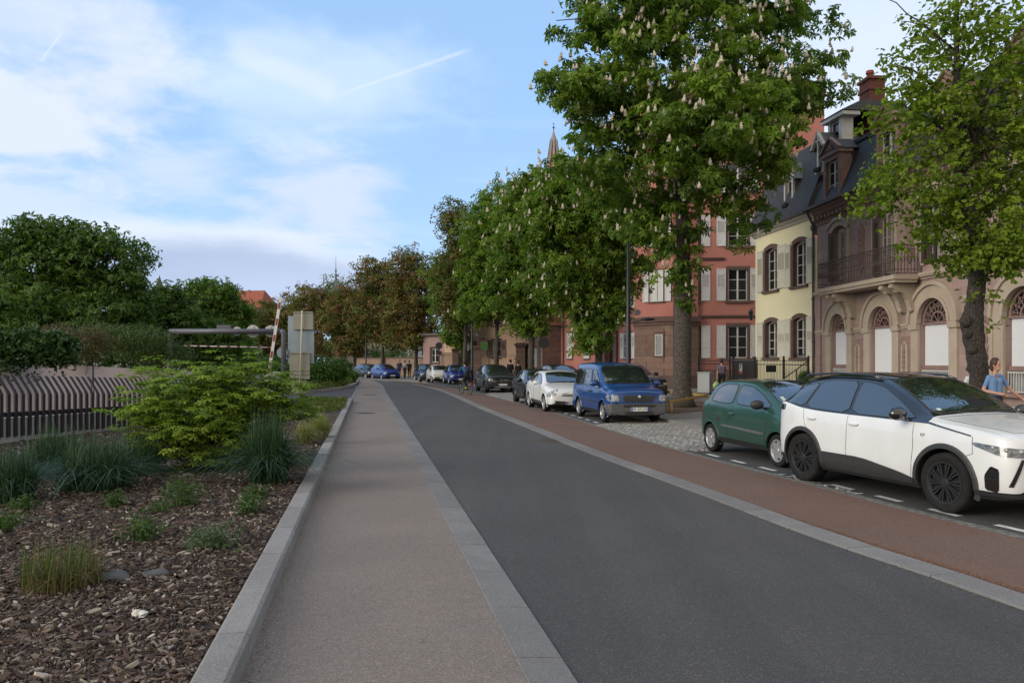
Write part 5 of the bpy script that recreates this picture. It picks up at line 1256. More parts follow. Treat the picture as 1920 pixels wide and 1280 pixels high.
    m = MB(); cx = (U2(1034)+U2(1046))/2; m.box(cx-.9, cx+.9, -1.66, -1.6, .1, 3.0); dr = m.build('porch_door', M_STONED, e2)
    m = MB(); m.box(cx-.35, cx+.35, -1.68, -1.661, 1.3, 2.8); m.build('pane', M_CURT, dr)
    m = MB(); m.add([(-.5, -.4, ze2+.4), (LW+1, -.4, ze2+.4), (LW+1, 3.5, ze2+3), (-.5, 3.5, ze2+3)], [(0, 1, 2, 3)]); m.build('roof', M_TILE, e2)
    m = MB(); m.tube([(U2(1058), -.1, 0.1), (U2(1058), -.1, ze2)], .06, 8); m.build('drain_pipe', M_DZINC, e2)
redhouse()

# ------------------------------------------------ beyond: beige house, low building, walls
def simple_house(name, label, a, b, ze, ztop, wallm, roofm, wins, depth=9, shut=None, win_w=.5, extra=None, hip=2.5):
    root, L = bldg(name, label, 'house', a, b); m = MB(); hol = [(u*L-win_w, u*L+win_w, z, z+h) for u, z, h in wins]
    holed_wall(m, 0, L, 0, ze, hol, 0, .2); m.box(0, .25, .001, depth, 0, ze-.01); m.box(L-.25, L, .001, depth, 0, ze-.01); m.box(.26, L-.26, depth-.3, depth, 0, ze-.01); m.build('wall', wallm, root)
    for x0, x1, z0, z1 in hol:
        window(root, x0+.04, x1-.04, z0+.04, z1-.04, .12, 0, M_WPAINT, (2, 2), sash=.06)
        m = MB(); m.box(x0-.12, x1+.12, -.05, .02, z1, z1+.15); m.box(x0-.12, x1+.12, -.08, .02, z0-.12, z0); m.box(x0-.12, x0, -.03, .02, z0, z1); m.box(x1, x1+.12, -.03, .02, z0, z1); m.build('window_surround', M_STONED, root)
        if shut: shutter(root, x0-.14-win_w, x0-.14, z0, z1, shut, y=-.03); shutter(root, x1+.14, x1+.14+win_w, z0, z1, shut, y=-.03)
    o = .4; hp = hip; m = MB()
    v = [(-o, -o, ze), (L+o, -o, ze), (L+o, depth+o, ze), (-o, depth+o, ze), (hp, depth/2, ztop), (L-hp, depth/2, ztop)]
    m.add(v, [(0, 1, 5, 4), (1, 2, 5), (2, 3, 4, 5), (3, 0, 4)]); m.box(-o, L+o, -o, depth+o, ze-.18, ze); rf = m.build('roof', roofm, root)
    return root, L, rf
M_PEACH = pmat('peach_render', (.46, .31, .22), .9, col2=(.41, .28, .20), scale=.7, dirt=.15)
M_ROSE = pmat('rose_render', (.28, .19, .175), .9, col2=(.28, .19, .175), scale=.8, dirt=.2)
simple_house('peach_house', 'peach coloured house with brown shutters behind the sandstone gate pillars', (-6.9, 80), (1.8, 74), 8.2, 11.5, M_PEACH, M_TILE, [(.62, 2.1, 1.7), (.62, 5.2, 1.7), (.28, 2.1, 1.7), (.28, 5.2, 1.7), (.9, 5.2, 1.7)], shut=M_SHUTB)
simple_house('low_house', 'low rose coloured building with a flat dark roof left of the peach house', (-9.3, 82), (-5.0, 79.5), 4.6, 5.0, M_ROSE, M_DZINC, [(.3, 1.6, 1.5)], depth=6)
simple_house('roadside_house', 'pale house in the far bend half hidden behind chestnut trees', (-27.5, 120), (-19, 118), 6.5, 10.5, pmat('pale_render', (.40, .38, .34), .9), M_SLATE, [(.2, 1.2, 1.8), (.5, 1.2, 1.8), (.8, 1.2, 1.8), (.5, 4.2, 1.5)])
simple_house('tiled_house', 'house with an orange tiled roof rising above the trees behind the gantry', (-54, 146), (-46.8, 145), 11.6, 15.2, pmat('pale_render', (.40, .38, .34), .9), M_TILE, [(.3, 9, 1.5), (.7, 9, 1.5)], depth=9, hip=1.0)
# grey roofed building with a turquoise turret, far away
def turret():
    r, L, rf = simple_house('slate_roof_house', 'far building with a steep grey roof and a small green domed turret', (-36, 165), (-20, 163), 13.5, 20.5, pmat('pale_render', (.40, .38, .34), .9), pmat('weathered_roof', (.14, .13, .14), .8, col2=(.10, .09, .10), scale=.5), [(.3, 9, 1.8), (.6, 9, 1.8)], hip=5)
    M_VERD = pmat('verdigris', (.12, .19, .19), .7, col2=(.08, .13, .13), scale=2)
    m = MB(); c = (-.9, -.6, 1.8); m.lathe([(1.6, 7), (1.6, 13.8), (2.1, 14.2), (2.2, 14.5)], 10, c); tu = m.build('turret', pmat('pale_render', (.40, .38, .34), .9), r)
    m = MB(); m.lathe([(2.5, 14.5), (2.4, 14.9), (1.9, 15.6), (.9, 16.4), (.3, 16.8), (.2, 17.6), (.35, 17.9), (.12, 18.4), (.2, 18.9), (.06, 19.4), (.04, 21.5), (.001, 22)], 12, c); m.build('dome', M_VERD, tu, smooth=False)
    m = MB(); b = (-4.6, 2, 0); m.bar((b[0], 2, 14.0), (b[0], 2, 20.3), .07)
    for z in (18.5, 19.3, 20.0): m.bar((b[0]-1.0, 2, z), (b[0]+1.4, 2, z+.1), .05)
    m.build('aerial', M_DZINC, r)
turret()
# church spire
def spire():
    c = P(1038, 676, 150); r = empty('church_spire', (c.x, c.y, 0)); tag(r, 'pointed church spire of red brick and pale stone rising behind the chestnut trees', 'church')
    zt = HC+(HZ-236)/F*150; z1 = HC+(HZ-262)/F*150; z0 = z1-13
    m = MB(); m.box(-2.4, 2.4, -2.4, 2.4, 0, z0); m.build('tower', M_BRICK, r)
    m = MB(); m.lathe([(2.45, z0), (.50, z1)], 8, (0, 0, 0)); m.build('brick_spire', brickmat('spire_brick', (.25, .10, .075), (.20, .08, .06), (.16, .09, .08), .5, .25, .02), r, smooth=False)
    m = MB()
    for k in range(8):
        a = 2*pi*k/8; m.bar((2.47*cos(a), 2.47*sin(a), z0), (.53*cos(a), .53*sin(a), z1), .36)
    m.lathe([(.75, z1-.3), (.62, z1), (.12, zt-1.2), (.10, zt-.5)], 8); m.build('stone_ribs', pmat('spire_stone', (.30, .27, .27), .8, col2=(.22, .20, .21), scale=1), r)
    m = MB(); m.ball((0, 0, zt-.35), .22, 10, 8); m.bar((0, 0, zt-.3), (0, 0, zt+.6), .07); m.bar((-.25, 0, zt+.3), (.25, 0, zt+.3), .07); m.build('finial', M_DZINC, r)
    c2 = P(299, 676, 170); r2 = empty('distant_spire', (c2.x, c2.y, 0)); tag(r2, 'tiny dark pointed spire tip showing above the left-hand trees', 'church')
    z = HC+(HZ-517)/F*170; m = MB(); m.lathe([(1.1, z-2.6), (.5, z-1.4), (.05, z), (.001, z+.3)], 8); m.lathe([(1.1, 0), (1.1, z-2.6)], 8); m.build('spire_roof', M_DZINC, r2)
spire()

# ================================================================== vegetation
def frames(n, rs, up=.6, out=None, tilt=.5):
    nrm = rs.normal(size=(n, 3))*tilt; nrm[:, 2] += up
    if out is not None: nrm += out*.55
    nrm /= np.linalg.norm(nrm, axis=1)[:, None]
    t = rs.normal(size=(n, 3)); t -= (t*nrm).sum(1)[:, None]*nrm; t /= np.linalg.norm(t, axis=1)[:, None]
    return nrm, t, np.cross(nrm, t)
def leafquads(c, nrm, t, b, s, k=1, wid=.4, droop=.35, rnd=None, spread=2.2, rs=None):
    "k rhombic leaflets fanned round each leaf centre"
    N = len(c); V = []; rr = []
    for j in range(k):
        ph = 0 if k == 1 else (-spread+2*spread*j/(k-1))
        L = s*(1.0 if k == 1 else (.62+.38*cos(ph*.55)))
        d = t*cos(ph)+b*sin(ph); w = np.cross(nrm, d); dr = droop*(1+.35*rs.normal(size=N))[:, None]
        Lx = (L if np.isscalar(L) else L)*np.ones(N); Lx = Lx[:, None]
        mid = c+d*Lx*.55-nrm*Lx*.16*dr; tip = c+d*Lx*(1-.25*np.abs(dr))-nrm*Lx*dr
        V.append(np.stack([c, mid+w*Lx*wid*.5, tip, mid-w*Lx*wid*.5], 1)); rr.append(rnd if rnd is not None else rs.rand(N))
    V = np.concatenate(V, 0); n = len(V); return V.reshape(-1, 3), np.arange(n*4).reshape(n, 4), np.concatenate(rr)
def ellip_clusters(ells, n, rs, lo=.35, jag=.18):
    vol = np.array([e[1][0]*e[1][1]*e[1][2]*(e[2] if len(e) > 2 else 1) for e in ells])**.8; pick = rs.choice(len(ells), n, p=vol/vol.sum())
    d = rs.normal(size=(n, 3)); d /= np.linalg.norm(d, axis=1)[:, None]; r = (lo**3+(1-lo**3)*rs.rand(n))**(1/3)
    r *= 1+jag*np.sin(d[:, 0]*5+pick*1.7)*np.cos(d[:, 2]*6+pick)+jag*.5*rs.normal(size=n)
    C = np.array([e[0] for e in ells])[pick]; Rr = np.array([e[1] for e in ells])[pick]
    return C+d*r[:, None]*Rr, d
def foliage(name, ells, ncl, per, crad, s, mat, parent, seed=1, k=1, wid=.4, droop=.35, lo=.35, up=.6, jag=.18, flat=.55, spread=2.2, tilt=.5, extra=None):
    rs = np.random.RandomState(seed); C, D = ellip_clusters(ells, ncl, rs, lo, jag)
    if extra is not None: C = np.concatenate([C, extra]); D = np.concatenate([D, np.zeros_like(extra)+[0, 0, .3]])
    idx = np.repeat(np.arange(len(C)), per); n = len(idx)
    o = rs.normal(size=(n, 3)); o /= np.linalg.norm(o, axis=1)[:, None]; cr_ = crad*(.6+.8*rs.rand(len(C)))
    pos = C[idx]+o*(rs.rand(n)**.45)[:, None]*cr_[idx][:, None]*[1, 1, flat]
    base = rs.rand(len(C)); rnd = np.clip(base[idx]*.55+rs.rand(n)*.45, 0, 1)
    nrm, t, b = frames(n, rs, up, o*.6+D[idx]*.5, tilt); v, f, r = leafquads(pos, nrm, t, b, s*(.7+.6*rs.rand(n)), k, wid, droop, rnd, spread, rs)
    ob = link(name, np_mesh(name, v, f, r), mat, parent); return ob, C, D
def limb(m, p0, p1, r0, r1, rs, sag=.12, seg=7, n=6):
    p0, p1 = Vector(p0), Vector(p1); L = (p1-p0).length; pts = []; rad = []; off = Vector(rs.normal(size=3)*L*.06)
    for i in range(seg+1):
        t = i/seg; p = p0.lerp(p1, t)+off*sin(pi*t)+Vector((0, 0, sag*L*sin(pi*t)))+Vector(rs.normal(size=3)*L*.012*(0 < i < seg)); pts.append(p); rad.append(r0+(r1-r0)*t**.8)
    m.tube(pts, rad, n); return pts
def barkmat(name, c1, c2, plates=9.0):
    m = bpy.data.materials.new(name); m.use_nodes = True; t = NT(m.node_tree); out = t.a('OutputMaterial'); b = t.a('BsdfPrincipled'); t.l.new(b.outputs[0], out.inputs[0])
    tc = t.a('TexCoord'); mp = t.a('Mapping'); t.l.new(tc.outputs['Object'], mp.inputs[0]); mp.inputs['Scale'].default_value = (1, 1, .30)
    vo = t.a('TexVoronoi', feature='DISTANCE_TO_EDGE'); t.l.new(mp.outputs[0], vo.inputs['Vector']); vo.inputs['Scale'].default_value = plates*2.2
    n = t.noise(mp.outputs[0], 6, 6, .7); h = t.math('ADD', t.mr(vo.outputs[0], 0, .25, 0, .45), t.noise(mp.outputs[0], 14, 8, .8))
    c = t.mix(t.mr(h, .35, .95), (*c1, 1), (*c2, 1)); n2 = t.noise(tc.outputs['Object'], 1.7, 4); c = t.mix(t.mr(n2, .55, .75, 0, .5), c, (.07, .08, .045, 1))
    t.l.new(c, b.inputs['Base Color']); b.inputs['Roughness'].default_value = .95; bp = t.a('Bump'); bp.inputs['Strength'].default_value = .9; bp.inputs['Distance'].default_value = .03
    t.l.new(h, bp.inputs['Height']); t.l.new(bp.outputs[0], b.inputs['Normal']); MATS[name] = m; return m
M_BARK = barkmat('chestnut_bark', (.025, .020, .016), (.095, .080, .066)); M_BARKD = barkmat('dark_bark', (.018, .014, .012), (.060, .048, .040), 14)
M_LCH = leafmat('chestnut_leaf', (.038, .088, .011), (.20, .29, .030), .45)
M_LCHR = leafmat('red_chestnut_leaf', (.045, .078, .013), (.16, .20, .032), .30, third=(.21, .085, .042))
M_LCHM = leafmat('mixed_chestnut_leaf', (.036, .070, .011), (.15, .20, .028), .30, third=(.15, .085, .036))
M_LLIME = leafmat('young_maple_leaf', (.07, .12, .012), (.25, .33, .026), .50)
M_LDARK = leafmat('dark_garden_leaf', (.024, .060, .010), (.11, .19, .028), .38)
M_LMID = leafmat('green_tree_leaf', (.032, .075, .012), (.14, .235, .030), .40)
M_BLOS = pmat('blossom', (.58, .54, .44), .8, col2=(.30, .24, .17), scale=30, amt=.5)

def pe(cx, cy, rx, ry, Y, dy=0.0, ky=.9, w=1):
    "ellipsoid given by its middle and half sizes (photo px) at depth Y, turned into metres"
    c = P(cx, cy, Y+dy); k = (Y+dy)/F; return ((c.x, c.y, c.z), (rx*k, max(rx, ry)*k*ky, ry*k), w)
def tree(name, label, base, trunk, ells, leafmat_, nleaf, s, k=1, crad=.7, wid=.4, seed=1, group=None, bark=None, blossoms=0, blos_h=.24, cat='tree', limbs=12, twigs=50, lo=.35, droop=.35, zg=.1, per=12, jag=.18, up=.6, flat=.55, extra=None, spread=2.2, skirt=None):
    "trunk: list of (dx, dy, z, radius) from the base"
    base = Vector(base); r = empty(name, (base.x, base.y, zg)); tag(r, label, cat, group); rs = np.random.RandomState(seed); L0 = np.array([base.x, base.y, zg])
    el = [((np.array(e[0])-L0), np.array(e[1]), e[2]) for e in ells]; ex = None if extra is None else np.array(extra)-L0
    fo, C, D = foliage('crown', el, max(10, nleaf//per), per, crad, s, leafmat_, r, seed, k, wid, droop, lo, up, jag, flat, spread, extra=ex)
    m = MB(); pts = []; rad = []
    tr = trunk
    for i in range(len(tr)-1):
        a, b = tr[i], tr[i+1]; n = 5
        for j in range(n): t = j/n; pts.append(Vector([a[q]+(b[q]-a[q])*t for q in range(3)])); rad.append((a[3]+(b[3]-a[3])*t)*(1+.05*rs.normal()))
    pts.append(Vector(tr[-1][:3])); rad.append(tr[-1][3])
    fl = [(1+.55*math.exp(-p.z/.35)) for p in pts]; m.tube(pts, [a*b for a, b in zip(rad, fl)], 14)
    t_ = m.build('trunk', bark or M_BARK, r, smooth=True)
    m = MB(); zf = tr[-1][2]; fork0 = len(pts)*2//3; lp = []
    centers = [Vector(e[0]) for e in el]
    for i in range(limbs):
        e = el[i % len(el)]; tgt = Vector(e[0])+Vector(rs.uniform(-.55, .55, 3)*np.array(e[1])); j = min(len(pts)-1, fork0+int(rs.rand()*(len(pts)-fork0))); p0 = pts[j]
        if tgt.z < p0.z+.3: tgt.z = p0.z+.3+rs.rand()
        lp += limb(m, p0, tgt, rad[j]*(.72 if i < 4 else .5), rad[j]*.14, rs)[2:]
    for i in range(twigs):
        c = Vector(C[rs.randint(len(C))]); q = min((lp[x] for x in rs.randint(0, len(lp), 14)), key=lambda p: (p-c).length); limb(m, q, c, tr[-1][3]*.22, tr[-1][3]*.05, rs, .05, 5, 4)
    m.build('branches', bark or M_BARK, r, smooth=True)
    if blossoms:
        pk = rs.choice(len(C), blossoms); p = C[pk]+D[pk]*crad*.5+rs.normal(size=(blossoms, 3))*crad*.3+np.array([0, 0, crad*.30]); V = []; Fq = []
        prof = [(0.35, 0), (1, .15), (.7, .32), (.85, .45), (.5, .62), (.55, .75), (.08, 1)]; ns = 5; b0 = 0
        for q in p:
            h = blos_h*rs.uniform(.7, 1.2); w = h*.30; lean = rs.normal(size=2)*.12
            for pr, ph in prof:
                for a in range(ns): an = 2*pi*a/ns+rs.rand()*.4; rr_ = w*pr*rs.uniform(.7, 1.3); V.append((q[0]+rr_*cos(an)+lean[0]*ph*h, q[1]+rr_*sin(an)+lean[1]*ph*h, q[2]+ph*h))
            for l_ in range(len(prof)-1):
                for a in range(ns): Fq.append((b0+l_*ns+a, b0+l_*ns+(a+1) % ns, b0+(l_+1)*ns+(a+1) % ns, b0+(l_+1)*ns+a))
            b0 += ns*len(prof)
        o = link('blossoms', np_mesh('blossoms', np.array(V), np.array(Fq)), M_BLOS, r); tag(o, kind='stuff')
    return r

GT = 'street trees in a row on the parking side'
# T2 the big flowering chestnut
Y2 = 28.6; b2 = ((1279-960)/F*Y2, Y2)
tree('chestnut_tree', 'very large flowering chestnut rising out of frame behind the yellow rail', b2,
     [(0, 0, 0, .33), (0, 0, 1.2, .33), (.02, 0, 3.2, .33), (.05, 0, 5.0, .31), (.02, 0, 6.2, .24), (-.1, 0, 8.5, .18), (-.15, 0, 12, .12), (-.1, 0, 15, .06)],
     [pe(1290, 150, 215, 170, Y2), pe(1150, 120, 120, 105, Y2, -1), pe(1455, 120, 115, 145, Y2), pe(1085, 175, 75, 42, Y2, -2, w=1.6), pe(1055, 165, 50, 30, Y2, -2, w=2), pe(1210, 320, 130, 110, Y2, 1), pe(1125, 285, 85, 60, Y2, -.5, w=1.3), pe(1370, 300, 125, 105, Y2, -1), pe(1290, -90, 230, 140, Y2), pe(1250, 425, 85, 55, Y2, w=1.3), pe(1395, 410, 55, 50, Y2, w=1.5), pe(1470, 200, 80, 55, Y2, w=1.3), pe(1330, 240, 150, 120, Y2, -3), pe(1160, 20, 90, 60, Y2, -1)],
     M_LCH, 13500, .26, k=6, crad=.56, wid=.38, seed=3, group=GT, blossoms=1700, blos_h=.22, limbs=20, twigs=120, droop=.45, lo=.45, jag=.16,
     extra=[tuple(P(x, y, Y2-.5)) for x, y in ((1284, 500), (1262, 520), (1300, 505), (1275, 480), (1245, 515), (1300, 470), (1290, 540), (1255, 470), (1290, 565))])
def strow(label, px, Y, ells, mat, n, s, seed, tr_h, tr_r=.22, **kw):
    X = (px-960)/F*Y; return tree('chestnut_tree', label, (X, Y), [(0, 0, 0, tr_r), (0, 0, tr_h*.5, tr_r*.9), (.05, 0, tr_h, tr_r*.75), (.05, 0, tr_h*2.0, tr_r*.4), (0, 0, tr_h*2.7, tr_r*.15)], ells, mat, n, s, seed=seed, group=GT, **kw)
Y = 38.6; strow('flowering chestnut with a leafy skirt down its trunk, behind the blue van', 1122, Y, [pe(1110, 380, 95, 85, Y), pe(1062, 345, 55, 42, Y, w=1.4), pe(1075, 450, 105, 95, Y), pe(1150, 470, 80, 95, Y), pe(1040, 400, 55, 60, Y), pe(1125, 560, 62, 62, Y, w=1.4), pe(1112, 620, 34, 42, Y, w=2.5), pe(1060, 530, 70, 55, Y)], M_LCH, 11000, .27, 5, 2.6, k=5, crad=.65, blossoms=560, blos_h=.24, droop=.5, limbs=12, twigs=40, lo=.45)
Y = 51; strow('flowering chestnut behind the round sign and the white hatchback', 996, Y, [pe(1000, 385, 62, 70, Y), pe(975, 440, 60, 80, Y), pe(1010, 500, 62, 75, Y), pe(960, 530, 50, 60, Y), pe(995, 590, 42, 40, Y, w=1.4)], M_LCH, 8000, .30, 6, 2.8, k=5, crad=.75, blossoms=330, blos_h=.30, droop=.45, limbs=9, twigs=30, lo=.45)
Y = 62; strow('flowering chestnut beside the peach coloured house window', 931, Y, [pe(925, 410, 48, 62, Y), pe(915, 480, 52, 75, Y), pe(945, 540, 45, 60, Y), pe(900, 560, 40, 50, Y)], M_LCH, 6500, .33, 7, 3.6, k=5, crad=.8, blossoms=130, blos_h=.32, limbs=8, twigs=24, lo=.45)
Y = 71; strow('tall thin-topped reddish chestnut overtopping the ones around it', 872, Y, [pe(850, 405, 30, 38, Y, w=.5), pe(868, 440, 38, 50, Y, w=.7), pe(865, 510, 45, 60, Y), pe(860, 570, 45, 45, Y)], M_LCHM, 5200, .34, 8, 3.6, crad=.9, limbs=8, twigs=30, k=3, wid=.5)
Y = 76; strow('green chestnut with foliage reaching almost to the car roofs, beside the twin sign', 853, Y, [pe(842, 510, 42, 42, Y), pe(845, 560, 42, 42, Y), pe(853, 620, 26, 34, Y, w=2)], M_LCH, 4500, .36, 9, 2.2, crad=.8, limbs=7, twigs=16, k=3, wid=.5)
Y = 84; strow('reddish chestnut above the cream white car', 780, Y, [pe(775, 630, 44, 26, Y), pe(770, 505, 48, 42, Y), pe(795, 550, 48, 48, Y), pe(760, 580, 46, 44, Y), pe(785, 610, 40, 30, Y)], M_LCHR, 6000, .38, 10, 3.6, crad=1.0, limbs=8, twigs=20, k=3, wid=.5)
Y = 92; strow('reddish chestnut above the blue car in the bend', 717, Y, [pe(735, 632, 40, 24, Y), pe(700, 520, 42, 36, Y), pe(725, 560, 44, 44, Y), pe(690, 590, 44, 42, Y), pe(715, 618, 40, 26, Y)], M_LCHR, 5600, .40, 11, 3.4, crad=1.0, limbs=8, twigs=20, k=3, wid=.5)
Y = 99; strow('red-brown chestnut standing where the road disappears', 665, Y, [pe(655, 645, 36, 20, Y), pe(650, 560, 36, 30, Y), pe(640, 600, 40, 38, Y), pe(665, 628, 32, 22, Y)], M_LCHR, 4200, .42, 12, 3.0, crad=1.1, limbs=7, twigs=14, k=3, wid=.5)
for i, (px, Y, cx, cy, rx, ry, lb, mt) in enumerate(((603, 106, 605, 572, 50, 46, 'red-brown chestnut right of the tall sign backs', M_LCHR), (560, 112, 562, 580, 44, 44, 'red-brown chestnut behind the raised barrier arm', M_LCHR), (515, 116, 515, 598, 42, 38, 'red-brown chestnut under the orange roof', M_LCHR), (470, 112, 468, 612, 38, 34, 'brownish chestnut farthest left of the red ones', M_LCHM))):
    strow(lb, px, Y, [pe(cx, cy, rx, ry, Y), pe(cx-12, cy+25, rx*.9, ry*.8, Y), pe(cx+18, cy+18, rx*.8, ry*.8, Y), pe(cx, 648, rx, 22, Y)], mt, 4200, .42, 13+i, 3.0, crad=1.1, limbs=6, twigs=12, k=3, wid=.5)
# T1 young-leaved maple on the right
Y1 = 15.0
def tpt(px, py, r): p = P(px, py, Y1); b = (1838-960)/F*Y1; return (p.x-b, 0, p.z-.1, r)
tree('maple_tree', 'knobbly dark-trunked tree with fresh light green leaves in front of the stone house', ((1838-960)/F*Y1, Y1),
     [tpt(1838, 850, .19), tpt(1836, 700, .175), tpt(1828, 650, .17), tpt(1822, 605, .20), tpt(1828, 570, .16), tpt(1834, 510, .17), tpt(1830, 470, .18), tpt(1822, 420, .14), tpt(1800, 330, .085), tpt(1796, 230, .065), tpt(1793, 120, .05), tpt(1795, 0, .03), tpt(1797, -70, .02)],
     [pe(1740, 330, 110, 80, Y1, 0, 1, .8), pe(1830, 400, 90, 75, Y1, 0, 1, 1.6), pe(1700, 230, 90, 60, Y1, 0, 1, .5), pe(1800, 180, 110, 80, Y1, 0, 1, .9), pe(1900, 280, 90, 110, Y1, 0, 1, .9), pe(1880, 470, 80, 50, Y1, -.4, 1, 2.2), pe(1640, 360, 55, 45, Y1, .3, 1, 1.0), pe(1820, 480, 60, 35, Y1, 0, 1, 2), pe(1800, 50, 110, 70, Y1, 0, 1, .9), pe(1700, 140, 60, 45, Y1, 0, 1, .7), pe(1920, 90, 80, 80, Y1, 0, 1, .5), pe(1990, 380, 90, 140, Y1, 0, 1, .6), pe(1700, 440, 50, 35, Y1, 0, 1, .8), pe(1960, 200, 80, 100, Y1, 0, 1, .5)],
     M_LLIME, 16500, .078, k=2, crad=.24, wid=.85, seed=21, bark=M_BARKD, limbs=34, twigs=330, lo=.1, droop=.4, per=11, jag=.25, spread=.5,
     extra=[tuple(P(x, y, Y1-.2)) for x, y in ((1845, 545), (1860, 555), (1815, 555), (1875, 565), (1860, 610), (1838, 530))])
bo0 = [o for o in bpy.data.objects if o.name.startswith('maple_tree')][0]
for (px, py, r) in ((1811, 602, .11), (1815, 625, .09), (1822, 655, .09), (1830, 520, .12), (1848, 505, .11)): q = P(px, py, Y1-.1); m = MB(); m.ball((q.x-bo0.location.x, q.y-bo0.location.y, q.z-bo0.location.z), (r, r, r*1.1), 12, 9); m.build('burl', M_BARKD, bo0, smooth=True)
# burls belong to the trunk

# left-hand garden trees behind the ramp
Y = 38
tree('garden_tree', 'broad dark green tree, tallest on the left, behind the ramp wall', ((130-960)/F*Y, Y), [(0, 0, 0, .3), (.1, 0, 3, .26), (0, 0, 5, .15), (.2, 0, 7, .06)],
     [pe(60, 510, 120, 85, Y, 0, .8), pe(190, 495, 85, 65, Y, 0, .8), pe(115, 455, 85, 45, Y, 0, .9), pe(225, 560, 62, 60, Y, 0, .9), pe(30, 590, 130, 60, Y, -2, .7), pe(-80, 510, 110, 90, Y, 0, .7), pe(150, 600, 110, 60, Y, -1, .7)], M_LDARK, 17000, .30, k=3, crad=.7, wid=.34, seed=31, bark=M_BARKD, cat='tree', limbs=14, twigs=50, spread=.9, droop=.5, per=14)
Y = 50
tree('garden_tree', 'rounded mid-green tree between the dark tree and the orange roof', ((400-960)/F*Y, Y), [(0, 0, 0, .2), (.1, 0, 2.5, .16), (0, 0, 4, .1), (.1, 0, 5.5, .05)],
     [pe(395, 560, 52, 36, Y), pe(420, 600, 48, 42, Y), pe(375, 600, 50, 45, Y), pe(440, 590, 26, 30, Y)], M_LMID, 8000, .30, k=3, crad=.7, wid=.34, seed=32, bark=M_BARKD, limbs=8, twigs=30, spread=.9, per=12)
Y = 44
tree('garden_tree', 'low dark tree in the gap left of the gantry post', ((300-960)/F*Y, Y), [(0, 0, 0, .18), (0, 0, 2, .14), (0, 0, 4, .06)],
     [pe(300, 575, 50, 42, Y), pe(330, 615, 60, 50, Y), pe(270, 620, 50, 45, Y), pe(400, 640, 60, 34, Y)], M_LDARK, 8500, .28, k=3, crad=.7, wid=.34, seed=33, bark=M_BARKD, limbs=6, twigs=20, spread=.9, per=12)
def shrub(name, label, base, ells, mat, n, s, seed, k=1, crad=.3, wid=.4, cat='shrub', stems=10, group=None, lo=.2, droop=.3, zg=.12, per=10, up=.6, jag=.15, sr=.02, flat=.55, spread=2.2, tilt=.5):
    base = Vector((base[0], base[1], zg)); r = empty(name, base); tag(r, label, cat, group); L0 = np.array(base)
    el = [((np.array(e[0])-L0), np.array(e[1]), e[2]) for e in ells]
    o, C, D = foliage('foliage', el, max(8, n//per), per, crad, s, mat, r, seed, k, wid, droop, lo, up, jag, flat, spread, tilt)
    if stems:
        rs = np.random.RandomState(seed); m = MB()
        for i in range(stems): c = C[rs.randint(len(C))]; limb(m, rs.normal(size=3)*[.12, .12, 0], c, sr, sr*.25, rs, .08, 6, 5)
        m.build('stems', M_BARKD, r, smooth=True)
    return r
Y = 33; shrub('conifer_shrub', 'spreading feathery green shrub hanging over the ramp wall behind the big yellow-green bush', (P(270, 676, 31).x, 31), [pe(250, 640, 75, 32, 29), pe(310, 660, 50, 28, 29.5), pe(200, 625, 50, 24, 29)], leafmat('feathery_leaf', (.025, .055, .010), (.085, .125, .022), .2), 9000, .13, 41, crad=.4, wid=.22, stems=8, per=16, droop=.8)
shrub('rusty_shrub', 'rust-brown feathery shrub on top of the ramp wall', (P(165, 676, 26).x, 26.2), [pe(165, 645, 42, 34, 25.6), pe(110, 628, 45, 20, 26)], leafmat('rusty_leaf', (.045, .055, .016), (.12, .13, .035), .2, third=(.10, .055, .028)), 5500, .12, 42, crad=.3, wid=.22, stems=8, per=14, droop=.6)
shrub('ivy', 'dark glossy ivy trailing over the pink wall at the left edge', (P(50, 676, 23).x, 23), [pe(30, 650, 90, 34, 22.2, 0, .3), pe(105, 655, 40, 34, 22.6, 0, .4), pe(-60, 640, 60, 38, 22)], leafmat('ivy_leaf', (.018, .045, .013), (.06, .12, .028), .2, rough=.4), 9000, .12, 43, crad=.25, wid=.8, stems=0, per=10, droop=.9, up=.1)
m = MB(); rs = np.random.RandomState(5)
iv = [o for o in bpy.data.objects if o.name == 'ivy'][0]; V = []; 
for i in range(42):
    px = rs.uniform(-20, 330); Yw = 21.6+(px)/290*8.0; z0 = HC+(HZ-(672+px*.085))/F*Yw; x = (px-960)/F*Yw; L = rs.uniform(.15, .75)
    for j in range(int(L/.045)): V.append((x+rs.normal()*.05-iv.location.x, Yw-.12+rs.normal()*.04-iv.location.y, z0-j*.045-iv.location.z))
V = np.array(V); n = len(V); nrm, t, b = frames(n, rs, .1, np.tile([[0, -1, 0]], (n, 1)).astype(float), .4); v, f, r = leafquads(V, nrm, t, b, .11*np.ones(n), 1, .8, .7, None, 1, rs)
tag(link('trailing_strands', np_mesh('trailing', v, f, r), MATS['ivy_leaf'], iv), kind='stuff')
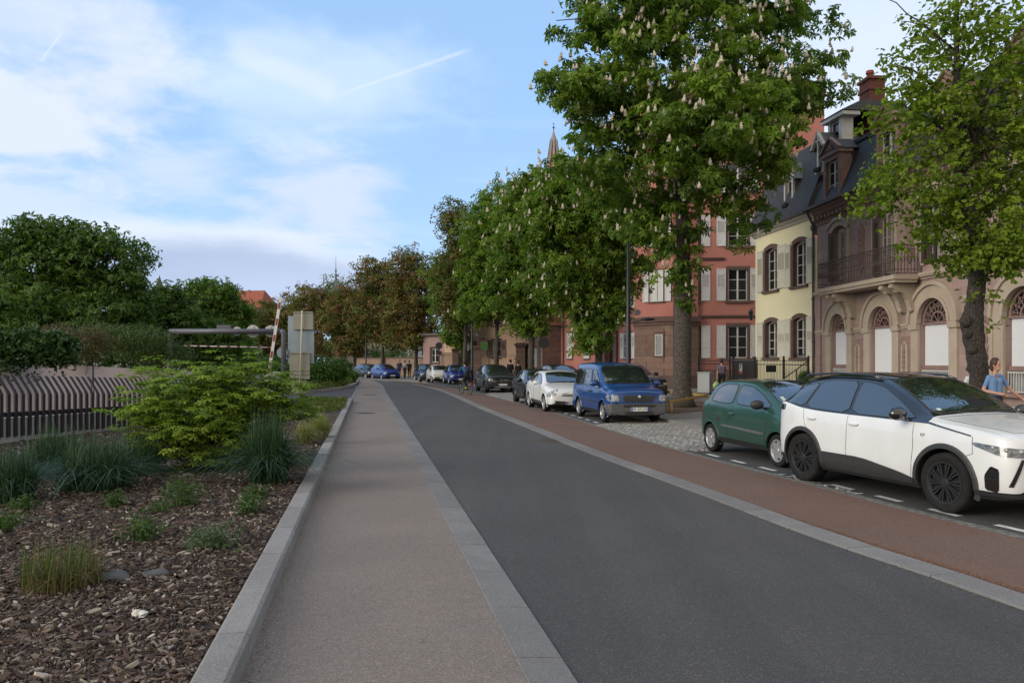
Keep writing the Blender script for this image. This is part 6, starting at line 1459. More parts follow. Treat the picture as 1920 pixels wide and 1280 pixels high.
# the big yellow-green bush in the bed
Yb = 12.2
bush_leaf = leafmat('bright_bush_leaf', (.055, .115, .014), (.34, .44, .06), .45)
shrub('spreading_bush', 'big yellow-green bush with tiered whorled leaves in the bark bed', (P(390, 676, Yb).x, Yb), [pe(395, 775, 130, 88, Yb, 0, .8, 1.6), pe(290, 760, 62, 62, Yb, -.2), pe(485, 745, 70, 58, Yb, .1), pe(545, 765, 50, 30, Yb, .3), pe(330, 690, 22, 16, Yb, w=.8), pe(480, 688, 34, 14, Yb, w=1.0), pe(280, 830, 46, 46, Yb, -.3), pe(400, 700, 60, 22, Yb), pe(400, 835, 100, 45, Yb, 0, .8, 1.2), pe(262, 700, 26, 14, Yb, w=.7), pe(555, 722, 34, 16, Yb, w=.7)],
      bush_leaf, 9800, .088, 51, k=5, crad=.17, wid=.38, stems=130, lo=.15, per=7, up=1.6, jag=.34, sr=.012, flat=.18, spread=2.6, droop=.2, tilt=.3)
# ornamental grasses
def blades(name, label, c, n, h, spread, width, mat, seed, cat='grass clump', group=None, arch=.95, zg=.13, base_r=.12, parent=None):
    rs = np.random.RandomState(seed); a = rs.rand(n)*2*pi; lean = np.abs(rs.normal(size=n))*spread; hh = h*rs.uniform(.55, 1.1, n); br = base_r*np.sqrt(rs.rand(n)); a2 = rs.rand(n)*2*pi
    p0 = np.stack([br*np.cos(a2), br*np.sin(a2), np.zeros(n)], 1); dirh = np.stack([np.cos(a), np.sin(a), np.zeros(n)], 1); side = np.stack([-np.sin(a), np.cos(a), np.zeros(n)], 1); K = 5; V = []
    tw = rs.uniform(-.6, .6, n)[:, None]; side = side*np.cos(tw)+dirh*np.sin(tw)
    for j in range(K+1):
        t = j/K; q = p0+dirh*(lean*hh*t**1.7)[:, None]; q[:, 2] += hh*(t-arch*.5*t**2.6*np.clip(lean*1.6, 0, 1.6)); w = width*(1-t**2)*.5+.0008; V.append(np.stack([q-side*w, q+side*w], 1))
    V = np.stack(V, 1).reshape(n, -1, 3); nv = (K+1)*2; f = np.array([[2*j, 2*j+1, 2*j+3, 2*j+2] for j in range(K)]); Fq = (f[None]+np.arange(n)[:, None, None]*nv).reshape(-1, 4); r = np.repeat(rs.rand(n), K)
    o = link(name, np_mesh(name, V.reshape(-1, 3), Fq, r), mat, parent); o.location = (c[0], c[1], zg); 
    if parent is None: tag(o, label, cat, group)
    return o
M_GBLUE = leafmat('blue_green_grass', (.010, .034, .014), (.060, .115, .055), .25); M_GYEL = leafmat('feather_grass', (.13, .14, .05), (.36, .33, .16), .4); M_GGREEN = leafmat('green_blade', (.025, .060, .012), (.085, .15, .03), .3); M_GDRY = leafmat('dry_blade', (.06, .07, .02), (.20, .14, .06), .3)
GG = 'blue-green grass clumps in the bark bed'; ZB = .125
blades('grass_clump', 'dense upright blue-green grass right of the big bush', G(503, 905, ZB), 1700, 1.02, .75, .011, M_GBLUE, 61, group=GG, base_r=.22)
blades('grass_clump', 'wide arching blue-green grass in front of the fence', G(180, 915, ZB), 1500, .82, .95, .011, M_GBLUE, 62, group=GG, base_r=.40)
blades('grass_clump', 'arching grass just left of the wide arching one', G(105, 890, ZB), 1100, .82, .9, .011, M_GBLUE, 63, group=GG, base_r=.35)
blades('grass_clump', 'upright grass cut by the left edge of the picture', G(28, 940, ZB), 900, .72, .6, .010, M_GBLUE, 64, group=GG, base_r=.2)
blades('grass_clump', 'grass tucked under the left side of the big bush', G(255, 890, ZB), 800, .7, .6, .011, M_GBLUE, 65, group=GG, base_r=.3)
GF = 'pale feather grasses near the kerb'
blades('feather_grass', 'soft straw-yellow feather grass nearest the kerb', G(600, 823, ZB), 1500, .58, .55, .006, M_GYEL, 66, group=GF, base_r=.16)
blades('feather_grass', 'straw-yellow feather grass half hidden by the dense upright grass', G(572, 832, ZB), 1100, .5, .6, .006, M_GYEL, 67, group=GF, base_r=.16)
def herb(label, px, py, h, n, seed, mat=M_GGREEN, r=.2, s=.055, wid=.35, group='small green perennials in the bark'):
    c = G(px, py, ZB); k = c.y/F; root = empty('small_plant', (c.x, c.y, ZB)); tag(root, label, 'plant', group); rs = np.random.RandomState(seed)
    foliage('leaves', [((0, 0, h*.45), (r, r, h*.5), 1)], n//8, 8, .07, s, mat, root, seed, 1, wid, .2, .1, .9, .2, .8)
    blades('stems', None, (0, 0), 60, h, .5, .006, mat, seed, parent=root, zg=0, base_r=r*.4)
herb('bushy green perennial in front of the big bush', 343, 948, .34, 520, 71, r=.24)
herb('thin upright perennial with loose stems left of centre', 262, 1015, .30, 300, 72, r=.2)
herb('low grey-green perennial nearest the kerb', 400, 1028, .24, 480, 73, mat=leafmat('grey_green_leaf', (.05, .08, .045), (.14, .19, .10), .3), r=.27)
herb('small low perennial below the arching grass', 215, 950, .18, 240, 74, r=.18)
herb('round perennial, front one of the two beside the dense grass', 464, 962, .22, 330, 75, r=.17)
herb('perennial behind the round one beside the dense grass', 482, 935, .20, 260, 76, r=.18)
herb('dark perennial at the left edge below the grass', 12, 995, .26, 300, 77, r=.2)
herb('small perennial between the left-edge grass and the wide arching grass', 45, 955, .16, 200, 78, r=.16)
herb('sparse seedling between two perennials', 300, 960, .14, 100, 79, r=.15)
b = blades('tufted_plant', 'reddish-green tufted grass in the front left of the bark', G(118, 1100, ZB), 430, .35, .60, .005, M_GDRY, 81, cat='plant', base_r=.26)
blades('new_shoots', 'fresh green blades of the tufted plant', (0, 0), 170, .42, .45, .006, M_GGREEN, 82, parent=b, zg=0, base_r=.24); b.children[0].location = (-.05, 0, 0)
# ground cover and island planting
def carpet(name, label, pts, n, s, mat, seed, h=.06, zg=.13):
    rs = np.random.RandomState(seed); xs = [p[0] for p in pts]; ys = [p[1] for p in pts]; out = []
    while len(out) < n:
        x, y = rs.uniform(min(xs), max(xs)), rs.uniform(min(ys), max(ys)); ins = False; j = len(pts)-1
        for i in range(len(pts)):
            if (pts[i][1] > y) != (pts[j][1] > y) and x < (pts[j][0]-pts[i][0])*(y-pts[i][1])/(pts[j][1]-pts[i][1])+pts[i][0]: ins = not ins
            j = i
        if ins: out.append((x, y, zg+rs.rand()*h*(.6+.6*sin(x*3)*cos(y*2.3)+.4)))
    c = np.array(out); nrm, t, b_ = frames(len(c), rs, .8, None, .5); v, f, r = leafquads(c, nrm, t, b_, s*(.6+.8*rs.rand(len(c))), 1, .45, .2, None, 1, rs)
    o = link(name, np_mesh(name, v, f, r), mat); tag(o, label, 'ground cover', kind='stuff'); return o
carpet('ground_cover', 'low green ground cover at the far end of the bark bed', [tuple(G(*q, .13).xy) for q in ((560, 748), (650, 748), (648, 768), (600, 775), (560, 770))], 7000, .09, leafmat('mossy_leaf', (.05, .075, .015), (.15, .17, .03), .3), 91, .12)
carpet('island_ground_cover', 'low green ground cover edging the driveway island', [tuple(G(*q, .13).xy) for q in ((545, 736), (580, 733), (615, 729.5), (645, 724), (660, 718), (655, 713), (600, 716), (545, 722))], 9000, .16, MATS['mossy_leaf'], 92, .3)
M_LISL = leafmat('island_leaf', (.03, .08, .015), (.10, .19, .035), .32)
for i, (cx, cy, rx, ry, Yi, lb) in enumerate(((632, 692, 24, 20, 52, 'bright green island bush, the rightmost by the kerb'), (600, 694, 28, 24, 50, 'bright green island bush directly right of the sign backs'), (655, 704, 14, 10, 60, 'low island bush at the tip of the kerb'), (560, 700, 30, 24, 54, 'island bush hidden behind the sign backs'), (520, 690, 34, 26, 56, 'island bush behind the barrier cabinet'), (455, 665, 40, 24, 58, 'dark island bush behind the horizontal arm'))):
    shrub('island_bush', lb, (P(cx, 676, Yi).x, Yi), [pe(cx, cy, rx, ry, Yi), pe(cx-8, cy+10, rx*.9, ry*.7, Yi)], M_LISL if i < 5 else M_LDARK, 3200, .20, 95+i, crad=.4, wid=.4, stems=6, group='bushes on the driveway island', per=10)
Yh = 30; shrub('clipped_shrub', 'yellow-green low shrub behind the iron fence near the walking man', (P(1385, 676, 45).x, 45), [pe(1385, 712, 22, 8, 45)], M_GYEL and M_LMID, 900, .12, 111, crad=.2, stems=0)
shrub('clipped_shrub', 'dark round shrub at the foot of the yellow house stairs', (P(1512, 676, 32).x, 32.3), [pe(1510, 708, 14, 12, 32)], M_LDARK, 1400, .08, 112, crad=.12, stems=4)
for i, (px, Yq, lb) in enumerate(((984, 72, 'clipped column hedge behind the right gate pillar'), (868, 78, 'clipped column hedge left of the left gate pillar'), (745, 97, 'long dark hedge over the low wall in the bend'), (700, 100, 'dark hedge left of the long one over the low wall'))):
    shrub('hedge', lb, (P(px, 676, Yq).x, Yq), [pe(px, 676 if i < 2 else 664, 14 if i < 2 else 34, 24 if i < 2 else 14, Yq)], M_LDARK, 2200, .2, 121+i, crad=.35, stems=0, group='hedges behind the walls')

# bark chips on the bed
rs = np.random.RandomState(77); N = 44000
Yc = 3.75*np.exp(rs.rand(N)*np.log(24/3.75)); xr = -.72-.182*Yc-.225; xl = np.maximum(-.69*Yc-.4, -11.5); Xc = xl+(xr-xl)*rs.rand(N)
Lg = rs.gamma(2.6, .0095, N)+.009; Lg = np.minimum(Lg, .10)*(1+.03*Yc); Wd = Lg*rs.uniform(.12, .42, N); Th = Lg*.10
nrm, t, b_ = frames(N, rs, 1.6, None, .55); c = np.stack([Xc, Yc, .125+rs.rand(N)*.022], 1); K = []
for sx_, sy_ in ((-1, -.7), (-.2, -1), (1, -.55), (.8, .7), (-.1, 1), (-.9, .5)):
    K.append(c+t*(Lg*.5*sx_*rs.uniform(.8, 1.15, N))[:, None]+b_*(Wd*.5*sy_)[:, None])
top = np.stack(K, 1)+nrm[:, None, :]*Th[:, None, None]; V = np.concatenate([top, np.stack(K, 1)-nrm[:, None, :]*Th[:, None, None]], 1).reshape(-1, 3)
f = np.array([[0, 1, 2, 3], [0, 3, 4, 5], [0, 6, 7, 1], [1, 7, 8, 2], [2, 8, 9, 3], [3, 9, 10, 4], [4, 10, 11, 5], [5, 11, 6, 0]])
Fq = (f[None]+np.arange(N)[:, None, None]*12).reshape(-1, 4); cm = bpy.data.materials.new('bark_chip'); cm.use_nodes = True; t_ = NT(cm.node_tree); out = t_.a('OutputMaterial'); bs = t_.a('BsdfPrincipled'); t_.l.new(bs.outputs[0], out.inputs[0])
at = t_.a('Attribute'); at.attribute_name = 'rnd'; ra = t_.a('ValToRGB'); t_.l.new(at.outputs['Fac'], ra.inputs[0]); e = ra.color_ramp.elements; e[0].color = (.016, .010, .008, 1); e[1].position = 1; e[1].color = (.42, .37, .31, 1)
for ps, cc in ((.38, (.052, .031, .021, 1)), (.66, (.095, .062, .045, 1)), (.85, (.15, .115, .09, 1)), (.95, (.26, .225, .185, 1))): q = e.new(ps); q.color = cc
t_.l.new(ra.outputs[0], bs.inputs['Base Color']); bs.inputs['Roughness'].default_value = .85
o = link('bark_mulch', np_mesh('bark_mulch', V, Fq, np.repeat(rs.rand(N), 8)), cm); tag(o, 'brown bark chips covering the planting bed', 'mulch', kind='stuff')

# ================================================================== walls, fences and street furniture
M_CONC = pmat('grey_concrete', (.33, .34, .36), .9, col2=(.22, .23, .245), scale=1.5, dirt=.4, bump=.3)
M_PINKW = pmat('pink_wall_render', (.74, .61, .58), .9, col2=(.66, .54, .51), scale=.8, dirt=.35, bump=.2)
M_BAR = pmat('anthracite_bar', (.018, .016, .020), .6, col2=(.028, .026, .032), scale=4, spec=.25)
M_GPOLE = pmat('grey_pole', (.10, .10, .125), .5, col2=(.075, .075, .095), scale=2)
M_OLIVE = pmat('sign_back_beige', (.25, .25, .205), .6, col2=(.20, .20, .165), scale=1.5, dirt=.35)
M_SKYP = pmat('sign_back_bluegrey', (.24, .29, .33), .55, col2=(.19, .235, .275), scale=1.2, dirt=.25)
M_DISC = pmat('disc_back', (.42, .43, .44), .5, col2=(.33, .34, .35), scale=3, dirt=.3)
M_REDP = pmat('barrier_red', (.22, .014, .018), .5); M_WHP = pmat('barrier_white', (.55, .55, .56), .5, dirt=.25)
fa, fb = Vector((-11.35, 11.6)), Vector((-8.0, 25.6))
def fence_pt(s): t = s/(fb-fa).length; p = fa.lerp(fb, t); return p, .27-.016*(p.y-12)*1.15
r = empty('bent_bar_fence', (fa.x, fa.y, 0)); tag(r, 'dark fence of closely spaced bars whose tops bend away, beside the ramp', 'fence')
LF = (fb-fa).length; n = int(LF/.175); dv = (fb-fa).normalized(); nv = Vector((-dv.y, dv.x)); m = MB()
for i in range(n):
    p, z0 = fence_pt(i*.175); x, y = p.x-fa.x, p.y-fa.y; zt = 1.36-.045*(p.y-15.8)*.9+.15; zb_ = zt-.36
    path = [(0, z0+.05), (0, zb_-.03), (.02, zb_+.02), (.05, zb_+.07), (.27, zt)]; w = .036; b0 = len(m.v); fs = []
    for u, z in path:
        for a, c in ((-w, -.02), (w, -.02), (w, .02), (-w, .02)): m.v.append((x+dv.x*a+nv.x*(u+c), y+dv.y*a+nv.y*(u+c), z+(c*.8 if z > zb_ else 0)))
    for k in range(len(path)-1):
        for j in range(4): m.f.append((b0+k*4+j, b0+k*4+(j+1) % 4, b0+k*4+4+(j+1) % 4, b0+k*4+4+j)); m.m.append(0)
    m.f.append((b0+3, b0+2, b0+1, b0)); m.m.append(0); q = b0+(len(path)-1)*4; m.f.append((q, q+1, q+2, q+3)); m.m.append(0)
m.build('fence_bars', M_BAR, r)
m = MB(); p0, z0 = fence_pt(0); p1, z1 = fence_pt(LF); m.bar((nv.x*.05, nv.y*.05, z0+.50), (p1.x-fa.x+nv.x*.05, p1.y-fa.y+nv.y*.05, z1+.50), .04, .10); m.build('rail', M_BAR, r)
m = MB(); a, b, c, d = fa+nv*.035, fb+nv*.035, fb+nv*.28, fa+nv*.28
m.add([(a.x, a.y, -.05), (b.x, b.y, -.05), (c.x, c.y, -.05), (d.x, d.y, -.05), (a.x, a.y, z0+.43), (b.x, b.y, z1+.43), (c.x, c.y, z1+.43), (d.x, d.y, z0+.43)], [(0, 3, 2, 1), (4, 5, 6, 7), (0, 1, 5, 4), (1, 2, 6, 5), (2, 3, 7, 6), (3, 0, 4, 7)])
tag(m.build('parapet', M_CONC), 'low grey concrete parapet carrying the bent bar fence', 'wall')
m = MB(); a, b = Vector((-15.0, 17.5)), Vector((-13.0, 33)); d_ = (b-a).normalized(); nn = Vector((-d_.y, d_.x))*.3
m.add([(a.x, a.y, -.05), (b.x, b.y, -.05), (b.x+nn.x, b.y+nn.y, -.05), (a.x+nn.x, a.y+nn.y, -.05), (a.x, a.y, 2.0), (b.x, b.y, 1.3), (b.x+nn.x, b.y+nn.y, 1.3), (a.x+nn.x, a.y+nn.y, 2.0)], [(0, 3, 2, 1), (4, 5, 6, 7), (0, 1, 5, 4), (1, 2, 6, 5), (2, 3, 7, 6), (3, 0, 4, 7)])
tag(m.build('ramp_wall', M_PINKW), 'pink rendered wall along the ramp with ivy hanging over its top', 'wall')
for i, (pa, pb, Yq, y0, y1, lb) in enumerate(((-200, 130, 58, 600, 700, 'long dark hedge behind the tallest left tree'), (120, 330, 62, 590, 700, 'dark hedge behind the conifer shrub'), (320, 470, 66, 600, 700, 'dark hedge behind the horizontal gantry bar'), (430, 720, 124, 628, 690, 'far dark hedge under the red-brown chestnuts'))):
    shrub('hedge', lb, (P((pa+pb)/2, 676, Yq).x, Yq), [pe(pa+(pb-pa)*t, (y0+y1)/2, (pb-pa)*.16, (y1-y0)/2, Yq, ky=.3) for t in (.1, .3, .5, .7, .9)], M_LDARK, 5200, .42 if i < 3 else .7, 131+i, crad=.9, stems=0, group='hedges behind the walls', lo=.05, zg=0, per=8)
poly('planted_terrace', [(-15.3, 17.5), (-13.35, 33), (-13.6, 36), (-70, 36), (-70, 17.5)], 1.27, MATS['island_soil'], thick=1.3)
# height gauge
Yg = 34; zg_ = HC+(HZ-621)/F*Yg; xa, xb = P(318, 0, Yg).x, P(532, 0, Yg).x
r = empty('height_gauge', (xb, Yg, 0)); tag(r, 'grey tubular height gauge spanning the garage ramp', 'gantry')
m = MB(); m.tube([(0, 0, 0), (0, 0, zg_-.12), (-.03, 0, zg_-.03), (-.12, 0, zg_)], .115, 12); m.build('post', M_GPOLE, r, smooth=True)
m = MB(); m.tube([(-.121, 0, zg_), (xa-xb, 0, zg_)], .11, 12); m.build('crossbar', M_GPOLE, r, smooth=True)
m = MB(); m.tube([(xa-xb, 0, zg_-.1), (xa-xb, 0, 0)], .11, 12); m.build('post', M_GPOLE, r, smooth=True)
m = MB(); m.box(-2.95, -2.35, .12, .3, zg_-.05, zg_+.28); m.build('junction_box', M_GPOLE, r)
for px, rr, lb in ((444, .20, 'smallest of the three round sign backs on the gantry bar'), (474, .28, 'whitest and middle round sign back on the gantry bar'), (507, .26, 'greyer round sign back nearest the gantry post')):
    c = P(px, 621, Yg+.2); m = MB(); m.lathe([(.001, 0), (rr*.96, 0), (rr, .012), (rr, .03), (.001, .03)], 32, (0, 0, 0), 'y'); m.box(-.04, .04, -.03, 0, -rr*.8, rr*.8); o = m.build('round_sign', M_DISC); o.location = c; tag(o, lb, 'sign', 'round sign backs on the gantry')
c = P(529, 661, 36); m = MB(); m.lathe([(.001, 0), (.25, 0), (.25, .02), (.001, .02)], 28, (0, 0, c.z), 'y'); m.tube([(0, .04, 0), (0, .04, c.z+.2)], .03, 8); o = m.build('round_sign', M_SKYP); o.location = (c.x, c.y, 0); tag(o, 'pale round sign back on its own post beside the gantry post', 'sign')
p0, p1 = P(345, 648, 37), P(514, 651.5, 37); r = empty('hanging_height_bar', p0); tag(r, 'thin white and red horizontal bar hanging under the height gauge', 'barrier')
m = MB(); m.tube([(0, 0, 0), tuple(p1-p0)], .026, 8); m.build('bar', M_WHP, r, smooth=True)
for k in range(9): a = (p1-p0)*((k+.3)/9); b = (p1-p0)*((k+.6)/9); m = MB(); m.tube([tuple(a), tuple(b)], .028, 8); m.build('red_band', M_REDP, r, smooth=True)
for t in (.08, .92): a = (p1-p0)*t; m = MB(); m.tube([tuple(a), (a.x, a.y, zg_-.1-p0.z)], .008, 4); m.build('chain', M_DZINC, r)
# raised barrier
Yb_ = 31; a, b = P(507, 705, Yb_), P(530, 558, Yb_); r = empty('barrier', (a.x+.12, Yb_, 0)); tag(r, 'raised red and white barrier arm on a pale cabinet', 'barrier')
m = MB(); m.box(-.30, .42, -.22, .22, 0, 1.22); m.box(-.26, .38, -.24, -.221, .15, 1.1); m.build('cabinet', pmat('cabinet_grey', (.36, .37, .37), .6, dirt=.5, col2=(.28, .29, .29), scale=3), r)
m = MB(); m.ball((.06, 0, 1.22), (.36, .22, .16), 16, 8); m.build('cabinet_lid', MATS['cabinet_grey'], r, smooth=True)
q0, q1 = a-Vector((a.x+.12, Yb_, 0))+Vector((0, -.26, 0)), b-Vector((a.x+.12, Yb_, 0))+Vector((0, -.26, 0)); m = MB(); m.bar(q0, q1, .11, .05, up=(0, 1, 0)); m.v = m.v; arm = m.build('arm', M_WHP, r)
for k in range(5):
    t0 = .03+k*.205; m = MB(); u0 = q0.lerp(q1, t0); u1 = q0.lerp(q1, t0+.085); m.bar(u0, u1, .075, .060, up=(0, 1, 0)); m.build('red_band', M_REDP, arm)
# sign backs
Ys = 36; r = empty('sign_post', (P(565, 0, Ys).x, Ys, 0)); tag(r, 'post carrying stacked beige and blue-grey sign backs', 'sign')
L = lambda px, py, y=Ys: P(px, py, y)-Vector((P(565, 0, Ys).x, Ys, 0))
m = MB(); m.tube([(-.05, -.09, .1), (.06, -.09, L(566, 582).z)], .035, 8); m.build('post', pmat('post_pale', (.42, .40, .32), .5), r, smooth=True)
def panel(x0, y0, x1, y1, mt, y, ribs=()):
    a, b = L(x0, y1), L(x1, y0); m = MB(); m.box(a.x, b.x, y, y+.025, a.z, b.z)
    for f in ribs: z = a.z+(b.z-a.z)*f; m.box(a.x+.01, b.x-.01, y-.035, y-.001, z-.025, z+.025)
    m.build('sign_panel', mt, r, bevel=.004)
panel(550, 584, 587, 618, M_OLIVE, 0, (.04, .96)); panel(539, 592, 588, 681, M_SKYP, .08, ()); panel(543, 660, 581, 711, M_OLIVE, 0, (.03, .20, .33, .97)); panel(547, 713, 574, 737, M_OLIVE, 0, (.9,))
# street lamps
def lamp(label, px, Y, H, arms=True, r0=.10):
    x = (px-960)/F*Y; r = empty('street_lamp', (x, Y, .1)); tag(r, label, 'street lamp', 'black street lamps')
    m = MB(); m.tube([(0, 0, 0), (0, 0, 1.1), (0, 0, 1.15), (0, 0, 3.4), (0, 0, 3.45), (0, 0, H)], [r0*1.25, r0*1.2, r0*.95, r0*.85, r0*.7, r0*.42], 12); m.build('pole', M_BLACKIRON, r, smooth=True)
    m = MB(); m.tube([(0, 0, H-.25), (-.3, -.1, H+.1), (-1.0, -.3, H+.2)], .035, 8); m.build('arm', M_BLACKIRON, r, smooth=True)
    m = MB(); m.ball((-1.2, -.36, H+.17), (.33, .16, .09), 14, 8); m.build('lamp_head', M_BLACKIRON, r, smooth=True)
    if arms:
        m = MB(); m.bar((0, 0, 3.25), (.62, -.1, 3.42), .05); m.build('arm', M_BLACKIRON, r)
        m = MB(); m.ball((.82, -.14, 3.44), (.30, .17, .07), 14, 8); m.build('lamp_head', M_BLACKIRON, r, smooth=True)
        m = MB(); m.lathe([(.001, -.10), (.12, -.10), (.13, 0), (.09, .10), (.001, .12)], 16, (.38, -.05, 3.72), 'y'); m.bar((0, 0, 3.68), (.36, 0, 3.62), .03); m.build('floodlight', M_GPOLE, r)
    return r
lamp('tall black street lamp standing behind the blue van', 1178, 33, 8.4, r0=.125)
lamp('black street lamp just behind the cyclist', 885, 62, 8.0, r0=.09)
lamp('black street lamp beside the low wall in the far bend', 686, 92, 8.0, False, r0=.10)
def rsign(label, px, py, Y, plate=False):
    c = P(px, py, Y); r = empty('road_sign', (c.x, Y, .1)); tag(r, label, 'road sign', 'round road signs seen from behind')
    m = MB(); m.tube([(0, .05, 0), (0, .05, c.z+.1)], .035, 8); m.build('post', M_BLACKIRON, r); m = MB(); m.lathe([(.001, -.01), (.31, -.01), (.325, 0), (.325, .02), (.001, .02)], 32, (0, 0, c.z-.1), 'y'); m.build('sign_disc', pmat('sign_black', (.012, .012, .013), .6), r)
    if plate: m = MB(); m.box(-.24, .24, -.02, .0, c.z-.95, c.z-.58); m.build('sign_plate', MATS['sign_black'], r)
rsign('black backed round sign in front of the red house, above the white hatchback', 1019, 642, 46)
rsign('black backed round sign with a small plate below, beyond the cream white car', 823, 648, 72, True)
c = P(908, 648, 60); r = empty('green_sign', (P(917, 0, 60).x, 60, .1)); tag(r, 'small green sign box on a thin post left of the tree trunk', 'sign')
m = MB(); m.tube([(0, 0, 0), (0, 0, 2.9)], .035, 8); m.build('post', M_BLACKIRON, r); m = MB(); m.box(c.x-P(917, 0, 60).x-.27, c.x-P(917, 0, 60).x+.27, -.06, .06, c.z-.42, c.z+.2); m.build('sign_box', pmat('sign_green', (.03, .10, .012), .5), r)
# yellow rail round the tree pit
M_YEL = pmat('yellow_rail_paint', (.34, .22, .055), .6, col2=(.24, .15, .045), scale=5, dirt=.35)
cor = [Vector((5.08, 25.0)), Vector((7.35, 29.5)), Vector((6.4, 33.6)), Vector((4.2, 29.4))]; r = empty('tree_guard_rail', (*cor[0], 0)); tag(r, 'low worn yellow rail around the big chestnut trunk', 'railing')
for i in range(4):
    a, b = cor[i]-cor[0], cor[(i+1) % 4]-cor[0]; m = MB(); m.tube([(a.x, a.y, 0), (a.x, a.y, .49)], .045, 10); m.build('post', M_YEL, r, smooth=True)
    m = MB(); d = (b-a).normalized()*.04; m.bar((a.x+d.x, a.y+d.y, .49), (b.x-d.x, b.y-d.y, .49), .07, .09); m.build('rail', M_YEL, r, bevel=.012)
cor2 = [Vector((7.6, 13.2)), Vector((9.2, 12.7)), Vector((9.9, 16.4)), Vector((8.3, 16.9))]
# grey cabinet
c = G(1321, 739.5, .1); o = empty('utility_cabinet', (c.x, c.y, .1), R(-28)); tag(o, 'pale grey utility cabinet on the pavement between the big chestnut and the walking man', 'cabinet')
m = MB(); m.box(-.30, .30, -.22, .22, .10, 1.08); m.build('housing', pmat('cabinet_pale', (.38, .40, .41), .6, dirt=.3), o, bevel=.01); m = MB(); m.box(-.33, .33, -.25, .25, 1.081, 1.13); m.build('lid', MATS['cabinet_pale'], o, bevel=.01); m = MB(); m.box(-.29, .29, -.21, .21, 0, .099); m.build('plinth', M_DZINC, o)
m = MB(); m.box(.303, .306, -.03, .03, .45, .95); m.build('label_strip', M_DZINC, o)
# iron fence, gate, stairs
def ironfence(name, label, pts, H=1.75, sp=.13, z0=.1, plinth=.0, mt=M_BLACKIRON):
    r = empty(name, (*pts[0], z0)); tag(r, label, 'fence'); o = Vector(pts[0]); m = MB()
    for a, b in zip(pts, pts[1:]):
        a, b = Vector(a)-o, Vector(b)-o; L_ = (b-a).length; n = max(2, int(L_/sp))
        for z in (.18, H-.22): m.bar((*a, z), (*b, z), .025, .04)
        for k in range(n+1):
            p = a.lerp(b, k/n); m.bar((p.x, p.y, .02), (p.x, p.y, H-.08), .016); m.lathe([(.016, H-.08), (.026, H-.05), (.002, H+.03)], 4, (p.x, p.y, 0))
    for q in pts: p = Vector(q)-o; pm = MB(); pm.bar((p.x, p.y, 0), (p.x, p.y, H+.08), .07); pm.ball((p.x, p.y, H+.11), .05, 8, 6); pm.build('post', mt, r)
    m.build('railings', mt, r); return r
f1 = ironfence('iron_fence', 'black spiked iron fence in front of the yellow house and the red house', [(10.1, 42.4), (10.9, 39.2), (11.35, 36.6), (11.75, 33.9), (12.02, 31.8)])
m = MB(); a = P(1443, 691, 35.2); m.box(a.x-.22-10.1, a.x+.22-10.1, 35.0-42.4, 35.05-42.4, a.z-.25, a.z+.05); m.build('notice_box', M_DARK, f1)
pa, pb = P(1376, 0, 41.0), P(1413, 0, 38.6); r = empty('wooden_gate', (pa.x, pa.y, .1), atan2(pb.y-pa.y, pb.x-pa.x)); tag(r, 'dark brown board gate with a white notice, left of the yellow house', 'gate'); Lg_ = (Vector((pb.x, pb.y))-Vector((pa.x, pa.y))).length
m = MB(); M_WOODD = pmat('dark_wood', (.030, .022, .022), .8, col2=(.045, .032, .03), scale=6, stretch=(6, 1, .5))
for k in range(int(Lg_/.12)): m.box(k*.12+.004, k*.12+.116, -.02, .02, .05, 1.75)
m.box(0, Lg_, .021, .06, 1.45, 1.55); m.box(-.1, 0, -.06, .06, 0, 1.9); m.box(Lg_, Lg_+.1, -.06, .06, 0, 1.9); m.build('boards', M_WOODD, r)
m = MB(); m.box(.75, 1.15, -.035, -.021, 1.10, 1.56); nt = m.build('notice', M_PLATE, r); m = MB(); m.box(.75, 1.15, -.038, -.036, 1.02, 1.16); m.build('notice_band', pmat('notice_orange', (.45, .08, .04), .6), nt)
m = MB()
for k in range(3): m.box(.80, 1.08-.06*k, -.038, -.036, 1.44-.07*k, 1.475-.07*k)
m.build('notice_picture', M_DZINC, nt)
r = empty('entrance_stairs', (11.9, 34.6, .1), R(-52)); tag(r, 'stone steps with a black iron handrail up to the yellow house', 'stairs')
m = MB()
for k in range(6): m.box(k*.28, 1.9, 0, 1.1, .17*k, .17*(k+1)-.002*k)
m.build('steps', M_BEIGE, r)
m = MB(); zz = lambda k: .95+.17*k
for y in (.05,): m.tube([(-.1, y, .8), (1.5, y, 1.85), (2.0, y, 1.87)], .025, 8); m.tube([(-.1, y, .35), (1.5, y, 1.4), (2.0, y, 1.42)], .018, 6)
for x, z in ((-.1, .8), (.7, 1.33), (1.5, 1.85), (2.0, 1.87)): m.bar((x, .05, 0 if x < 0 else z-1), (x, .05, z), .03)
m.build('handrail', M_BLACKIRON, r)
m = MB(); m.box(1.3, 1.9, -.35, -.02, .0, .45); m.build('brick_pier', M_BRICK, r)
# lantern on the red house
c = P(1408, 590, 39.5); r = empty('wall_lantern', c); tag(r, 'small black wall lantern at the edge of the yellow house', 'lantern'); m = MB(); m.lathe([(.06, -.28), (.12, .1), (.16, .12), (.04, .26), (.001, .3)], 6); m.bar((0, 0, .28), (.4, .1, .40), .03); m.build('lantern_body', M_BLACKIRON, r)
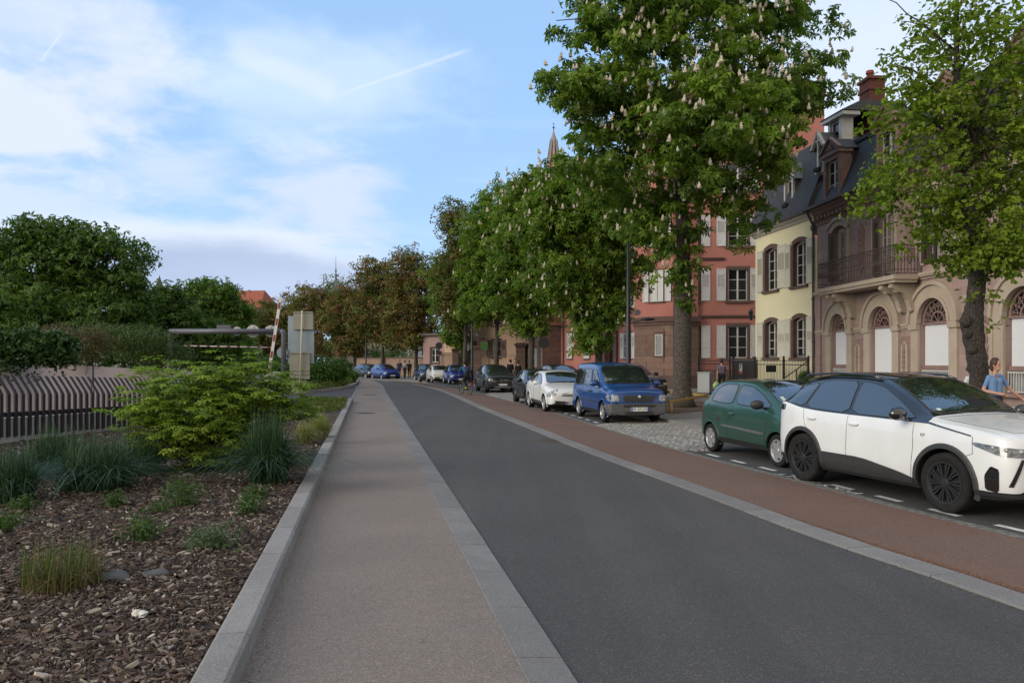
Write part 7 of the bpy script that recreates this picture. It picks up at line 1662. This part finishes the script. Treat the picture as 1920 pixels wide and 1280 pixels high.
# gate pillars, fences and walls beyond
M_SANDP = brickmat('pillar_stone', (.17, .105, .085), (.13, .08, .065), (.09, .06, .05), .5, .35, .012, .9, .5, noise_amt=.5, nscale=2)
for px, Y, H, w, lb in ((976, 66, 3.2, .38, 'sandstone gate pillar with a flat cap, the taller right one'), (895, 68, 3.0, .32, 'sandstone gate pillar behind the cyclist\'s lamp post'), (854, 76, 2.9, .28, 'sandstone pillar behind the green leafy-skirted chestnut'), (806, 84, 2.8, .28, 'sandstone pillar at the end of the low wall')):
    r = empty('gate_pillar', ((px-960)/F*Y, Y, .1)); tag(r, lb, 'pillar', 'sandstone gate pillars'); m = MB(); m.box(-w, w, -w, w, 0, H-.35); m.build('shaft', M_SANDP, r); m = MB(); m.box(-w*1.18, w*1.18, -w*1.18, w*1.18, H-.35, H-.22); m.box(-w*1.4, w*1.4, -w*1.4, w*1.4, H-.22, H-.08); m.box(-w*1.1, w*1.1, -w*1.1, w*1.1, H-.08, H); m.build('cap', M_STONED, r)
X = lambda px, Y: ((px-960)/F*Y, Y)
ironfence('garden_railing', 'black iron railing between the two sandstone gate pillars', [X(898, 68), X(972, 66)], 2.3, .16)
ironfence('garden_railing', 'black iron railing between the pillars left of the lamp post', [X(858, 76), X(891, 68.6)], 2.3, .18)
ironfence('garden_railing', 'tall dark railing above the road end, right of the low wall', [X(810, 84), X(850, 76.6)], 2.5, .18)
def lowwall(label, a, b, H, w=.3, mt=None):
    a, b = Vector(a), Vector(b); r = empty('garden_wall', (*a, .1), atan2((b-a).y, (b-a).x)); tag(r, label, 'wall', 'low garden walls'); L_ = (b-a).length; m = MB(); m.box(0, L_, 0, w, 0, H); m.build('masonry', mt or M_SANDP, r); m = MB(); m.box(-.05, L_+.05, -.06, w+.06, H, H+.12); m.build('coping', M_STONED, r)
M_SANDW = brickmat('wall_sandstone', (.27, .185, .13), (.22, .15, .11), (.15, .11, .09), .6, .3, .012, .9, .4, noise_amt=.5, nscale=1)
lowwall('long sandstone wall along the far bend behind the blue car', X(668, 98), X(803, 84.5), 1.95, mt=M_SANDW)
lowwall('low wall under the railing between the gate pillars', X(899, 68.1), X(970, 66.2), .7)
lowwall('low wall joining the porch of the red house to the right gate pillar', X(980, 66), X(1010, 67.5), 1.4)
lowwall('long garden wall behind the hedges on the left', ((-1200/F*70), 70), ((-470/F*70), 70), 3.0, mt=M_CONC)
# yellow rail by the far pedestrians
r = empty('tree_guard_rail', (*X(757, 80), .1)); tag(r, 'small yellow rail beside the far group of pedestrians', 'railing'); m = MB(); m.bar((0, 0, .5), (1.2, .2, .5), .07); m.bar((0, 0, 0), (0, 0, .5), .07); m.bar((1.2, .2, 0), (1.2, .2, .5), .07); m.build('rail', M_YEL, r)

# things lying in the bark
c = G(262, 1150, .15); rs = np.random.RandomState(9); m = MB(); K = 9
vs = []; 
for j in range(5):
    for i in range(K): a = 2*pi*i/K; rr = [0.01, .03, .05, .058, .06][j]*(1+.25*rs.normal()); vs.append((rr*cos(a)*1.25, rr*sin(a)*.75, [.02, .018, .012, .01, .0][j]+.006*rs.normal()))
m.add(vs, [(j*K+i, j*K+(i+1) % K, (j+1)*K+(i+1) % K, (j+1)*K+i) for j in range(4) for i in range(K)]+[tuple(range(K))]); o = m.build('crumpled_paper', pmat('dirty_white_paper', (.52, .50, .45), .9, dirt=.3)); o.location = (c.x, c.y, .15); o.rotation_euler = (0, 0, -.8); tag(o, 'crumpled whitish scrap of paper on the bark chips', 'litter')
for px, py, s, lb in ((212, 1085, .10, 'dark grey stone beside the reddish tufted plant'), (290, 1078, .07, 'flat grey stone right of the other stone')):
    c = G(px, py, .13); m = MB(); m.ball((0, 0, 0), (s*1.5, s*.7, s*.55), 16, 10); rs = np.random.RandomState(int(px)); m.v = [(x*(1+.12*sin(9*y+px)), y*(1+.15*cos(8*x)), z+.01*sin(30*x)) for x, y, z in m.v]; o = m.build('stone', pmat('grey_stone', (.065, .07, .075), .9, col2=(.10, .105, .11), scale=12, bump=.4), smooth=True); o.location = (c.x, c.y, .14); tag(o, lb, 'stone', 'stones in the bark')
rs = np.random.RandomState(4); V = []
def litter(label, n, fn, s, mat, name='fallen_leaves'):
    c = np.array([fn() for _ in range(n)]); nrm, t, b_ = frames(n, rs, 2.5, None, .3); v, f, rr = leafquads(c, nrm, t, b_, s*rs.uniform(.5, 1.3, n), 1, .6, .1, None, 1, rs); tag(link(name, np_mesh(name, v, f, rr), mat), label, 'litter', kind='stuff')
litter('few dry bits scattered on the path, strips and road', 240, lambda: ((lambda Y: (rs.uniform(-.7-.18*Y, 5-.2*Y), Y, .034))(3.6*math.exp(rs.rand()*1.9))), .022, leafmat('dry_bit', (.06, .035, .02), (.28, .22, .14), .1))

litter('fine grit and leaf bits gathered along the foot of the raised kerb', 700, lambda: ((lambda Y: (-.70-.182*Y+abs(rs.normal())*.07, Y, .032))(3.6*math.exp(rs.rand()*2.1))), .016, MATS['dry_bit'], 'kerbside_grit')
litter('grit along the edge of the right-hand granite strip', 500, lambda: ((lambda p: (p[0].x+rs.normal()*.06-.05, p[0].y, .006))(curve_at(S1c, 4.5+12*rs.rand()**1.3))), .016, MATS['dry_bit'], 'kerbside_grit')

# ================================================================== people
def capsule(m, a, b, ra, rb, n=14):
    a, b = Vector(a), Vector(b); d = (b-a); L = max(d.length, 1e-5); d /= L; pts = []; rad = []
    for k in range(5): t = -pi/2+pi/2*k/4; pts.append(a+d*ra*sin(t)); rad.append(max(ra*cos(t), .0005))
    for k in range(5): t = pi/2*k/4; pts.append(b+d*rb*sin(t)); rad.append(max(rb*cos(t), .0005))
    m.tube(pts, rad, n)
def person(label, loc, rz, segs, mats, hair=None, vox=.014, extra=None, group=None, head=(0, 0, 1.62), look=0.0, eyes=True, tilt=0.0, sc=1.0):
    "one continuous skin over the limb segments (a, b, ra, rb, material index)"
    m = MB()
    for s in segs: capsule(m, *s[:4])
    h = Vector(head); hd = MB(); hd.ball((0, 0, .015), (.088, .074, .108), 18, 14); hd.ball((.028, 0, -.055), (.060, .050, .055), 14, 10); hd.ball((.092, 0, -.012), (.016, .012, .020), 8, 6); hd.ball((.075, 0, -.062), (.016, .024, .009), 8, 6)
    for s in (-1, 1): hd.ball((-.005, s*.077, -.005), (.018, .010, .028), 8, 6)
    Mx = Matrix.Translation(h) @ Matrix.Rotation(look, 4, 'Z') @ Matrix.Rotation(tilt, 4, 'Y'); hd.v = [tuple(Mx @ Vector(v)) for v in hd.v]; m.add(hd.v, hd.f)
    o = m.build('tmp', [], fix=True); md = o.modifiers.new('r', 'REMESH'); md.mode = 'VOXEL'; md.voxel_size = vox; sm = o.modifiers.new('s', 'SMOOTH'); sm.factor = .5; sm.iterations = 2
    dg = bpy.context.evaluated_depsgraph_get(); dg.update(); me = bpy.data.meshes.new_from_object(o.evaluated_get(dg)); COL.objects.unlink(o); bpy.data.objects.remove(o)
    me.name = 'person'; me.materials.clear()
    for q in mats: me.materials.append(q)
    n = len(me.polygons); C = np.empty(n*3); me.polygons.foreach_get('center', C); C = C.reshape(n, 3); best = np.full(n, 9.0); idx = np.zeros(n, int)
    for a, b, ra, rb, mi in segs:
        a, b = np.array(a, float), np.array(b, float); d = b-a; L2 = max((d**2).sum(), 1e-9); t = np.clip(((C-a)@d)/L2, 0, 1); ds = np.linalg.norm(C-a-t[:, None]*d, axis=1)-(ra+(rb-ra)*t); w = ds < best; best[w] = ds[w]; idx[w] = mi
    dh = np.linalg.norm((C-np.array(h))/[1, .9, 1.2], axis=1)-.10; idx[(dh < best+.005) & (C[:, 2] > h.z-.12)] = 0
    me.polygons.foreach_set('material_index', idx.astype(np.int32)); me.polygons.foreach_set('use_smooth', [True]*n); me.update()
    p = bpy.data.objects.new('person', me); COL.objects.link(p); p.location = loc; p.rotation_euler = (0, 0, rz); p.scale = (sc, sc, sc); tag(p, label, 'person', group)
    if hair:
        k = MB(); k.ball((-.018, 0, .035), (.098, .088, .108), 18, 14); k.v = [v for v in k.v]
        if hair[1]: k.ball((-.06, 0, -.03), (.052, .074, .085), 14, 10); k.ball((-.115, 0, -.03), (.035, .035, .04), 10, 8)
        else: k.ball((-.045, 0, -.02), (.062, .078, .07), 14, 10)
        k.v = [tuple(Mx @ Vector((v[0] if v[0] < .055 else .055+(v[0]-.055)*.2, v[1], v[2]))) for v in k.v]; k.build('hair', hair[0], p, smooth=True)
    if eyes:
        for s in (-1, 1):
            k = MB(); k.ball(tuple(Mx @ Vector((.080, s*.030, .012))), .0095, 8, 6); k.build('eye', M_DARK, p, smooth=True)
    return p
def hand(w, d, side, r=.011, curl=.35, mi=0, s=1.0):
    "palm, four unequal fingers and a thumb leaving the side of the palm; w wrist, d pointing direction, side the thumb's side"
    w, d, side = Vector(w), Vector(d).normalized(), Vector(side).normalized(); nn = d.cross(side); out = []; pc = w+d*.045*s
    out.append((w, w+d*.075*s, .026*s, .030*s, mi)); out.append((w+d*.03*s+side*.018*s, w+d*.075*s+side*.022*s, .018*s, .018*s, mi)); out.append((w+d*.03*s-side*.018*s, w+d*.072*s-side*.024*s, .018*s, .016*s, mi))
    for k, L in enumerate((.068, .078, .072, .055)):
        b = w+d*.082*s+side*(.030-.020*k)*s; q = b+(d*cos(curl)+nn*sin(curl))*L*.5*s; e = q+(d*cos(curl*2.2)+nn*sin(curl*2.2))*L*.5*s; out += [(b, q, r*s, r*.9*s, mi), (q, e, r*.9*s, r*.75*s, mi)]
    tb = w+d*.03*s+side*.03*s; tq = tb+(d*.6+side*.8).normalized()*.035*s; out += [(tb, tq, .013*s, .012*s, mi), (tq, tq+(d*.9+side*.3).normalized()*.028*s, .012*s, .010*s, mi)]
    return out
SK, TOP, BOT, SHOE = 0, 1, 2, 3
def standing(step=.0, H=1.75, arms=None, top=TOP, lean=0.0, slv=.5, fem=False, hands=True, hm=1.0):
    k = H/1.75; s = []; w = .9 if fem else 1.0
    hip = Vector((0, 0, .93*k)); ch = Vector((lean*.3, 0, 1.34*k)); sh = Vector((lean*.4, 0, 1.42*k))
    for sd in (-1, 1):
        a = sd*step; hp = hip+Vector((0, sd*.085, 0)); kn = Vector((a*.45+abs(a)*.12+.02, sd*.09, .50*k)); an = Vector((a*.95-.02, sd*.085, .09*k+ (.03 if a < 0 else 0)))
        s += [(hp, kn, .088*w, .060, BOT), (kn, an, .060, .042, BOT), (an+Vector((-.03, 0, -.045)), an+Vector((.13, 0, -.055)), .040, .030, SHOE)]
        so = sh+Vector((0, sd*.165*w*k, -.01)); el, wr = arms[0 if sd < 0 else 1] if arms else ((so+Vector((-.02-a*.3, sd*.05, -.30*k))), (so+Vector((.03-a*.6, sd*.07, -.54*k))))
        el, wr = Vector(el), Vector(wr); mid = so.lerp(el, slv if slv <= 1 else 1)
        s += [(so, mid, .052*w, .046*w, TOP), (mid, el, .042*w, .036*w, SK if slv <= 1 else TOP), (el, wr, .036*w, .024, SK if slv < 1.5 else TOP)]
        if hands: s += hand(wr, (wr-el), Vector((1, 0, 0)) if abs((wr-el).normalized().x) < .8 else Vector((0, -sd, .3)), s=hm)
        s += [(hip+Vector((0, sd*.05, 0)), hip+Vector((0, sd*.06, .10)), .10*w+(.01 if fem else 0), .10*w, BOT if not fem else BOT), (hip+Vector((0, sd*.055, .13)), ch+Vector((0, sd*.07*w, 0)), .092*w, .105*w, TOP), (ch+Vector((0, sd*.07*w, 0)), so-Vector((0, sd*.02, .01)), .10*w, .055, TOP)]
    s += [(sh+Vector((0, 0, -.02)), sh+Vector((.01, 0, .12*k)), .058, .048, SK)]; head = sh+Vector((.025, 0, .215*k)); return s, head
M_SKIN = pmat('skin', (.42, .23, .16), .6, col2=(.38, .20, .14), scale=12); M_HAIR = pmat('dark_hair', (.018, .010, .008), .7, col2=(.03, .016, .012), scale=40); M_HAIRR = pmat('brown_hair', (.035, .014, .010), .65, col2=(.05, .02, .014), scale=40)
def cloth(n, c): return pmat('cloth_'+n, c, .9, col2=tuple(x*.8 for x in c), scale=9, bump=.3, bscale=40)
J = cloth('dark_jeans', (.015, .018, .03)); BK = cloth('black', (.010, .010, .012)); SH_ = cloth('shoe', (.02, .018, .018))
# woman in a blue shirt
Yw = 14.6; X_ = (1866-960)/F*Yw
sh_z = 1.36
s, hd = standing(.22, 1.66, arms=(((-.02, -.25, 1.10), (.20, -.06, 1.05)), ((.03, .30, 1.12), (.10, .52, .95))), slv=.62, fem=True)
w1 = person('woman in a light blue short-sleeved shirt beside the dark tree trunk, arm held out', (X_, Yw, .1), R(-86), s, [M_SKIN, cloth('light_blue', (.12, .22, .40)), J, SH_], (M_HAIRR, True), .0085, head=hd, look=.42, sc=1.04)
k = MB()
for sg in (-1, 1): k.prism([(0, 0), (.075*sg, .02), (.06*sg, .055), (0, .03)], lambda u, v, d: (hd.x+.045+d, u, hd.z-.20+v), 0, .012)
k.build('collar', MATS['cloth_light_blue'], w1)
w1.scale = (.93, .90, 1.04)
s, hd = standing(-.2, 1.66, fem=True, hands=True)
person('person in a white top mostly hidden behind the dark tree trunk', ((1822-960)/F*16.4, 16.4, .1), R(-62), s, [M_SKIN, cloth('white', (.55, .55, .55)), J, SH_], (M_HAIR, True), .014, head=hd)
# man walking away with a bag
s, hd = standing(.22, 1.78, arms=None, slv=.75)
Ym = 38.5; mp_ = ((1353-960)/F*Ym, Ym, .1)
mn = person('man in a grey-violet shirt walking away on the pavement carrying a bag', mp_, R(88), s, [M_SKIN, cloth('grey_violet', (.13, .11, .15)), BK, SH_], (M_HAIR, False), .014, head=hd, eyes=True)
hx = Vector((mp_[0]-.27, Ym-.05, .1+.78))
m = MB(); m.ball((0, 0, -.30), (.17, .11, .20), 14, 10); m.v = [(x*(1+.1*sin(12*z)), y, z) for x, y, z in m.v]; m.tube([(-.04, 0, -.13), (0, 0, 0), (.04, 0, -.13)], .014, 6); o = m.build('shopping_bag', pmat('bag_green_white', (.42, .48, .30), .6, col2=(.16, .34, .10), scale=9, amt=.25), smooth=True); o.location = hx; tag(o, 'greenish white plastic bag in the walking man\'s left hand', 'bag')
m = MB(); m.box(-.13, .13, -.06, .06, -.62, -.20); m.tube([(-.08, 0, -.21), (0, 0, 0), (.08, 0, -.21)], .01, 6); o = m.build('shopping_bag', pmat('bag_red_orange', (.42, .05, .02), .6, col2=(.50, .16, .02), scale=6, amt=.3)); o.location = hx+Vector((.17, .10, 0)); tag(o, 'red and orange bag hanging beside the walking man\'s leg', 'bag')
def ped(label, px, Y, rz, topc, botc, H=1.75, step=.15, hair=M_HAIR, fem=False, zg=.1, slv=2):
    s, hd = standing(step, H, slv=slv, fem=fem); person(label, ((px-960)/F*Y, Y, zg), rz, s, [M_SKIN, topc, botc, SH_], (hair, fem), .02, head=hd, eyes=False, group='pedestrians far down the street')
ped('pedestrian in dark clothes at the tip of the driveway island', 657, 84, R(-80), BK, BK, 1.8)
ped('far pedestrian in a navy coat, left of the one in pale grey', 749, 77, R(-100), cloth('navy', (.015, .025, .06)), J, 1.82)
ped('far pedestrian in a pale grey jacket', 759, 76.5, R(80), cloth('pale_grey', (.25, .24, .24)), BK, 1.72)
ped('far pedestrian in black, right of the one in pale grey', 767.5, 77.5, R(90), BK, BK, 1.72)
ped('pedestrian in black behind the dark grey SUV, the left one', 957, 52, R(100), BK, BK, 1.78)
ped('pedestrian in black behind the dark grey SUV, the right one', 971.5, 51, R(95), BK, BK, 1.7)

# cyclist riding away
Yk = 41.4; cpos = Vector(((873-960)/F*Yk, Yk, .014)); rzb = R(118)
r = empty('bicycle', cpos, rzb); tag(r, 'dark bicycle ridden away on the brown cycle lane', 'bicycle')
M_TYRE = M_RUB; M_BIKE = pmat('bike_frame', (.03, .035, .06), .4, coat=.6); M_TAN = pmat('tan_tyre', (.06, .05, .04), .8)
for x in (-.52, .53):
    m = MB(); n = 36; mj = .335
    vs = []; fs = []
    for i in range(n):
        a = 2*pi*i/n
        for j in range(8): b = 2*pi*j/8; rr = mj+.024*cos(b); vs.append((x+rr*cos(a), .024*sin(b), .353+rr*sin(a)))
    for i in range(n):
        for j in range(8): fs.append((i*8+j, i*8+(j+1) % 8, ((i+1) % n)*8+(j+1) % 8, ((i+1) % n)*8+j))
    m.add(vs, fs); w = m.build('wheel', M_TAN, r, smooth=True); m = MB()
    for i in range(14): a = 2*pi*i/14; m.tube([(x, .02*(-1)**i, .353), (x+.325*cos(a), 0, .353+.325*sin(a))], .0025, 3)
    m.lathe([(.02, -.04), (.02, .04)], 8, (x, 0, .353), 'y'); m.build('spokes', M_CHROME, w)
m = MB(); BB = (-.08, 0, .30); ST = (-.22, 0, .80); HT = (.36, 0, .86); HB = (.40, 0, .74); RA = (-.52, 0, .353); FA = (.53, 0, .353)
for a, b, q in ((BB, ST, .016), (BB, HB, .018), (ST, HT, .015), (HT, HB, .02), (BB, RA, .010), (ST, RA, .009), (HB, FA, .012)): m.tube([a, b], q, 8)
m.build('frame', M_BIKE, r, smooth=True)
m = MB(); m.tube([ST, (-.25, 0, .93)], .013, 8); m.ball((-.27, 0, .95), (.13, .07, .03), 12, 8); m.build('saddle', M_PLAS, r, smooth=True)
m = MB(); m.tube([HT, (.33, 0, 1.0)], .013, 8); m.tube([(.26, -.27, 1.0), (.33, -.1, 1.02), (.33, .1, 1.02), (.26, .27, 1.0)], .013, 8); m.build('handlebar', M_PLAS, r, smooth=True)
m = MB(); m.tube([(-.08, -.09, .30), (.09, -.10, .30)], .012, 6); m.tube([(-.08, .09, .30), (-.25, .10, .30)], .012, 6); m.tube([(-.08, -.09, .30), (-.08, .09, .30)], .02, 8); m.lathe([(.085, -.05), (.085, -.045)], 16, (-.08, 0, .30), 'y'); m.build('cranks', M_BLACKIRON, r)
m = MB()
m.box(-.70, -.38, -.07, .07, .72, .735); m.tube([(-.66, .06, .72), (-.52, .05, .36)], .006, 5); m.tube([(-.66, -.06, .72), (-.52, -.05, .36)], .006, 5); m.build('carrier', M_BLACKIRON, r)
s = []; hip = Vector((-.26, 0, 1.02)); sh = Vector((.08, 0, 1.45))
for sd in (-1, 1):
    hp = hip+Vector((0, sd*.08, 0)); ft = Vector((.10, -.10, .36)) if sd < 0 else Vector((-.24, .10, .36)); kn = Vector((.18, -.11, .66)) if sd < 0 else Vector((.02, .11, .70))
    s += [(hp, kn, .088, .058, BOT), (kn, ft+Vector((-.04, 0, .06)), .056, .038, BOT), (ft+Vector((-.07, 0, .0)), ft+Vector((.10, 0, -.01)), .038, .030, SHOE)]
    so = sh+Vector((0, sd*.17, -.01)); el = Vector((.20, sd*.27, 1.22)); wr = Vector((.25, sd*.26, 1.05)); s += [(so, el, .052, .040, TOP), (el, wr, .038, .028, TOP)]; s += hand(wr, Vector((.35, 0, -.35)), Vector((0, -sd, 0)), curl=1.0, s=.9)
    s += [(hip+Vector((0, sd*.05, 0)), hip+Vector((.06, sd*.055, .12)), .105, .095, BOT), (hip+Vector((.08, sd*.05, .14)), sh+Vector((-.03, sd*.075, -.06)), .095, .105, TOP), (sh+Vector((-.03, sd*.07, -.06)), so, .10, .055, TOP)]
s += [(sh, sh+Vector((.06, 0, .10)), .056, .048, SK)]
cy = person('cyclist in a teal jacket riding away on the brown cycle lane', cpos, rzb, s, [M_SKIN, cloth('teal', (.02, .11, .20)), BK, pmat('yellow_shoe', (.42, .48, .03), .6)], (M_HAIR, False), .014, head=sh+Vector((.12, 0, .20)), eyes=True)
m = MB(); m.ball((0, 0, 0), (.10, .15, .20), 14, 10); m.box(-.03, .10, -.10, .10, -.15, .12); o = m.build('backpack', cloth('dark_bag', (.02, .03, .06)), smooth=True); o.location = cpos+Matrix.Rotation(rzb, 3, 'Z') @ Vector((-.20, 0, 1.33)); o.rotation_euler = (0, .6, rzb); tag(o, 'dark backpack on the cyclist\'s back', 'backpack')
m = MB(); m.box(-.14, .14, -.05, .05, -.14, .14); o = m.build('pannier_bag', cloth('red_bag', (.20, .02, .02)), bevel=.02); o.location = cpos+Matrix.Rotation(rzb, 3, 'Z') @ Vector((-.52, -.13, .60)); o.rotation_euler = (0, 0, rzb); tag(o, 'dull red pannier bag on the side of the bicycle carrier', 'bag')
